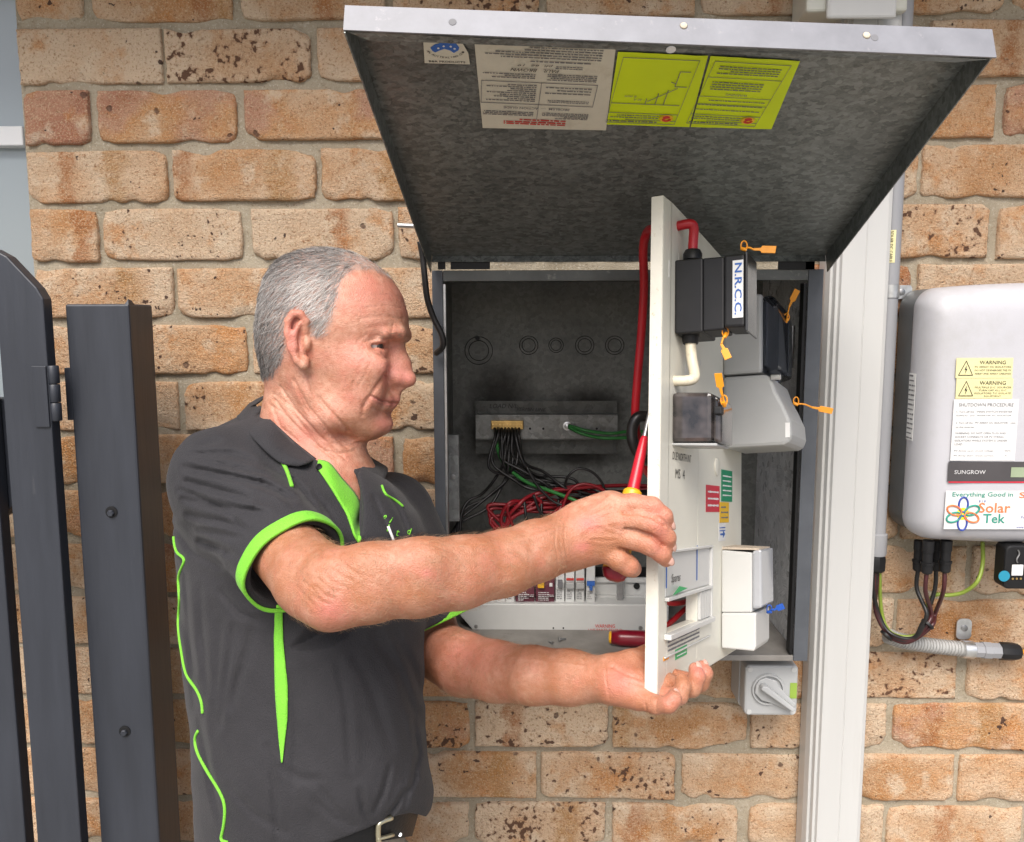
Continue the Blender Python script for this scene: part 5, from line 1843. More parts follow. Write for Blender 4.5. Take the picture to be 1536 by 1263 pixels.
def surface(F, lo, hi, h, n=14, margin=.04):
    """sparse surface nets: only blocks near the surface are sampled"""
    lo = np.asarray(lo, float)
    hi = np.asarray(hi, float)
    B = h * n
    nb = np.ceil((hi - lo) / B).astype(int)
    I = np.stack(np.meshgrid(*[np.arange(k) for k in nb], indexing='ij'), -1).reshape(-1, 3)
    C = lo + (I + .5) * B
    rb = B * .87
    cen = np.array([p[1] for p in F.p])
    rad = np.array([p[2] for p in F.p])
    D = np.full(len(C), 9.)
    near = np.zeros((len(C), len(cen)), bool)
    for i in range(len(cen)):
        near[:, i] = np.linalg.norm(C - cen[i], axis=1) - rad[i] - rb < margin
    act = near[:, [i for i in range(len(cen)) if F.p[i][4] == 'u']].any(1)
    D[act] = F(C[act], margin=margin)
    act &= abs(D) < rb * 1.5 + .004
    loc = np.arange(-1, n + 1)
    L3 = np.stack(np.meshgrid(loc, loc, loc, indexing='ij'), -1).reshape(-1, 3)
    keys, pos, quads = [], [], []
    G = (nb * n + 4)
    m = n + 2

    def key(c):
        return ((c[:, 0] + 1) * G[1] + (c[:, 1] + 1)) * G[2] + (c[:, 2] + 1)
    for b in np.where(act)[0]:
        base = I[b] * n
        P = lo + (base + L3) * h
        sel = set(np.where(near[b])[0].tolist()) | {i for i in range(len(F.p)) if F.p[i][4] == 'i'}
        d = F(P, sel, margin).reshape(m, m, m)
        if d.min() > 0 or d.max() < 0:
            continue
        S = d < 0
        c8 = np.stack([S[i:m - 1 + i, j:m - 1 + j, k:m - 1 + k] for i in (0, 1) for j in (0, 1) for k in (0, 1)], -1)
        cnt = c8.sum(-1)
        cells = np.argwhere((cnt > 0) & (cnt < 8))
        if len(cells) == 0:
            continue
        acc = np.zeros((len(cells), 3))
        num = np.zeros(len(cells))
        v = {}
        for i in (0, 1):
            for j in (0, 1):
                for k in (0, 1):
                    v[i, j, k] = d[cells[:, 0] + i, cells[:, 1] + j, cells[:, 2] + k]
        for a in v:
            for ax in range(3):
                if a[ax] == 0:
                    bb = list(a)
                    bb[ax] = 1
                    x, y = v[a], v[tuple(bb)]
                    cr = (x < 0) != (y < 0)
                    t = np.where(cr, x / np.where(cr, x - y, 1), 0)
                    q = np.tile(np.array(a, float), (len(cells), 1))
                    q[:, ax] += t
                    acc += q * cr[:, None]
                    num += cr
        P3 = lo + (base - 1 + cells + acc / num[:, None]) * h
        keys.append(key(base - 1 + cells))
        pos.append(P3)
        for ax in range(3):
            o1, o2 = [(1, 2), (2, 0), (0, 1)][ax]
            A = S[1:m - 1, 1:m - 1, 1:m - 1]
            sl = [slice(1, m - 1)] * 3
            sl[ax] = slice(2, m)
            Bv = S[tuple(sl)]
            E = np.argwhere(A != Bv)
            if len(E) == 0:
                continue
            flip = A[E[:, 0], E[:, 1], E[:, 2]]
            cc = base + E
            e1 = np.zeros(3, int)
            e1[o1] = 1
            e2 = np.zeros(3, int)
            e2[o2] = 1
            q = np.stack([key(cc - e1 - e2), key(cc - e2), key(cc), key(cc - e1)], 1)
            q[~flip] = q[~flip][:, ::-1]
            quads.append(q)
    K = np.concatenate(keys)
    P = np.concatenate(pos)
    Q = np.concatenate(quads)
    U, first = np.unique(K, return_index=True)
    V = P[first]
    idx = np.searchsorted(U, Q)
    idx = np.clip(idx, 0, len(U) - 1)
    ok = (U[idx] == Q).all(1)
    idx = idx[ok]
    used = np.unique(idx)
    return V[used], np.searchsorted(used, idx)


def relax(V, Fq, it=2, lam=.5):
    e = np.concatenate([Fq[:, [0, 1]], Fq[:, [1, 2]], Fq[:, [2, 3]], Fq[:, [3, 0]]])
    for _ in range(it):
        s = np.zeros_like(V)
        c = np.bincount(e[:, 0], minlength=len(V)) + np.bincount(e[:, 1], minlength=len(V))
        for ax in range(3):
            s[:, ax] = np.bincount(e[:, 0], V[e[:, 1], ax], len(V)) + np.bincount(e[:, 1], V[e[:, 0], ax], len(V))
        V = np.where((c > 0)[:, None], V + lam * (s / np.maximum(c, 1)[:, None] - V), V)
    return V


def vnormals(V, Fq):
    n = np.cross(V[Fq[:, 2]] - V[Fq[:, 0]], V[Fq[:, 3]] - V[Fq[:, 1]])
    o = np.zeros_like(V)
    for j in range(4):
        for ax in range(3):
            o[:, ax] += np.bincount(Fq[:, j], n[:, ax], len(V))
    return o / (np.linalg.norm(o, axis=1)[:, None] + 1e-12)


def S(px, py, d, r):
    return cam(px, py, d), r * d / FPX


body = Field()
# ---- head, in its own frame: units of one photo pixel at the head's distance
HD = 1.05
HS = HD / FPX
PHI = math.radians(9)
HC = cam(500, 515, HD)
HFW = math.cos(PHI) * AR - math.sin(PHI) * AF
HLT = -math.cos(PHI) * AF - math.sin(PHI) * AR
HUP = AU
HAX = [HFW, HLT, HUP]


def HP(px, py, lat=0., mir=False):
    """photo position and sideways offset from the face's midline -> point (mirrored for the far side)"""
    d = HD - lat * HS
    for _ in range(4):
        P = cam(px, py, d)
        d += ((P - HC) @ HLT / HS - lat) * HS
    if mir:
        P = P - 2 * ((P - HC) @ HLT) * HLT
    return P


lev = np.array([  # py, front, back, half width
    (374, 492, 476, 6), (378, 522, 452, 27), (386, 545, 430, 46), (400, 569, 412, 62), (420, 590, 401, 76), (445, 605, 394, 85), (470, 612, 391, 90), (492, 614, 388, 91),
    (506, 611, 388, 90), (520, 602, 389, 88), (535, 599, 392, 86), (555, 597, 402, 80), (575, 594, 415, 71), (595, 593, 430, 63), (612, 588, 448, 58), (628, 583, 468, 56), (640, 580, 492, 46), (649, 574, 520, 32), (654, 562, 545, 14)], float)
_t = np.arange(366, 662.)
_k = np.exp(-.5 * (np.arange(-9, 10) / 3.2) ** 2)
_k /= _k.sum()
LV = [np.convolve(np.pad(np.interp(_t, lev[:, 0], lev[:, i]), 9, 'edge'), _k, 'valid') for i in (1, 2, 3)]


def head_base(P):
    q = (P - HC) / HS
    x, y, z = q @ HFW, q @ HLT, q @ HUP
    py = 515 - z
    f, b, w = [np.interp(py, _t, L) - (500 if i < 2 else 0) for i, L in enumerate(LV)]
    cx = b + .40 * (f - b)
    a = np.where(x > cx, f - cx, cx - b)
    n = np.where(x > cx, np.interp(py, (470, 540, 590), (2.25, 2.15, 1.9)), 2.15)
    r = ((abs(x - cx) / a) ** n + (abs(y) / w) ** n) ** (1 / n)
    d = (r - 1) * np.minimum(a, w)
    over = np.maximum(374 - py, py - 655)
    return np.maximum(d, over) * HS


body.add(head_base, HP(500, 515), 150 * HS, .004)
hs = HS
# neck
body.cone(HP(455, 570), HP(458, 640), 56 * hs, 60 * hs, .022)
body.cone(HP(458, 640), HP(452, 740), 60 * hs, 74 * hs, .022)
body.cone(HP(528, 640), HP(508, 715), 22 * hs, 20 * hs, .022)
for mir in (False, True):
    H = lambda px, py, lat: HP(px, py, lat, mir)
    body.chain([(H(452, 566, 60), 12 * hs), (H(478, 630, 56), 10 * hs), (H(512, 700, 26), 9 * hs)], .016)     # neck cord
    body.chain([(H(468, 585, 58), 15 * hs), (H(503, 622, 50), 15 * hs), (H(556, 641, 20), 13 * hs)], .016)     # jaw bone
    body.ell(H(550, 549, 57), HAX, (27 * hs, 14 * hs, 16 * hs), .03)                                             # cheek bone
    body.ell(H(540, 590, 46), HAX, (26 * hs, 14 * hs, 24 * hs), .03)                                              # jowl
    body.chain([(H(605 - 4 * mir, 503, 8), 6 * hs), (H(598 - 6 * mir, 501, 24), 7.5 * hs), (H(580 - 4 * mir, 504.5, 46), 7 * hs)], .010)          # brow
    body.ell(H(589, 519.5, 43), HAX, (25 * hs, 18 * hs, 8 * hs), .016, 's')                                        # eye socket
    body.ell(H(558.5, 519.5, 38), HAX, (15.0 * hs, 15 * hs, 12.5 * hs), .010)                                                        # lids over the eyeball
    body.chain([(H(578, 513.5, 24), 2.6 * hs), (H(575, 511.5, 38), 3.0 * hs), (H(568, 512, 49), 3.0 * hs), (H(553, 517, 53), 1.8 * hs)], .005)    # upper lid fold
    body.chain([(H(579, 527, 25), 2.6 * hs), (H(573, 528.5, 39), 2.8 * hs), (H(565, 527.5, 50), 2.8 * hs), (H(553, 524.5, 55), 2.0 * hs)], .006)  # lower lid bag
    body.chain([(H(573, 520.5, 28), 1.8 * hs), (H(575.5, 519.4, 38), 3.8 * hs), (H(573, 519, 47), 4.3 * hs), (H(567, 519, 52.5), 4.4 * hs), (H(560, 519.6, 54), 4.0 * hs), (H(553, 520.5, 54), 2.4 * hs)], .0012, 's')   # opening
    body.ell(H(592, 567, 13), HAX, (11 * hs, 8 * hs, 9.5 * hs), .006)                                               # nostril wing
    body.ell(H(602, 577.5, 8), HAX, (6 * hs, 3.5 * hs, 3.6 * hs), .002, 's')
    body.chain([(H(592.5, 600, 0), 4.8 * hs), (H(583, 598.5, 15), 4.4 * hs), (H(563, 595, 29), 3 * hs)], .006)   # upper lip
    body.chain([(H(586.5, 609.5, 0), 5.2 * hs), (H(578, 608, 15), 4.8 * hs), (H(563, 601, 28), 3 * hs)], .006)     # lower lip
    # ear
    E = lambda px, py, lat: HP(px, py, lat, mir)
    body.ell(E(447, 508, 90), HAX, (14 * hs, 8 * hs, 34 * hs), .006)
    body.ell(E(449, 510, 101), HAX, (9 * hs, 9 * hs, 17 * hs), .003, 's')
    body.ell(E(444, 486, 104), HAX, (7 * hs, 7 * hs, 10 * hs), .003, 's')
    body.chain([(E(459, 497, 92), 4 * hs), (E(459, 482, 95), 4.5 * hs), (E(451, 471, 99), 4.8 * hs), (E(440, 470, 102), 4.8 * hs), (E(432, 481, 104), 4.8 * hs), (E(431, 500, 104), 4.6 * hs), (E(436, 522, 101), 4.6 * hs), (E(446, 541, 97), 5.5 * hs), (E(455, 547, 93), 7 * hs), (E(459, 539, 90), 5 * hs)], .003)
    body.chain([(E(449, 486, 99), 3.2 * hs), (E(441, 502, 101), 3.6 * hs), (E(444, 522, 100), 3.4 * hs)], .004)
    body.ell(E(461, 516, 92), HAX, (5 * hs, 5 * hs, 8 * hs), .005)
body.chain([(HP(597, 525), 8.5 * hs), (HP(604.5, 545), 8.7 * hs), (HP(612, 566), 10.2 * hs)], .009)                # nose bridge to tip
body.chain([(HP(593, 526), 10 * hs), (HP(595, 546), 12 * hs), (HP(597, 566), 14 * hs)], .012)
body.ell(HP(612, 570), HAX, (11.5 * hs, 10.5 * hs, 9.5 * hs), .006)
body.ell(HP(600, 581), HAX, (8 * hs, 5 * hs, 4 * hs), .005)
body.chain([(HP(593, 586), 6 * hs), (HP(590.5, 596), 5.5 * hs)], .010)
body.ell(HP(571, 636), HAX, (17 * hs, 20 * hs, 14 * hs), .012)
body.ell(HP(597, 622), HAX, (9 * hs, 22 * hs, 5 * hs), .010, 's')


def neckwrinkle(P):
    return np.zeros(len(P))


# ---- trunk core and arms
core = [S(430, 735, 1.075, 88), S(440, 900, 1.065, 95), S(455, 1120, 1.06, 105), S(458, 1240, 1.06, 110)]
body.chain([(p, r) for p, r in core], .03)
body.ell(cam(478, 752, 1.06), np.eye(3), (.082, .082, .09), .02)
SH_R, SH_L = cam(335, 722, 1.01), cam(585, 775, 1.155)
body.cone(SH_R, cam(430, 720, 1.075), .052, .06, .03)
body.cone(SH_L, cam(430, 720, 1.075), .048, .06, .03)
# right arm
body.chain([S(335, 722, 1.02, 46), S(405, 800, .915, 50), S(468, 868, .825, 57), S(505, 876, .80, 55)], .008)
body.chain([S(505, 878, .80, 53), S(560, 873, .803, 56), S(625, 867, .812, 57), S(690, 859, .828, 53), S(755, 845, .85, 48), S(805, 826, .87, 45), S(850, 813, .885, 41)], .008)
body.chain([S(474, 900, .80, 28), S(494, 909, .79, 25), S(545, 898, .79, 26)], .022)
body.chain([S(545, 846, .785, 22), S(640, 840, .795, 20), S(720, 832, .82, 15)], .022)
# right hand
RH = lambda px, py, d, r: S(px, py, d, r)
sqz = (AF, .62)
body.cone(cam(845, 813, .889), cam(905, 793, .894), 42 * .889 / FPX, 46 * .894 / FPX, .012, squash=sqz)
body.cone(cam(880, 793, .893), cam(918, 783, .893), 44 * .89 / FPX, 44 * .89 / FPX, .012, squash=sqz)
k_ = .003
body.chain([RH(868, 795, .884, 24), RH(916, 761, .882, 21)], .014)
body.chain([RH(868, 803, .882, 24), RH(926, 783, .874, 20.5)], .014)
body.chain([RH(868, 812, .882, 24), RH(926, 806, .874, 19.5)], .012)
body.chain([RH(868, 822, .884, 24), RH(908, 824, .880, 19)], .012)
R_FING = [[(916, 761, .882, 20.5), (950, 756, .874, 15.8), (978, 760, .868, 15), (996, 774, .868, 13), (1001, 787, .872, 11)],
          [(926, 783, .872, 20), (958, 782, .862, 15.5), (984, 789, .857, 15), (1001, 806, .860, 13), (1003, 818, .865, 11)],
          [(926, 806, .873, 19.5), (952, 810, .864, 15.5), (975, 818, .859, 15), (993, 832, .861, 13), (999, 840, .864, 11)],
          [(908, 824, .880, 19), (929, 839, .872, 17.5), (943, 849, .873, 15.5), (949, 853, .884, 12.5), (940, 851, .90, 10)]]
for fg in R_FING:
    body.chain([S(*q) for q in fg], k_)
body.chain([RH(862, 800, .905, 22), RH(905, 792, .925, 18), RH(940, 785, .938, 15), RH(968, 776, .938, 12.5), RH(984, 770, .936, 10.5)], .008)    # thumb behind the board
for fg in R_FING[:3]:          # creases over the knuckles
    a, b = fg[2][:3], fg[1][:3]
    for dx in (-6, 0, 6):
        c_ = cam(a[0] + dx, a[1] - 1, a[2] - 16.5 * a[2] / FPX)
        body.cone(c_ + AU * .007, c_ - AU * .006, .0007, .0007, .0022, 's')
# left arm
body.chain([(SH_L, .046), S(625, 880, 1.14, 46), S(648, 968, 1.125, 44)], .008)
body.chain([S(648, 970, 1.125, 44), S(695, 996, 1.065, 46), S(745, 1007, 1.022, 44), S(800, 1013, .978, 42), S(855, 1016, .955, 40), S(905, 1019, .935, 33)], .008)
# left hand, palm up under the board
sq2 = (unit(AU + .35 * AF), .7)
body.cone(cam(905, 1019, .935), cam(945, 1024, .925), 32 * .93 / FPX, 42 * .925 / FPX, .012, squash=sq2)
body.cone(cam(945, 1024, .925), cam(985, 1030, .925), 40 * .925 / FPX, 36 * .925 / FPX, .012, squash=sq2)
body.chain([S(922, 1004, .93, 24), S(948, 996, .935, 19), S(972, 985, .95, 15), S(990, 972, .965, 12)], .012)       # thumb, behind the board
body.chain([S(920, 1034, .915, 22), S(958, 1048, .895, 18)], .014)                                              # heel of the palm
L_FING = [[(958, 1046, .895, 18), (984, 1057, .880, 14), (1003, 1057, .868, 12.5), (1011, 1049, .868, 11), (1010, 1043, .874, 9.5)],
          [(972, 1036, .91, 18), (1000, 1046, .895, 14.5), (1019, 1044, .885, 13), (1025, 1030, .887, 11.5), (1023, 1020, .894, 10)],
          [(982, 1026, .925, 18), (1014, 1034, .915, 15), (1038, 1032, .905, 13.5), (1046, 1015, .905, 12), (1043, 1004, .912, 10.5)],
          [(988, 1014, .94, 18), (1022, 1022, .938, 15), (1050, 1024, .93, 13.5), (1057, 1010, .928, 12), (1053, 1001, .934, 10.5)]]
for fg in L_FING:
    body.chain([S(*q) for q in fg], k_)

import time as _time
_t0 = _time.time()
BV, BF = surface(body, (-.52, -.75, .72), (.26, -.05, 1.55), .0017, 14)
BV = relax(BV, BF, 2, .5)
BN = vnormals(BV, BF)
print('body', BV.min(0), BV.max(0), len(BV), round(_time.time() - _t0, 1))

# finer relief pushed into the skin: neck and face lines, veins, wrist creases
bpx, bpv, bd_ = topx(BV)


def segdist(x, y, x0, y0, x1, y1):
    vx, vy = x1 - x0, y1 - y0
    t = np.clip(((x - x0) * vx + (y - y0) * vy) / (vx * vx + vy * vy), 0, 1)
    return np.hypot(x - x0 - t * vx, y - y0 - t * vy), t


LINES = [  # photo polyline, width px, depth mm; first the fine lines of face, neck and forearm
    ([(552, 500), (540, 508), (532, 518)], 1.3, -.5), ([(540, 560), (530, 575), (526, 592)], 1.6, -.5), ([(530, 556), (520, 572), (515, 590)], 1.6, -.4), ([(470, 575), (480, 592), (488, 612)], 1.8, -.5), ([(478, 570), (492, 592), (502, 606)], 1.6, -.4),
    ([(404, 606), (428, 622), (446, 640)], 1.4, -.7), ([(410, 590), (430, 604), (450, 622)], 1.4, -.6), ([(430, 596), (440, 620), (462, 650), (480, 672)], 1.6, -.8), ([(445, 585), (458, 612), (486, 646)], 1.5, -.7), ([(490, 668), (505, 676), (520, 690)], 1.5, -.8), ([(500, 655), (516, 662), (530, 660)], 1.4, -.7),
    ([(560, 440), (585, 442), (600, 446)], 1.5, -.3), ([(550, 492), (575, 488), (600, 490)], 1.5, -.4), ([(760, 815), (800, 803), (845, 790)], 2.4, .6), ([(520, 850), (545, 870), (570, 880)], 1.6, -.5), ([(510, 842), (535, 860), (560, 868)], 1.5, -.4), ([(455, 872), (470, 884), (480, 900)], 1.8, -.6), ([(445, 880), (460, 896), (472, 910)], 1.8, -.5),
    ([(886, 775), (905, 765), (918, 760)], 2.4, .6), ([(884, 790), (908, 786), (926, 783)], 2.4, .7), ([(884, 806), (908, 806), (926, 806)], 2.4, .6), ([(760, 985), (820, 992), (880, 1000)], 2.6, .4), ([(905, 776), (912, 788), (914, 800)], 2.5, -.5),
    # photo polyline, width px, depth mm (negative = groove)
    ([(412, 600), (436, 632), (470, 664), (505, 690)], 2.0, -1.3), ([(420, 580), (446, 618), (480, 655), (515, 684)], 2.0, -1.2), ([(440, 570), (462, 610), (494, 648), (522, 672)], 2.2, -1.1),
    ([(409, 612), (420, 640), (445, 660)], 2.0, -1.0), ([(462, 562), (470, 590), (500, 622), (522, 646)], 3.2, -1.8), ([(500, 664), (520, 668), (540, 664)], 1.8, -1.0), ([(488, 676), (510, 680), (532, 676)], 1.8, -1.0),
    ([(578, 510), (560, 509), (545, 514)], 1.3, -.7), ([(548, 520), (536, 516)], 1.0, -.6), ([(548, 524), (535, 526)], 1.0, -.6), ([(547, 529), (537, 535)], 1.0, -.5),
    ([(556, 532), (572, 538), (586, 536)], 1.2, -.6), ([(556, 545), (548, 562), (536, 580)], 1.6, -.6), ([(545, 540), (534, 560), (528, 580)], 1.4, -.5),
    ([(540, 478), (570, 474), (604, 478)], 1.6, -.5), ([(546, 462), (575, 458), (602, 462)], 1.6, -.4), ([(590, 486), (588, 498)], 1.4, -.7),
    ([(600, 605), (585, 604.5), (570, 600), (557, 594.5)], 1.5, -2.2), ([(580, 561), (563, 583), (553, 598), (546, 611)], 3.2, -1.5), ([(585, 555), (580, 563), (584, 573)], 1.6, -.9), ([(592, 619), (572, 618), (560, 612)], 2.4, -.8), ([(550, 600), (545, 610), (544, 622)], 3.0, -.9), ([(936, 768), (960, 769), (980, 775), (997, 789)], 2.2, -2.4), ([(938, 794), (955, 796), (978, 804), (995, 819)], 2.2, -2.6), ([(930, 824), (952, 830), (971, 836)], 2.2, -2.6),
    ([(850, 765), (846, 800), (852, 850)], 1.2, -.5), ([(836, 772), (832, 810), (838, 852)], 1.2, -.5), ([(843, 768), (839, 806), (846, 850)], 1.0, -.35),
    ([(878, 780), (905, 790), (930, 800)], 2.2, .5), ([(872, 800), (900, 772), (925, 765)], 2.2, .5), ([(880, 812), (910, 816), (930, 812)], 2.0, .5), ([(780, 812), (810, 804), (850, 790)], 2.6, .4),
    ([(474, 880), (486, 892), (500, 898)], 1.8, -.8), ([(478, 868), (492, 882), (510, 888)], 1.8, -.8), ([(486, 860), (500, 874), (518, 880)], 1.8, -.7), ([(468, 892), (480, 902), (494, 906)], 1.6, -.7), ([(494, 850), (512, 864), (530, 872)], 1.6, -.5),
    ([(918, 1000), (940, 1012), (972, 1022)], 1.8, -.9), ([(914, 1010), (935, 1020), (970, 1030)], 1.4, -.7), ([(908, 990), (909, 1020), (914, 1048)], 1.3, -.6), ([(968, 1056), (970, 1066)], 1.2, -.8), ([(985, 1050), (984, 1068)], 1.2, -.8)]
dsp = np.zeros(len(BV))
vis = (BN @ AF) < -.02
for poly, w, amp in LINES:
    best = np.full(len(BV), 1e9)
    for a_, b_ in zip(poly[:-1], poly[1:]):
        best = np.minimum(best, segdist(bpx, bpv, *a_, *b_)[0])
    dsp += amp * .0014 * np.exp(-(best / w) ** 2)
dsp *= vis
BV = BV + BN * dsp[:, None]
BN = vnormals(BV, BF)


def gz(x, y, rx, ry):
    return np.exp(-((bpx - x) / rx) ** 2 - ((bpv - y) / ry) ** 2)


red = .45 * gz(612, 568, 16, 14) + .55 * gz(590, 556, 22, 20) + .35 * gz(535, 535, 40, 26) + .55 * gz(440, 500, 12, 40) + .32 * gz(560, 440, 50, 40) + .3 * gz(540, 600, 30, 20) + .55 * gz(575, 634, 14, 14) + .3 * gz(470, 650, 50, 40) \
    + .75 * gz(882, 785, 20, 13) + .6 * gz(874, 820, 13, 9) + .45 * gz(990, 800, 18, 40) + .6 * gz(495, 915, 26, 20) + .5 * gz(640, 860, 12, 8) + .7 * gz(1050, 1003, 14, 12) + .5 * gz(930, 1020, 30, 25) + .35 * gz(1005, 1050, 16, 16) + .4 * gz(700, 980, 60, 40)
lip = np.exp(-(np.minimum(segdist(bpx, bpv, 597, 600, 562, 599)[0], segdist(bpx, bpv, 592, 608, 566, 604)[0]) / 4.2) ** 2) * (bpv > 590)
q = (BV - HC) / HS
hy_ = q @ HLT
near_ = BV - np.outer(np.where(hy_ < 0, 2 * hy_, 0) * HS, HLT)
hpx, hz_, _ = topx(near_)
HAIRP = [(409, 563), (421, 545), (428, 522), (427, 492), (431, 468), (440, 461), (456, 462), (466, 486), (478, 507), (487, 505), (492, 490), (500, 470), (505, 450), (510, 424), (524, 406), (560, 404), (586, 418), (590, 400), (540, 365), (480, 355), (400, 370), (370, 470), (374, 545), (392, 566)]


def inpoly(x, y, poly):
    r = np.zeros(len(x), bool)
    n = len(poly)
    for i in range(n):
        x0, y0 = poly[i]
        x1, y1 = poly[(i + 1) % n]
        c = (y0 > y) != (y1 > y)
        xi = x0 + (y - y0) / np.where(y1 == y0, 1e-9, y1 - y0) * (x1 - x0)
        r ^= c & (x < xi)
    return r


headm = (np.linalg.norm(q, axis=1) < 175) & (hz_ < 600)
inh = inpoly(hpx, hz_, HAIRP) & headm & (abs(hy_) < 97)
hair_w = inh.astype(float)
e_ = np.concatenate([BF[:, [0, 1]], BF[:, [1, 2]], BF[:, [2, 3]], BF[:, [3, 0]]])
for _ in range(16):
    s_ = np.bincount(e_[:, 0], hair_w[e_[:, 1]], len(BV)) + np.bincount(e_[:, 1], hair_w[e_[:, 0]], len(BV))
    c_ = np.bincount(e_[:, 0], minlength=len(BV)) + np.bincount(e_[:, 1], minlength=len(BV))
    hair_w = .4 * hair_w + .6 * s_ / np.maximum(c_, 1)


def skin_mat():
    m, nt, N, L, P = new_mat('skin')
    v = N.new('ShaderNodeTexCoord').outputs['Object']
    n1 = noise(N, L, v, 95, 6, .68)
    n2 = noise(N, L, v, 30, 4, .6)
    col = mixc(N, L, rmap(N, L, n1, .32, .68), (.44, .185, .11), (.60, .335, .235))
    col = mixc(N, L, rmap(N, L, n2, .45, .66, 0., .65), col, (.55, .195, .135))
    n3 = noise(N, L, v, 260, 3, .65)
    col = mixc(N, L, rmap(N, L, n3, .55, .68, 0., .4), col, (.36, .15, .09))
    n4 = noise(N, L, v, 44, 4, .6)
    col = mixc(N, L, rmap(N, L, n4, .56, .7, 0., .3), col, (.70, .45, .34))
    n5 = noise(N, L, v, 28, 5, .65)
    col = mixc(N, L, mth(N, L, 'MULTIPLY', gattr(N, 'tan'), rmap(N, L, n5, .35, .62, .2, .8)), col, (.38, .15, .07))
    rd = mth(N, L, 'MULTIPLY', gattr(N, 'red'), rmap(N, L, n1, .25, .65, .55, 1.), True)
    col = mixc(N, L, rd, col, (.62, .185, .165))
    col = mixc(N, L, mth(N, L, 'MULTIPLY', gattr(N, 'lip'), .6), col, (.44, .15, .13))
    # freckles and sun spots
    vo = node(N, L, 'ShaderNodeTexVoronoi', {'Vector': v, 'Scale': 120.})
    fr = mth(N, L, 'MULTIPLY', rmap(N, L, vo.outputs['Distance'], .1, .32, 1., 0.), mth(N, L, 'GREATER_THAN', node(N, L, 'ShaderNodeSeparateColor', {0: vo.outputs['Color']}).outputs[0], .7))
    col = mixc(N, L, mth(N, L, 'MULTIPLY', fr, .38), col, (.33, .14, .075))
    col = mixc(N, L, mth(N, L, 'MULTIPLY', gattr(N, 'scalp'), .6), col, (.36, .30, .27))
    L.new(col, P.inputs['Base Color'])
    P.inputs['Subsurface Weight'].default_value = .08
    P.inputs['Subsurface Radius'].default_value = (1., .35, .18)
    P.inputs['Subsurface Scale'].default_value = .006
    L.new(rmap(N, L, n1, .3, .7, .34, .5), P.inputs['Roughness'])
    P.inputs['Specular IOR Level'].default_value = .42
    wv = node(N, L, 'ShaderNodeTexVoronoi', {'Vector': v, 'Scale': 620.})
    h = mth(N, L, 'ADD', mth(N, L, 'MULTIPLY', wv.outputs['Distance'], .5), mth(N, L, "MULTIPLY", noise(N, L, v, 210, 6, .7), .9))
    bn = node(N, L, 'ShaderNodeBump', {"Height": h, "Strength": .45, "Distance": .002})
    L.new(bn.outputs[0], P.inputs['Normal'])
    return m


SKIN = skin_mat()
person = thing('person', (cam(450, 1200, 1.06)[0], cam(450, 1200, 1.06)[1], 0), 'grey haired man in charcoal polo shirt with lime trim working with a screwdriver', 'person')
bob = mesh_obj('body', BV, BF, SKIN, person, smooth=True)
tan_ = np.clip((bpv - 740) / 40, 0, 1) * (bpx > 330)
for nm, arr in (('red', np.clip(red, 0, 1)), ('lip', lip), ('scalp', hair_w), ('tan', tan_)):
    at_ = bob.data.attributes.new(nm, 'FLOAT', 'POINT')
    at_.data.foreach_set('value', arr.astype(np.float32))

# ---- eyes
M_EYE, _nt, _N, _L, _P = new_mat('eye_white')
_P.inputs['Base Color'].default_value = (.42, .37, .34, 1)
_P.inputs['Roughness'].default_value = .15
M_IRIS = mk('iris', (.05, .045, .04), .12)
for mir in (False, True):
    c_ = HP(559.5, 519, 38, mir)
    t = MB()
    t.lathe(c_ - HFW * 14 * hs, HFW, [(14 * hs - 14.5 * hs * math.cos(a), max(14.5 * hs * math.sin(a), 1e-5)) for a in np.linspace(0, math.pi, 18)], 24)
    eo = t.build('eye', M_EYE, person, smooth=True)
    dr = unit(HFW + .42 * HLT - .2 * HUP)
    MB().lathe(c_ + dr * 13.2 * hs, dr, [(0, 6.6 * hs), (1.0 * hs, 5.6 * hs), (1.9 * hs, 2 * hs)], 18).build('iris', M_IRIS, eo, smooth=True)


# ---- hair as real strands
def strands(name, m, roots, dirs, nrm, length, width, lift, curl, parent, r, shade=None):
    n = len(roots)
    seg = 3
    t = np.linspace(0, 1, seg + 1)
    L = length * r.uniform(.6, 1.15, n)
    side_ = np.cross(dirs, nrm)
    side_ /= np.linalg.norm(side_, axis=1)[:, None] + 1e-9
    ph = r.uniform(-1, 1, (n, 1))
    tw = r.uniform(-1, 1, n)
    wd = side_ * np.cos(tw)[:, None] + nrm * np.sin(tw)[:, None]
    V = np.zeros((n, (seg + 1) * 2, 3))
    for i, s in enumerate(t):
        c = roots + dirs * (L * s)[:, None] + nrm * (L * lift * (s - .55 * s * s))[:, None] + side_ * ph * (L * curl * s * s)[:, None]
        w = width * (1 - .85 * s)
        V[:, 2 * i] = c - wd * w
        V[:, 2 * i + 1] = c + wd * w
    b = (np.arange(n) * (seg + 1) * 2)[:, None]
    F = np.concatenate([b + np.array([[2 * i, 2 * i + 1, 2 * i + 3, 2 * i + 2]]) for i in range(seg)])
    o = mesh_obj(name, V.reshape(-1, 3), F, m, parent, smooth=True)
    if shade is not None:
        a = o.data.attributes.new('shade', 'FLOAT', 'POINT')
        a.data.foreach_set('value', np.repeat(np.clip(shade + r.normal(0, .16, n), 0, 1), (seg + 1) * 2).astype(np.float32))
    return o


M_HAIR, _nt, N, L, P = new_mat('grey_hair')
L.new(mixc(N, L, gattr(N, 'shade'), (.065, .058, .055), (.66, .63, .60)), P.inputs['Base Color'])
P.inputs['Roughness'].default_value = .5
P.inputs['Specular IOR Level'].default_value = .35


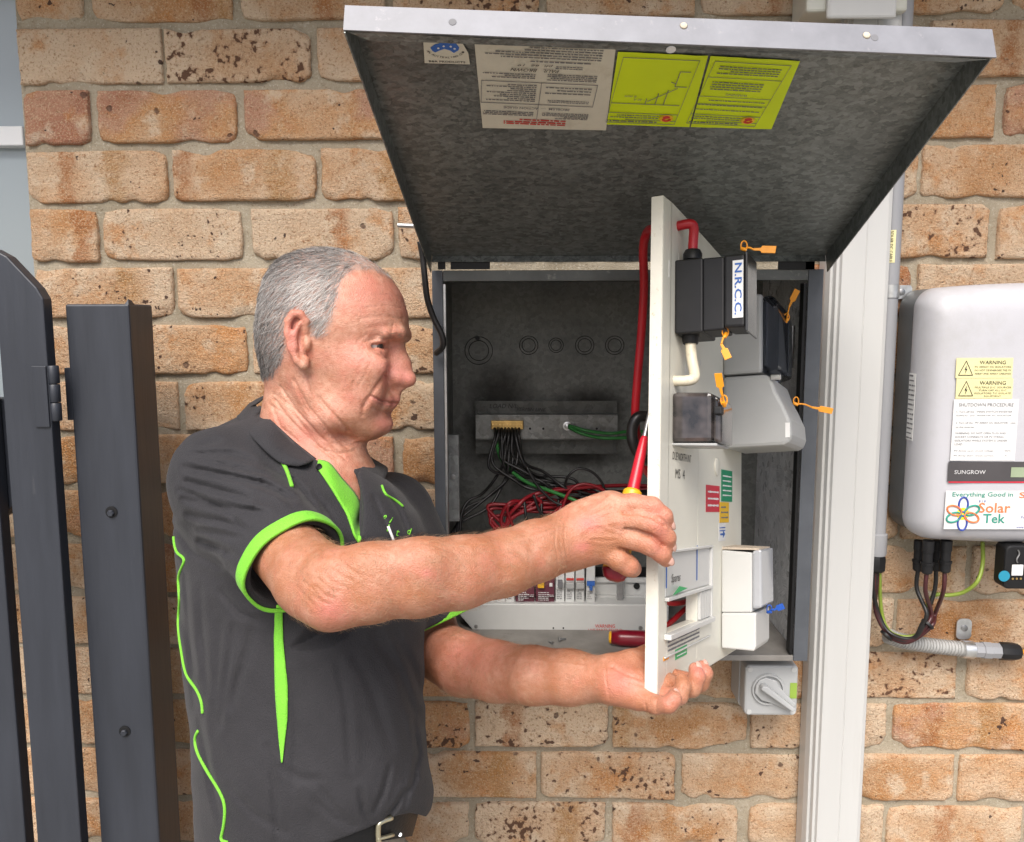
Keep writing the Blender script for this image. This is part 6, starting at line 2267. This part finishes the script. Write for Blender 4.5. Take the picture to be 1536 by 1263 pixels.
def tangent(d, n):
    d = d - n * (d * n).sum(1)[:, None]
    return d / (np.linalg.norm(d, axis=1)[:, None] + 1e-9)


rh = np.random.default_rng(21)
cand = np.where(headm & (hair_w > .15) & (abs(hy_) < 93))[0]
pick = rh.choice(cand, 34000)
pos = BV[pick] + rh.normal(0, .0009, (len(pick), 3))
nn = BN[pick]
hp_, hzp = hpx[pick], hz_[pick]
thin = np.clip((hp_ - 500) / 40, 0, 1) * (hzp < 430)
keep = (rh.random(len(pick)) > thin * .8) & (rh.random(len(pick)) < np.clip((hair_w[pick] - .15) / .7, .06, 1))
hw_k = hair_w[pick][keep]
pos, nn, hp_, hzp = pos[keep], nn[keep], hp_[keep], hzp[keep]
flow = np.zeros((len(pos), 3))
up_w = np.clip((430 - hzp) / 50, 0, 1)[:, None]
flow += -HFW * (.75 - .2 * up_w) - HUP * (.75 - .55 * up_w) + HFW * 0
swirl = np.clip((hp_ - 470) / 40, 0, 1)[:, None]
flow += swirl * (-HUP * .3)
flow += rh.normal(0, .22, flow.shape)
dirs = tangent(flow, nn)
sh = .42 + .5 * np.exp(-((hp_ - 470) / 34) ** 2 - ((hzp - 445) / 45) ** 2) - .34 * np.exp(-((hp_ - 440) / 60) ** 2 - ((hzp - 385) / 22) ** 2) - .2 * np.exp(-((hp_ - 395) / 20) ** 2 - ((hzp - 540) / 40) ** 2) + .12 * np.clip((hp_ - 500) / 50, 0, 1)
clump = np.sin(hp_ * .55 + hzp * .35) * np.sin(hzp * .28 - hp_ * .18)
sh = sh + .14 * clump
strands('hair', M_HAIR, pos, dirs, nn, .0115 * np.clip(hw_k + .15, .45, 1), .00026, .24, .3, person, rh, sh)
# eyebrow and sideburn wisps
bm_ = np.where(headm & (segdist(hpx, hz_, 606, 503, 574, 503)[0] < 4.5) & (hy_ > 4))[0]
if len(bm_):
    pk = rh.choice(bm_, 90)
    strands('eyebrow', mk('brow_hair', (.30, .21, .15), .6), BV[pk], tangent(np.tile(-HFW * .8 + HLT * .5 + HUP * .1, (len(pk), 1)) + rh.normal(0, .15, (len(pk), 3)), BN[pk]), BN[pk], .008, .00016, .3, .1, person, rh)
# arm hair
M_AH = mk('arm_hair', (.36, .23, .13), .6)
arm = np.where((bpx > 430) & (bpx < 850) & (bpv > 770) & (bpv < 945) & (bd_ < .93) | (bpx > 660) & (bpx < 900) & (bpv > 945) & (bpv < 1070) & (bd_ < 1.1))[0]
pk = rh.choice(arm, 5500)
fl = tangent(np.tile(AR * .6 - AU * .5, (len(pk), 1)) + rh.normal(0, .45, (len(pk), 3)), BN[pk])
strands('arm_hair', M_AH, BV[pk], fl, BN[pk], .0105, .0001, .6, .5, person, rh)

# ---- finger nails
M_NAIL = mk('finger_nail', (.60, .36, .29), .25, var=.04)
for fg, dirn in ((R_FING[0], (.9, -.1)), (R_FING[1], (.9, -.1)), (R_FING[2], (.8, -.3)), (L_FING[2], (.55, .5)), (L_FING[3], (.75, .4)), (L_FING[0], (.5, .5))):
    (x0, y0, d0_, r0), (x1, y1, d1_, r1) = fg[-2], fg[-1]
    p0, p1 = cam(x0, y0, d0_), cam(x1, y1, d1_)
    ax_ = unit(p1 - p0)
    nd = AR * dirn[0] + AU * dirn[1] - AF * .55
    nd = unit(nd - ax_ * (nd @ ax_))
    sd_ = np.cross(ax_, nd)
    rr_n = r1 * d1_ / FPX
    cc = p1 + nd * rr_n * .55 + ax_ * rr_n * .1
    Vn = []
    for a_ in np.linspace(-1, 1, 7):
        for b_ in np.linspace(-1, 1, 7):
            u_, w_n = a_ * math.sqrt(1 - b_ * b_ / 2), b_ * math.sqrt(1 - a_ * a_ / 2)
            Vn.append(cc + ax_ * u_ * rr_n * .72 + sd_ * w_n * rr_n * .62 + nd * rr_n * (.55 - .28 * w_n * w_n - .15 * u_ * u_))
    idx = np.arange(49).reshape(7, 7)
    no = MB().add(Vn, [(idx[j, i], idx[j, i + 1], idx[j + 1, i + 1], idx[j + 1, i]) for j in range(6) for i in range(6)]).build('fingernail', M_NAIL, person, smooth=True)
    so = no.modifiers.new('thick', 'SOLIDIFY')
    so.thickness = .0006

# ---- shirt: one cloth surface for trunk and sleeves, with its creases
tl = np.array([  # py, left, right, centre depth, half depth
    (596, 412, 440, 1.10, .02), (605, 395, 470, 1.10, .04), (620, 366, 495, 1.095, .06), (640, 325, 512, 1.09, .078), (660, 295, 526, 1.085, .092), (680, 280, 538, 1.08, .104), (700, 271, 556, 1.08, .116), (720, 267, 582, 1.075, .126), (740, 264, 605, 1.07, .135),
    (770, 261, 626, 1.07, .144), (800, 261, 638, 1.065, .148), (850, 263, 638, 1.06, .145), (900, 265, 637, 1.055, .14), (950, 268, 637, 1.055, .138), (1000, 272, 637, 1.05, .138), (1050, 278, 636, 1.05, .14),
    (1100, 283, 638, 1.05, .142), (1150, 286, 645, 1.05, .144), (1190, 288, 651, 1.05, .144), (1212, 289, 648, 1.05, .142), (1235, 290, 634, 1.05, .138), (1263, 292, 624, 1.05, .136), (1340, 296, 612, 1.05, .13)], float)
_ty = np.arange(580, 1350.)
_k2 = np.exp(-.5 * (np.arange(-12, 13) / 4.) ** 2)
_k2 /= _k2.sum()
TL = [np.convolve(np.pad(np.interp(_ty, tl[:, 0], tl[:, i]), 12, 'edge'), _k2, 'valid') for i in (1, 2, 3, 4)]


def trunk(P):
    x, y, d = topx(P)
    l, r, dc, b = [np.interp(y, _ty, L) for L in TL]
    cx, a = (l + r) / 2, (r - l) / 2
    n = 2.3
    rr = ((abs(x - cx) / a) ** n + (abs(d - dc) / b) ** n) ** (1 / n)
    am = a * dc / FPX
    v = (rr - 1) * np.minimum(am, b)
    return np.maximum(v, (596 - y) * dc / FPX)


sA, sB = cam(334, 718, 1.0), cam(446, 852, .868)
sax = unit(sB - sA)
CREASE = [  # photo polyline, width px, depth mm
    ([(278, 702), (330, 712), (395, 726), (440, 748)], 5.5, -4.2), ([(280, 722), (330, 736), (372, 748)], 4.7, -3.8), ([(276, 748), (340, 762), (400, 770)], 4.7, -3.4), ([(282, 772), (340, 784), (385, 800)], 4.7, -3.0),
    ([(300, 812), (345, 828), (380, 842)], 4.7, -2.8), ([(290, 682), (345, 680), (380, 690)], 4.7, -2.6), ([(296, 668), (330, 660)], 3.9, -1.8), ([(300, 795), (350, 806), (400, 800)], 3.9, -2.0), ([(262, 790), (290, 830), (330, 850)], 4.7, -2.4),
    ([(332, 888), (360, 920), (398, 935)], 5.5, -3.0), ([(330, 935), (326, 1000), (322, 1100)], 6.2, -1.8), ([(385, 930), (365, 1000), (345, 1060)], 7.0, -2.4), ([(300, 880), (304, 960), (312, 1040)], 5.5, -1.8),
    ([(400, 1120), (412, 1180), (416, 1263)], 5.5, -2.2), ([(420, 1150), (450, 1168), (480, 1170)], 6.2, -1.6), ([(560, 950), (600, 1010), (630, 1090)], 7.0, -2.2), ([(590, 945), (618, 1000), (634, 1050)], 6.2, -2.0), ([(520, 960), (560, 1040), (585, 1120)], 7.8, -1.5),
    ([(608, 1185), (596, 1208), (580, 1226)], 3.9, -3.2), ([(625, 1165), (612, 1190), (606, 1210)], 3.9, -2.4), ([(540, 1185), (546, 1215), (556, 1235)], 4.7, -2.6), ([(470, 1200), (500, 1225), (530, 1240)], 5.5, -1.8), ([(345, 1180), (380, 1220), (430, 1250)], 6.2, -1.8),
    ([(470, 740), (495, 770), (510, 800)], 4.7, -1.6), ([(440, 720), (470, 760), (490, 790)], 5.5, -1.6), ([(560, 745), (575, 780), (585, 806)], 3.9, -2.2), ([(580, 735), (600, 770), (612, 800)], 3.9, -1.8), ([(268, 900), (285, 980), (292, 1060)], 4.7, -1.6),
    ([(268, 735), (300, 745), (345, 770), (372, 800)], 3.6, -2.6), ([(300, 690), (350, 700), (400, 712)], 3.2, -2.2), ([(420, 740), (450, 770), (470, 800)], 4, -2.4), ([(340, 830), (370, 850), (380, 870)], 4, -2.4), ([(400, 700), (440, 720), (475, 760)], 3.6, -1.6), ([(350, 940), (340, 1010), (330, 1090)], 5, -2.2), ([(300, 1080), (312, 1150), (330, 1230)], 5, -2.2), ([(440, 1010), (445, 1100), (440, 1180)], 6, -1.4), ([(500, 960), (520, 1060), (525, 1150)], 6, -1.4), ([(620, 1080), (628, 1130), (620, 1170)], 4, -2.4), ([(585, 1150), (575, 1190), (560, 1220)], 4, -2.4), ([(480, 1180), (500, 1210), (520, 1228)], 4, -2.0), ([(278, 860), (282, 930), (292, 1010)], 4, -2.0), ([(398, 925), (430, 945), (480, 955)], 5, -2.4),
    ([(300, 740), (360, 752), (410, 765)], 3.9, 1.6), ([(300, 712), (350, 722), (390, 735)], 3.9, 1.6), ([(300, 785), (350, 795)], 3.9, 1.4)]


def folds(P):
    x, y, d = topx(P)
    o = np.zeros(len(P))
    xa, xb, ya, yb = x.min(), x.max(), y.min(), y.max()
    for poly, w, amp in CREASE:
        xs, ys = [q[0] for q in poly], [q[1] for q in poly]
        if max(xs) + 3 * w < xa or min(xs) - 3 * w > xb or max(ys) + 3 * w < ya or min(ys) - 3 * w > yb:
            continue
        m = (x > min(xs) - 3 * w) & (x < max(xs) + 3 * w) & (y > min(ys) - 3 * w) & (y < max(ys) + 3 * w)
        if not m.any():
            continue
        best = np.full(m.sum(), 1e9)
        tt = np.zeros(m.sum())
        nseg = len(poly) - 1
        for i, (a_, b_) in enumerate(zip(poly[:-1], poly[1:])):
            dd, t = segdist(x[m], y[m], *a_, *b_)
            c = dd < best
            best = np.where(c, dd, best)
            tt = np.where(c, (i + t) / nseg, tt)
        o[m] += amp * .0016 * np.exp(-(best / w) ** 2) * np.sin(np.pi * np.clip(tt * .9 + .05, 0, 1)) ** .5
        o[m] -= amp * .0004 * np.exp(-((best - 1.8 * w) / w) ** 2)
    o += .0011 * np.sin(x * .055 + 1.3 * np.sin(y * .021)) * np.sin(y * .03 + x * .012) + .0006 * np.sin(x * .12 - y * .05) * np.sin(y * .07)
    ts = (P - sB) @ sax
    rs = np.linalg.norm(P - sB - np.outer(ts, sax), axis=1)
    o *= np.where(rs < .12, np.clip((-ts - .018) / .035, 0, 1), 1)
    return o * (d < 1.12)


shirt = Field(folds)
shirt.add(trunk, cam(450, 950, 1.05), .45, .01)
rA, rB = 70 * 1.0 / FPX, 79 * .868 / FPX
shirt.cone(sA, sB + sax * .03, rA, rB, .035)
shirt.cone(sA - AU * .002, cam(425, 686, 1.05), .050, .046, .04)
lA, lB = SH_L, cam(654, 936, 1.13)
lax = unit(lB - lA)
shirt.cone(lA, lB + lax * .03, .062, .060, .03)
# cut the sleeves square and hollow them
shirt.add(lambda P: np.maximum(-((P - sB) @ sax) - .004, np.linalg.norm(P - sB, axis=1) - .11), sB, .12, .001, 's')
shirt.cone(sB - sax * .01, sB + sax * .06, rB - .0075, rB - .0045, .004, 's')
shirt.add(lambda P: np.maximum(-((P - lB) @ lax) - .002, np.linalg.norm(P - lB, axis=1) - .1), lB, .11, .001, 's')
shirt.cone(lB - lax * .0, lB + lax * .06, .052, .054, .004, 's')
# neckline: the opening follows the neck and runs down into the placket
VCUT = np.array([(384, 600), (408, 630), (440, 662), (472, 690), (482, 697), (497, 722), (513, 757), (530, 792), (540, 806), (542, 790), (545, 757), (541, 735), (536, 712), (545, 690), (560, 640), (540, 560), (400, 560)], float)


def neckline(P):
    x, y, d = topx(P)
    best = np.full(len(P), 1e9)
    for (x0, y0), (x1, y1) in zip(VCUT, np.roll(VCUT, -1, 0)):
        best = np.minimum(best, segdist(x, y, x0, y0, x1, y1)[0])
    s_ = np.where(inpoly(x, y, VCUT), -best, best) * d / FPX
    return np.maximum(s_, d - 1.13)


shirt.add(neckline, cam(480, 680, 1.0), .2, .004, 's')
shirt.cone(HP(458, 600), HP(452, 735), 66 * hs, 72 * hs, .006, 's')
_hx = np.array((200, 440, 480, 520, 560, 595, 615, 640, 700), float)
_hy = np.array((1310, 1290, 1270, 1254, 1237, 1222, 1219, 1226, 1226), float)


def hem(P):
    x, y, d = topx(P)
    return (y - np.interp(x, _hx, _hy)) * d / FPX * .9


shirt.add(hem, (0, 0, 0), 9, .003, 'i')
_t0 = _time.time()
SV, SF = surface(shirt, (-.62, -.66, .55), (.1, -.06, 1.48), .0025, 14)
SV = relax(SV, SF, 2, .5)
print('shirt', len(SV), round(_time.time() - _t0, 1))


def cloth_mat(name, a, b, rough=.85, weave=1500., sheen=.08):
    m, nt, N, L, P = new_mat(name)
    v = N.new('ShaderNodeTexCoord').outputs['Object']
    n1 = noise(N, L, v, 9, 4)
    mp = node(N, L, 'ShaderNodeMapping', {0: v})
    vo = node(N, L, 'ShaderNodeTexVoronoi', {'Vector': v, 'Scale': weave / 2.4})
    col = mixc(N, L, rmap(N, L, n1, .3, .7), a, b)
    col = mixc(N, L, rmap(N, L, vo.outputs['Distance'], .1, .5, 0., .35), col, tuple(np.array(a) * .6))
    L.new(col, P.inputs['Base Color'])
    P.inputs['Roughness'].default_value = rough
    P.inputs['Specular IOR Level'].default_value = .25
    P.inputs['Sheen Weight'].default_value = sheen
    P.inputs['Sheen Roughness'].default_value = .4
    h = mth(N, L, 'ADD', mth(N, L, 'MULTIPLY', vo.outputs['Distance'], .5), mth(N, L, 'MULTIPLY', noise(N, L, v, 60, 5, .65), .8))
    bn = node(N, L, 'ShaderNodeBump', {'Height': h, 'Strength': .6, 'Distance': .0016})
    L.new(bn.outputs[0], P.inputs['Normal'])
    return m


M_SHIRT = cloth_mat('charcoal_polo', (.033, .032, .0355), (.044, .0425, .0465))
M_LIME = cloth_mat('lime_trim', (.20, .62, .045), (.25, .70, .065), .7, 1500, .1)
M_KHAKI = cloth_mat('khaki_cotton', (.30, .255, .20), (.36, .31, .25), .9)
M_BELT = mk('black_leather', (.010, .010, .011), .5, spec=.25, var=.2, bump=.4, bscale=240)
sh_ob = mesh_obj('shirt', SV, SF, M_SHIRT, person, smooth=True)
BVH = BVHTree.FromPolygons(SV.tolist(), SF.tolist())


def on_shirt(px, py, lift=.001):
    r = unit(ray(px, py))
    h = BVH.ray_cast(Vector(CAM), Vector(r))
    if h[0] is None:
        return None
    n = np.array(h[1])
    if n @ r > 0:
        n = -n
    return np.array(h[0]) + n * lift, n


def z2(x, y):
    return 220 + x / 1.85, 580 + y / 1.85


def piping(pts, r, name='piping', m=None, conv=True):
    P = spline(np.array([z2(*p) if conv else p for p in pts]), 6)
    Q = [on_shirt(x, y, .0008) for x, y in P]
    Q = np.array([q[0] for q in Q if q is not None])
    for _ in range(3):
        Q[1:-1] = .5 * Q[1:-1] + .25 * (Q[:-2] + Q[2:])
    # drop jumps in depth where the ray slips past an edge
    ok = [0]
    for i in range(1, len(Q)):
        if np.linalg.norm(Q[i] - Q[ok[-1]]) < .03:
            ok.append(i)
    return MB().tube(Q[ok], r, 6, 0).build(name, m or M_LIME, sh_ob, smooth=True)


piping([(77, 416), (64, 428), (72, 452), (98, 470), (106, 485), (90, 525), (93, 590), (89, 660), (99, 740), (112, 800), (140, 840), (154, 875), (157, 906)], .0019)
piping([(144, 955), (136, 975), (141, 1010), (165, 1060), (200, 1115), (218, 1160), (216, 1215), (208, 1255), (226, 1264)], .0019)
piping([(335, 140), (352, 180), (385, 225), (402, 278)], .0024)
piping([(652, 276), (662, 300), (690, 316), (710, 333)], .0016)


def patch(poly, name, m, lift=.0015, parent=None, th=.0012, step=3.0):
    """flat cloth piece laid on the shirt: outline given in photo positions"""
    poly = np.array(poly, float)
    xs, ys = poly[:, 0], poly[:, 1]
    nx, ny = max(3, int((xs.max() - xs.min()) / step)), max(3, int((ys.max() - ys.min()) / step))
    rows = []
    for y in np.linspace(ys.min() + .3, ys.max() - .3, ny):
        cr = []
        for (x0, y0), (x1, y1) in zip(poly, np.roll(poly, -1, 0)):
            if (y0 > y) != (y1 > y):
                cr.append(x0 + (y - y0) / (y1 - y0) * (x1 - x0))
        if len(cr) >= 2:
            rows.append((min(cr), max(cr), y))
    k = 5
    V, ok = [], []
    for l, r, y in rows:
        row = []
        for x in np.linspace(l, r, k):
            h = on_shirt(x, y, lift)
            row.append(h)
        if all(q is not None for q in row):
            V.append([q[0] for q in row])
    V = np.array(V)
    n = len(V)
    if n < 2:
        return None
    idx = np.arange(n * k).reshape(n, k)
    F = [(idx[j, i], idx[j + 1, i], idx[j + 1, i + 1], idx[j, i + 1]) for j in range(n - 1) for i in range(k - 1)]
    o = MB().add(V.reshape(-1, 3), F).build(name, m, parent or sh_ob, smooth=True)
    sm = o.modifiers.new('thick', 'SOLIDIFY')
    sm.thickness = th
    sm.offset = 0
    return o


patch([z2(*p) for p in [(358, 606), (378, 606), (380, 700), (392, 830), (392, 920), (378, 1042), (374, 1042), (365, 940), (358, 840), (355, 700)]], 'side_insert', M_LIME)
# cuffs


def cuff(c, ax, r, w, name='cuff', tilt=None):
    e = unit(np.cross(ax, AU))
    f = np.cross(ax, e)
    t = np.linspace(0, 2 * math.pi, 65)[:-1]
    ring = lambda rr, h: c + ax * h + rr * (np.outer(np.cos(t), e) + np.outer(np.sin(t), f)) * (1 + .025 * np.sin(3 * t + 1) + .012 * np.sin(7 * t))[:, None]
    return MB().rings([ring(r - .002, 0), ring(r - .0002, .0), ring(r + .0004, w * .08), ring(r + .0004, w * .92), ring(r - .0002, w), ring(r - .003, w), ring(r - .003, .002)], cap=False).build(name, M_LIME, sh_ob, smooth=True)


cuff(sB - sax * .0175, sax, rB + .0022, .017)
cuff(lB - lax * .0195, lax, .0612, .020)

# collar and placket: pieces of cloth with their own depth


def sheet(rows, name, m, parent=sh_ob, th=.0022, sub=4):
    """rows of photo positions with depth, lofted into a cloth piece"""
    R = [spline([cam(*p) for p in row], 6) for row in rows]
    V = np.array(R)
    V = np.stack([spline(V[:, j], sub) for j in range(V.shape[1])], 1)
    n, k = V.shape[:2]
    idx = np.arange(n * k).reshape(n, k)
    F = [(idx[j, i], idx[j + 1, i], idx[j + 1, i + 1], idx[j, i + 1]) for j in range(n - 1) for i in range(k - 1)]
    o = MB().add(V.reshape(-1, 3), F).build(name, m, parent, smooth=True)
    sm = o.modifiers.new('thick', 'SOLIDIFY')
    sm.thickness = th
    sm.offset = 0
    return o


BBV = BVHTree.FromPolygons(BV.tolist(), BF.tolist())


def surf_d(px, py, which='s'):
    r = ray(px, py)
    L_ = np.linalg.norm(r)
    best = 9.
    for t_, bv in (('s', BVH), ('b', BBV)):
        if t_ in which:
            h = bv.ray_cast(Vector(CAM), Vector(r / L_))
            if h[0] is not None:
                best = min(best, h[3] / L_)
    return best


def on(px, py, lift, which='sb', lo=.9, hi=1.12):
    return (px, py, float(np.clip(surf_d(px, py, which), lo, hi)) - lift)


# near collar leaf: upper edge hugs the neck, lower edge falls on the shoulder
up_ = [(388, 604), (384, 609), (408, 632), (440, 662), (474, 689)]
md_ = [(372, 612), (371, 619), (395, 648), (428, 681), (462, 695)]
dn_ = [(360, 622), (357, 629), (382, 660), (418, 693), (447, 700)]
sheet([[(402, 592, 1.2)] + [on(x, y, .004, 'sb', .95, 1.13) for x, y in up_], [(388, 598, 1.2)] + [on(x, y, .012, 'sb', .93, 1.12) for x, y in md_], [(374, 606, 1.2)] + [on(x, y, .0065, 's', .92, 1.12) for x, y in dn_]], 'collar_leaf', M_SHIRT)
# far leaf, standing out beyond the neck, and the far edge of the placket
sheet([[(505, 668, 1.12), (518, 676, 1.10), (531, 680, 1.075), (533, 694, 1.03), (531, 706, 1.01)],
       [(530, 668, 1.14), (545, 680, 1.12), (556, 691, 1.09), (554, 706, 1.03), (545, 730, .995)],
       [(548, 682, 1.15), (566, 694, 1.13), (581, 703, 1.10), (575, 722, 1.04), (556, 752, .99)]], 'collar_leaf', M_SHIRT)
sheet([[(533, 708, 1.005), (540, 735, .985), (540, 760, .965), (539, 785, .945), (541, 812, .925)],
       [(545, 728, .99), (550, 745, .978), (547, 765, .96), (543, 790, .942), (543, 812, .925)],
       [(566, 736, 1.005), (556, 753, .985), (551, 772, .965), (546, 795, .945), (544, 812, .927)]], 'far_placket', M_SHIRT)
sheet([[(525, 692, 1.028), (549, 702, 1.035)], [(525, 704, 1.022), (547, 714, 1.024)]], 'collar_band', M_LIME)
e1 = [(477, 690), (494, 695), (512, 717), (532, 740), (540, 757), (538, 780), (542, 808)]
e3 = [(475, 702), (486, 717), (503, 742), (517, 766), (525, 784), (531, 801), (538, 815)]
r1_ = [on(x, y, .006, 'sb', .92, .985) for x, y in e1]
r3_ = [on(x, y, .003, 's', .92, .985) for x, y in e3]
r2_ = [((a_[0] + b_[0]) / 2, (a_[1] + b_[1]) / 2, (a_[2] + b_[2]) / 2 - .003) for a_, b_ in zip(r1_, r3_)]
sheet([r1_, r2_, r3_], 'placket', M_LIME)
for (x, y, d), r_ in (((513, 730, surf_d(511, 733) - .007), 6.5), ((478, 700, surf_d(478, 702) - .007), 5)):
    q = cam(x, y, d)
    nn_ = unit(CAM - q + .3 * AR)
    MB().lathe(q, nn_, [(0, r_ * d / FPX), (.001, r_ * d / FPX), (.0016, r_ * .8 * d / FPX), (.0012, r_ * .6 * d / FPX)], 18).build('button', M_BLK, sh_ob, auto=40)
# chest embroidery, half hidden by the raised forearm
k = MB()


def shirt_text(s, px, py, hpx_, rot):
    V, F = glyphs(s, .1, .01)
    lo, hi = V.min(0), V.max(0)
    sc = hpx_ / .7
    P = []
    for v in V:
        x, y = (v[0] - lo[0]) * sc, -(v[1]) * sc
        x, y = x * math.cos(rot) - y * math.sin(rot), x * math.sin(rot) + y * math.cos(rot)
        h = on_shirt(px + x * .85, py + y, .0012)
        if h is None:
            return
        P.append(h[0])
    k.add(P, F)


shirt_text('e', 574, 777, 9, .5)
shirt_text('i', 583, 784, 10, .5)
shirt_text('l', 579, 797, 11, .3)
shirt_text('t', 592, 803, 11, .3)
shirt_text('d', 609, 801, 10, .3)
if k.v:
    k.build('embroidery', M_LIME, sh_ob)
h = on_shirt(586, 800, .003)
if h is not None:
    pen = MB().tube([cam(582, 792, 1.0) if False else h[0] + AU * .008 - AR * .004, h[0] - AU * .012 + AR * .004], .0016, 8, 2)
    tag(pen.build('pen', M_WHITE, None, smooth=True), 'slim white pen clipped on the shirt front above the forearm', 'pen')

# ---- belt, trousers, boots
def torso_ring(py, shrink, n=64, dx=0.):
    l, r, dc, b = [np.interp(py, _ty, L) for L in TL]
    cx, a = (l + r) / 2 + dx, (r - l) / 2
    t = np.linspace(0, 2 * math.pi, n + 1)[:-1]
    c, s = np.cos(t), np.sin(t)
    e = 2 / 2.3
    x = cx + (a - shrink) * np.sign(c) * abs(c) ** e
    d = dc + (b - shrink * dc / FPX) * np.sign(s) * abs(s) ** e
    return np.array([cam(xx, py - .16 * (xx - cx), dd) for xx, dd in zip(x, d)])


trz = Field()
hip = (torso_ring(1300, 12)).mean(0)
waist = torso_ring(1262, 13)


def slab(P):
    x, y, d = topx(P)
    l, r, dc, b = 296, 628, 1.05, .132
    rr = ((abs(x - 460) / 148) ** 2.3 + (abs(d - dc) / b) ** 2.3) ** (1 / 2.3)
    return np.maximum((rr - 1) * .12, (1226 - .16 * (x - 460) - y) * .00084)


trz.add(slab, cam(460, 1330, 1.05), .22, .01)
trz.add(lambda P: (.62 - P[:, 2]), (0, 0, 0), 9, .01, 'i')
# legs
lgA, lgB = hip + np.array((-.03, -.07, -.10)), hip + np.array((.05, .07, -.10))
for q, dx in ((lgA, (-.02, -.04)), (lgB, (.05, .03))):
    kn = np.array((q[0] + dx[0], q[1] + dx[1] * .5, .48))
    an = np.array((q[0] + dx[0] * .6, q[1] + dx[1], .09))
    lf = Field()
    trz.p[:] = [p_ for p_ in trz.p if p_[4] != 'i']
    trz.cone(q, kn, .098, .078, .04)
    trz.cone(kn, an, .078, .068, .03)
TV, TF = surface(trz, hip - np.array((.35, .35, 1.3)), hip + np.array((.35, .35, .2)), .009, 10)
mesh_obj('trousers', relax(TV, TF, 2), TF, M_KHAKI, person, smooth=True)
for q, dx in ((lgA, (-.02, -.04)), (lgB, (.05, .03))):
    an = np.array((q[0] + dx[0] * .6, q[1] + dx[1], .0))
    b_ = Field()
    b_.cone(an + np.array((0, 0, .16)), an + np.array((.0, 0, .05)), .058, .055, .02)
    b_.ell(an + np.array((.085, -.01, .038)), np.eye(3), (.15, .055, .06), .03)
    b_.add(lambda P: .002 - P[:, 2], (0, 0, 0), 9, .01, 'i')
    V_b, F_b = surface(b_, an - np.array((.15, .15, .03)), an + np.array((.3, .15, .24)), .008, 8)
    mesh_obj('boot', relax(V_b, F_b, 1), F_b, M_BELT, person, smooth=True)
bl = MB()
o0, o1, i0, i1 = torso_ring(1236, 3), torso_ring(1280, 3), torso_ring(1236, 7), torso_ring(1280, 7)
bl.rings([i0, o0, o1, i1, i0], cap=False)
belt = bl.build('belt', M_BELT, person, auto=50)
q = cam(572, 1243, .93)
BR = []
bvb = BVHTree.FromPolygons(np.concatenate(bl.v).tolist(), bl.f)


def on_belt(px, py, lift):
    r = unit(ray(px, py))
    h = bvb.ray_cast(Vector(CAM), Vector(r))
    return (np.array(h[0]) if h[0] is not None else cam(px, py, .95)) - r * lift


M_BUCK = mk('worn_brass_buckle', (.55, .52, .38), .3, .9, var=.2)
MB().tube([on_belt(x, y, .004) for x, y in ((588, 1226), (570, 1234), (567, 1246), (568, 1262), (570, 1275))], .0032, 8, 5).build('buckle', M_BUCK, belt, smooth=True)
MB().tube([on_belt(x, y, .0055) for x, y in ((566, 1258), (576, 1256), (590, 1252))], .0022, 8, 4).build('buckle_pin', M_BUCK, belt, smooth=True)
MB().lathe(on_belt(600, 1252, .0012), -unit(ray(600, 1252)), [(0, .0022), (.0006, .0022)], 10).build('belt_hole', M_ZINC, belt)

# ---- screwdriver held upright in the fist
a, b = cam(921, 868, .905), cam(968, 655, .99)
a, b = cam(921, 866, .898), cam(967, 655, .945)
ax = unit(b - a)
Ls = np.linalg.norm(b - a)
sdv = thing('screwdriver', a, 'red insulated screwdriver with yellow collar gripped in the right fist', 'screwdriver')
cp = lambda px, py: ((cam(px, py, .92) - a) @ ax)
c0 = cp(945, 740)
MB().lathe(a, ax, [(-.004, .006), (-.001, .0115), (.006, .0145), (.008, .0148)], 20).build('grip_end', M_DRED, sdv, smooth=True)
MB().lathe(a, ax, [(.0082, .0146), (.018, .0135), (.03, .0125), (c0 - .02, .0105), (c0 - .012, .0125), (c0 - .004, .0135), (c0 - .003, .0112), (c0 + .004, .0105), (c0 + .0065, .0078)], 20).build('grip', M_YEL, sdv, auto=40)
MB().lathe(a, ax, [(c0 + .0066, .0070), (c0 + .045, .0060), (Ls - .004, .0048), (Ls, .0035)], 14).build('insulated_shaft', M_REDT, sdv, auto=40)
MB().lathe(b - ax * .001, ax, [(0, .003), (.03, .003), (.036, .0012)], 10).build('tip', M_STEEL, sdv, auto=40)
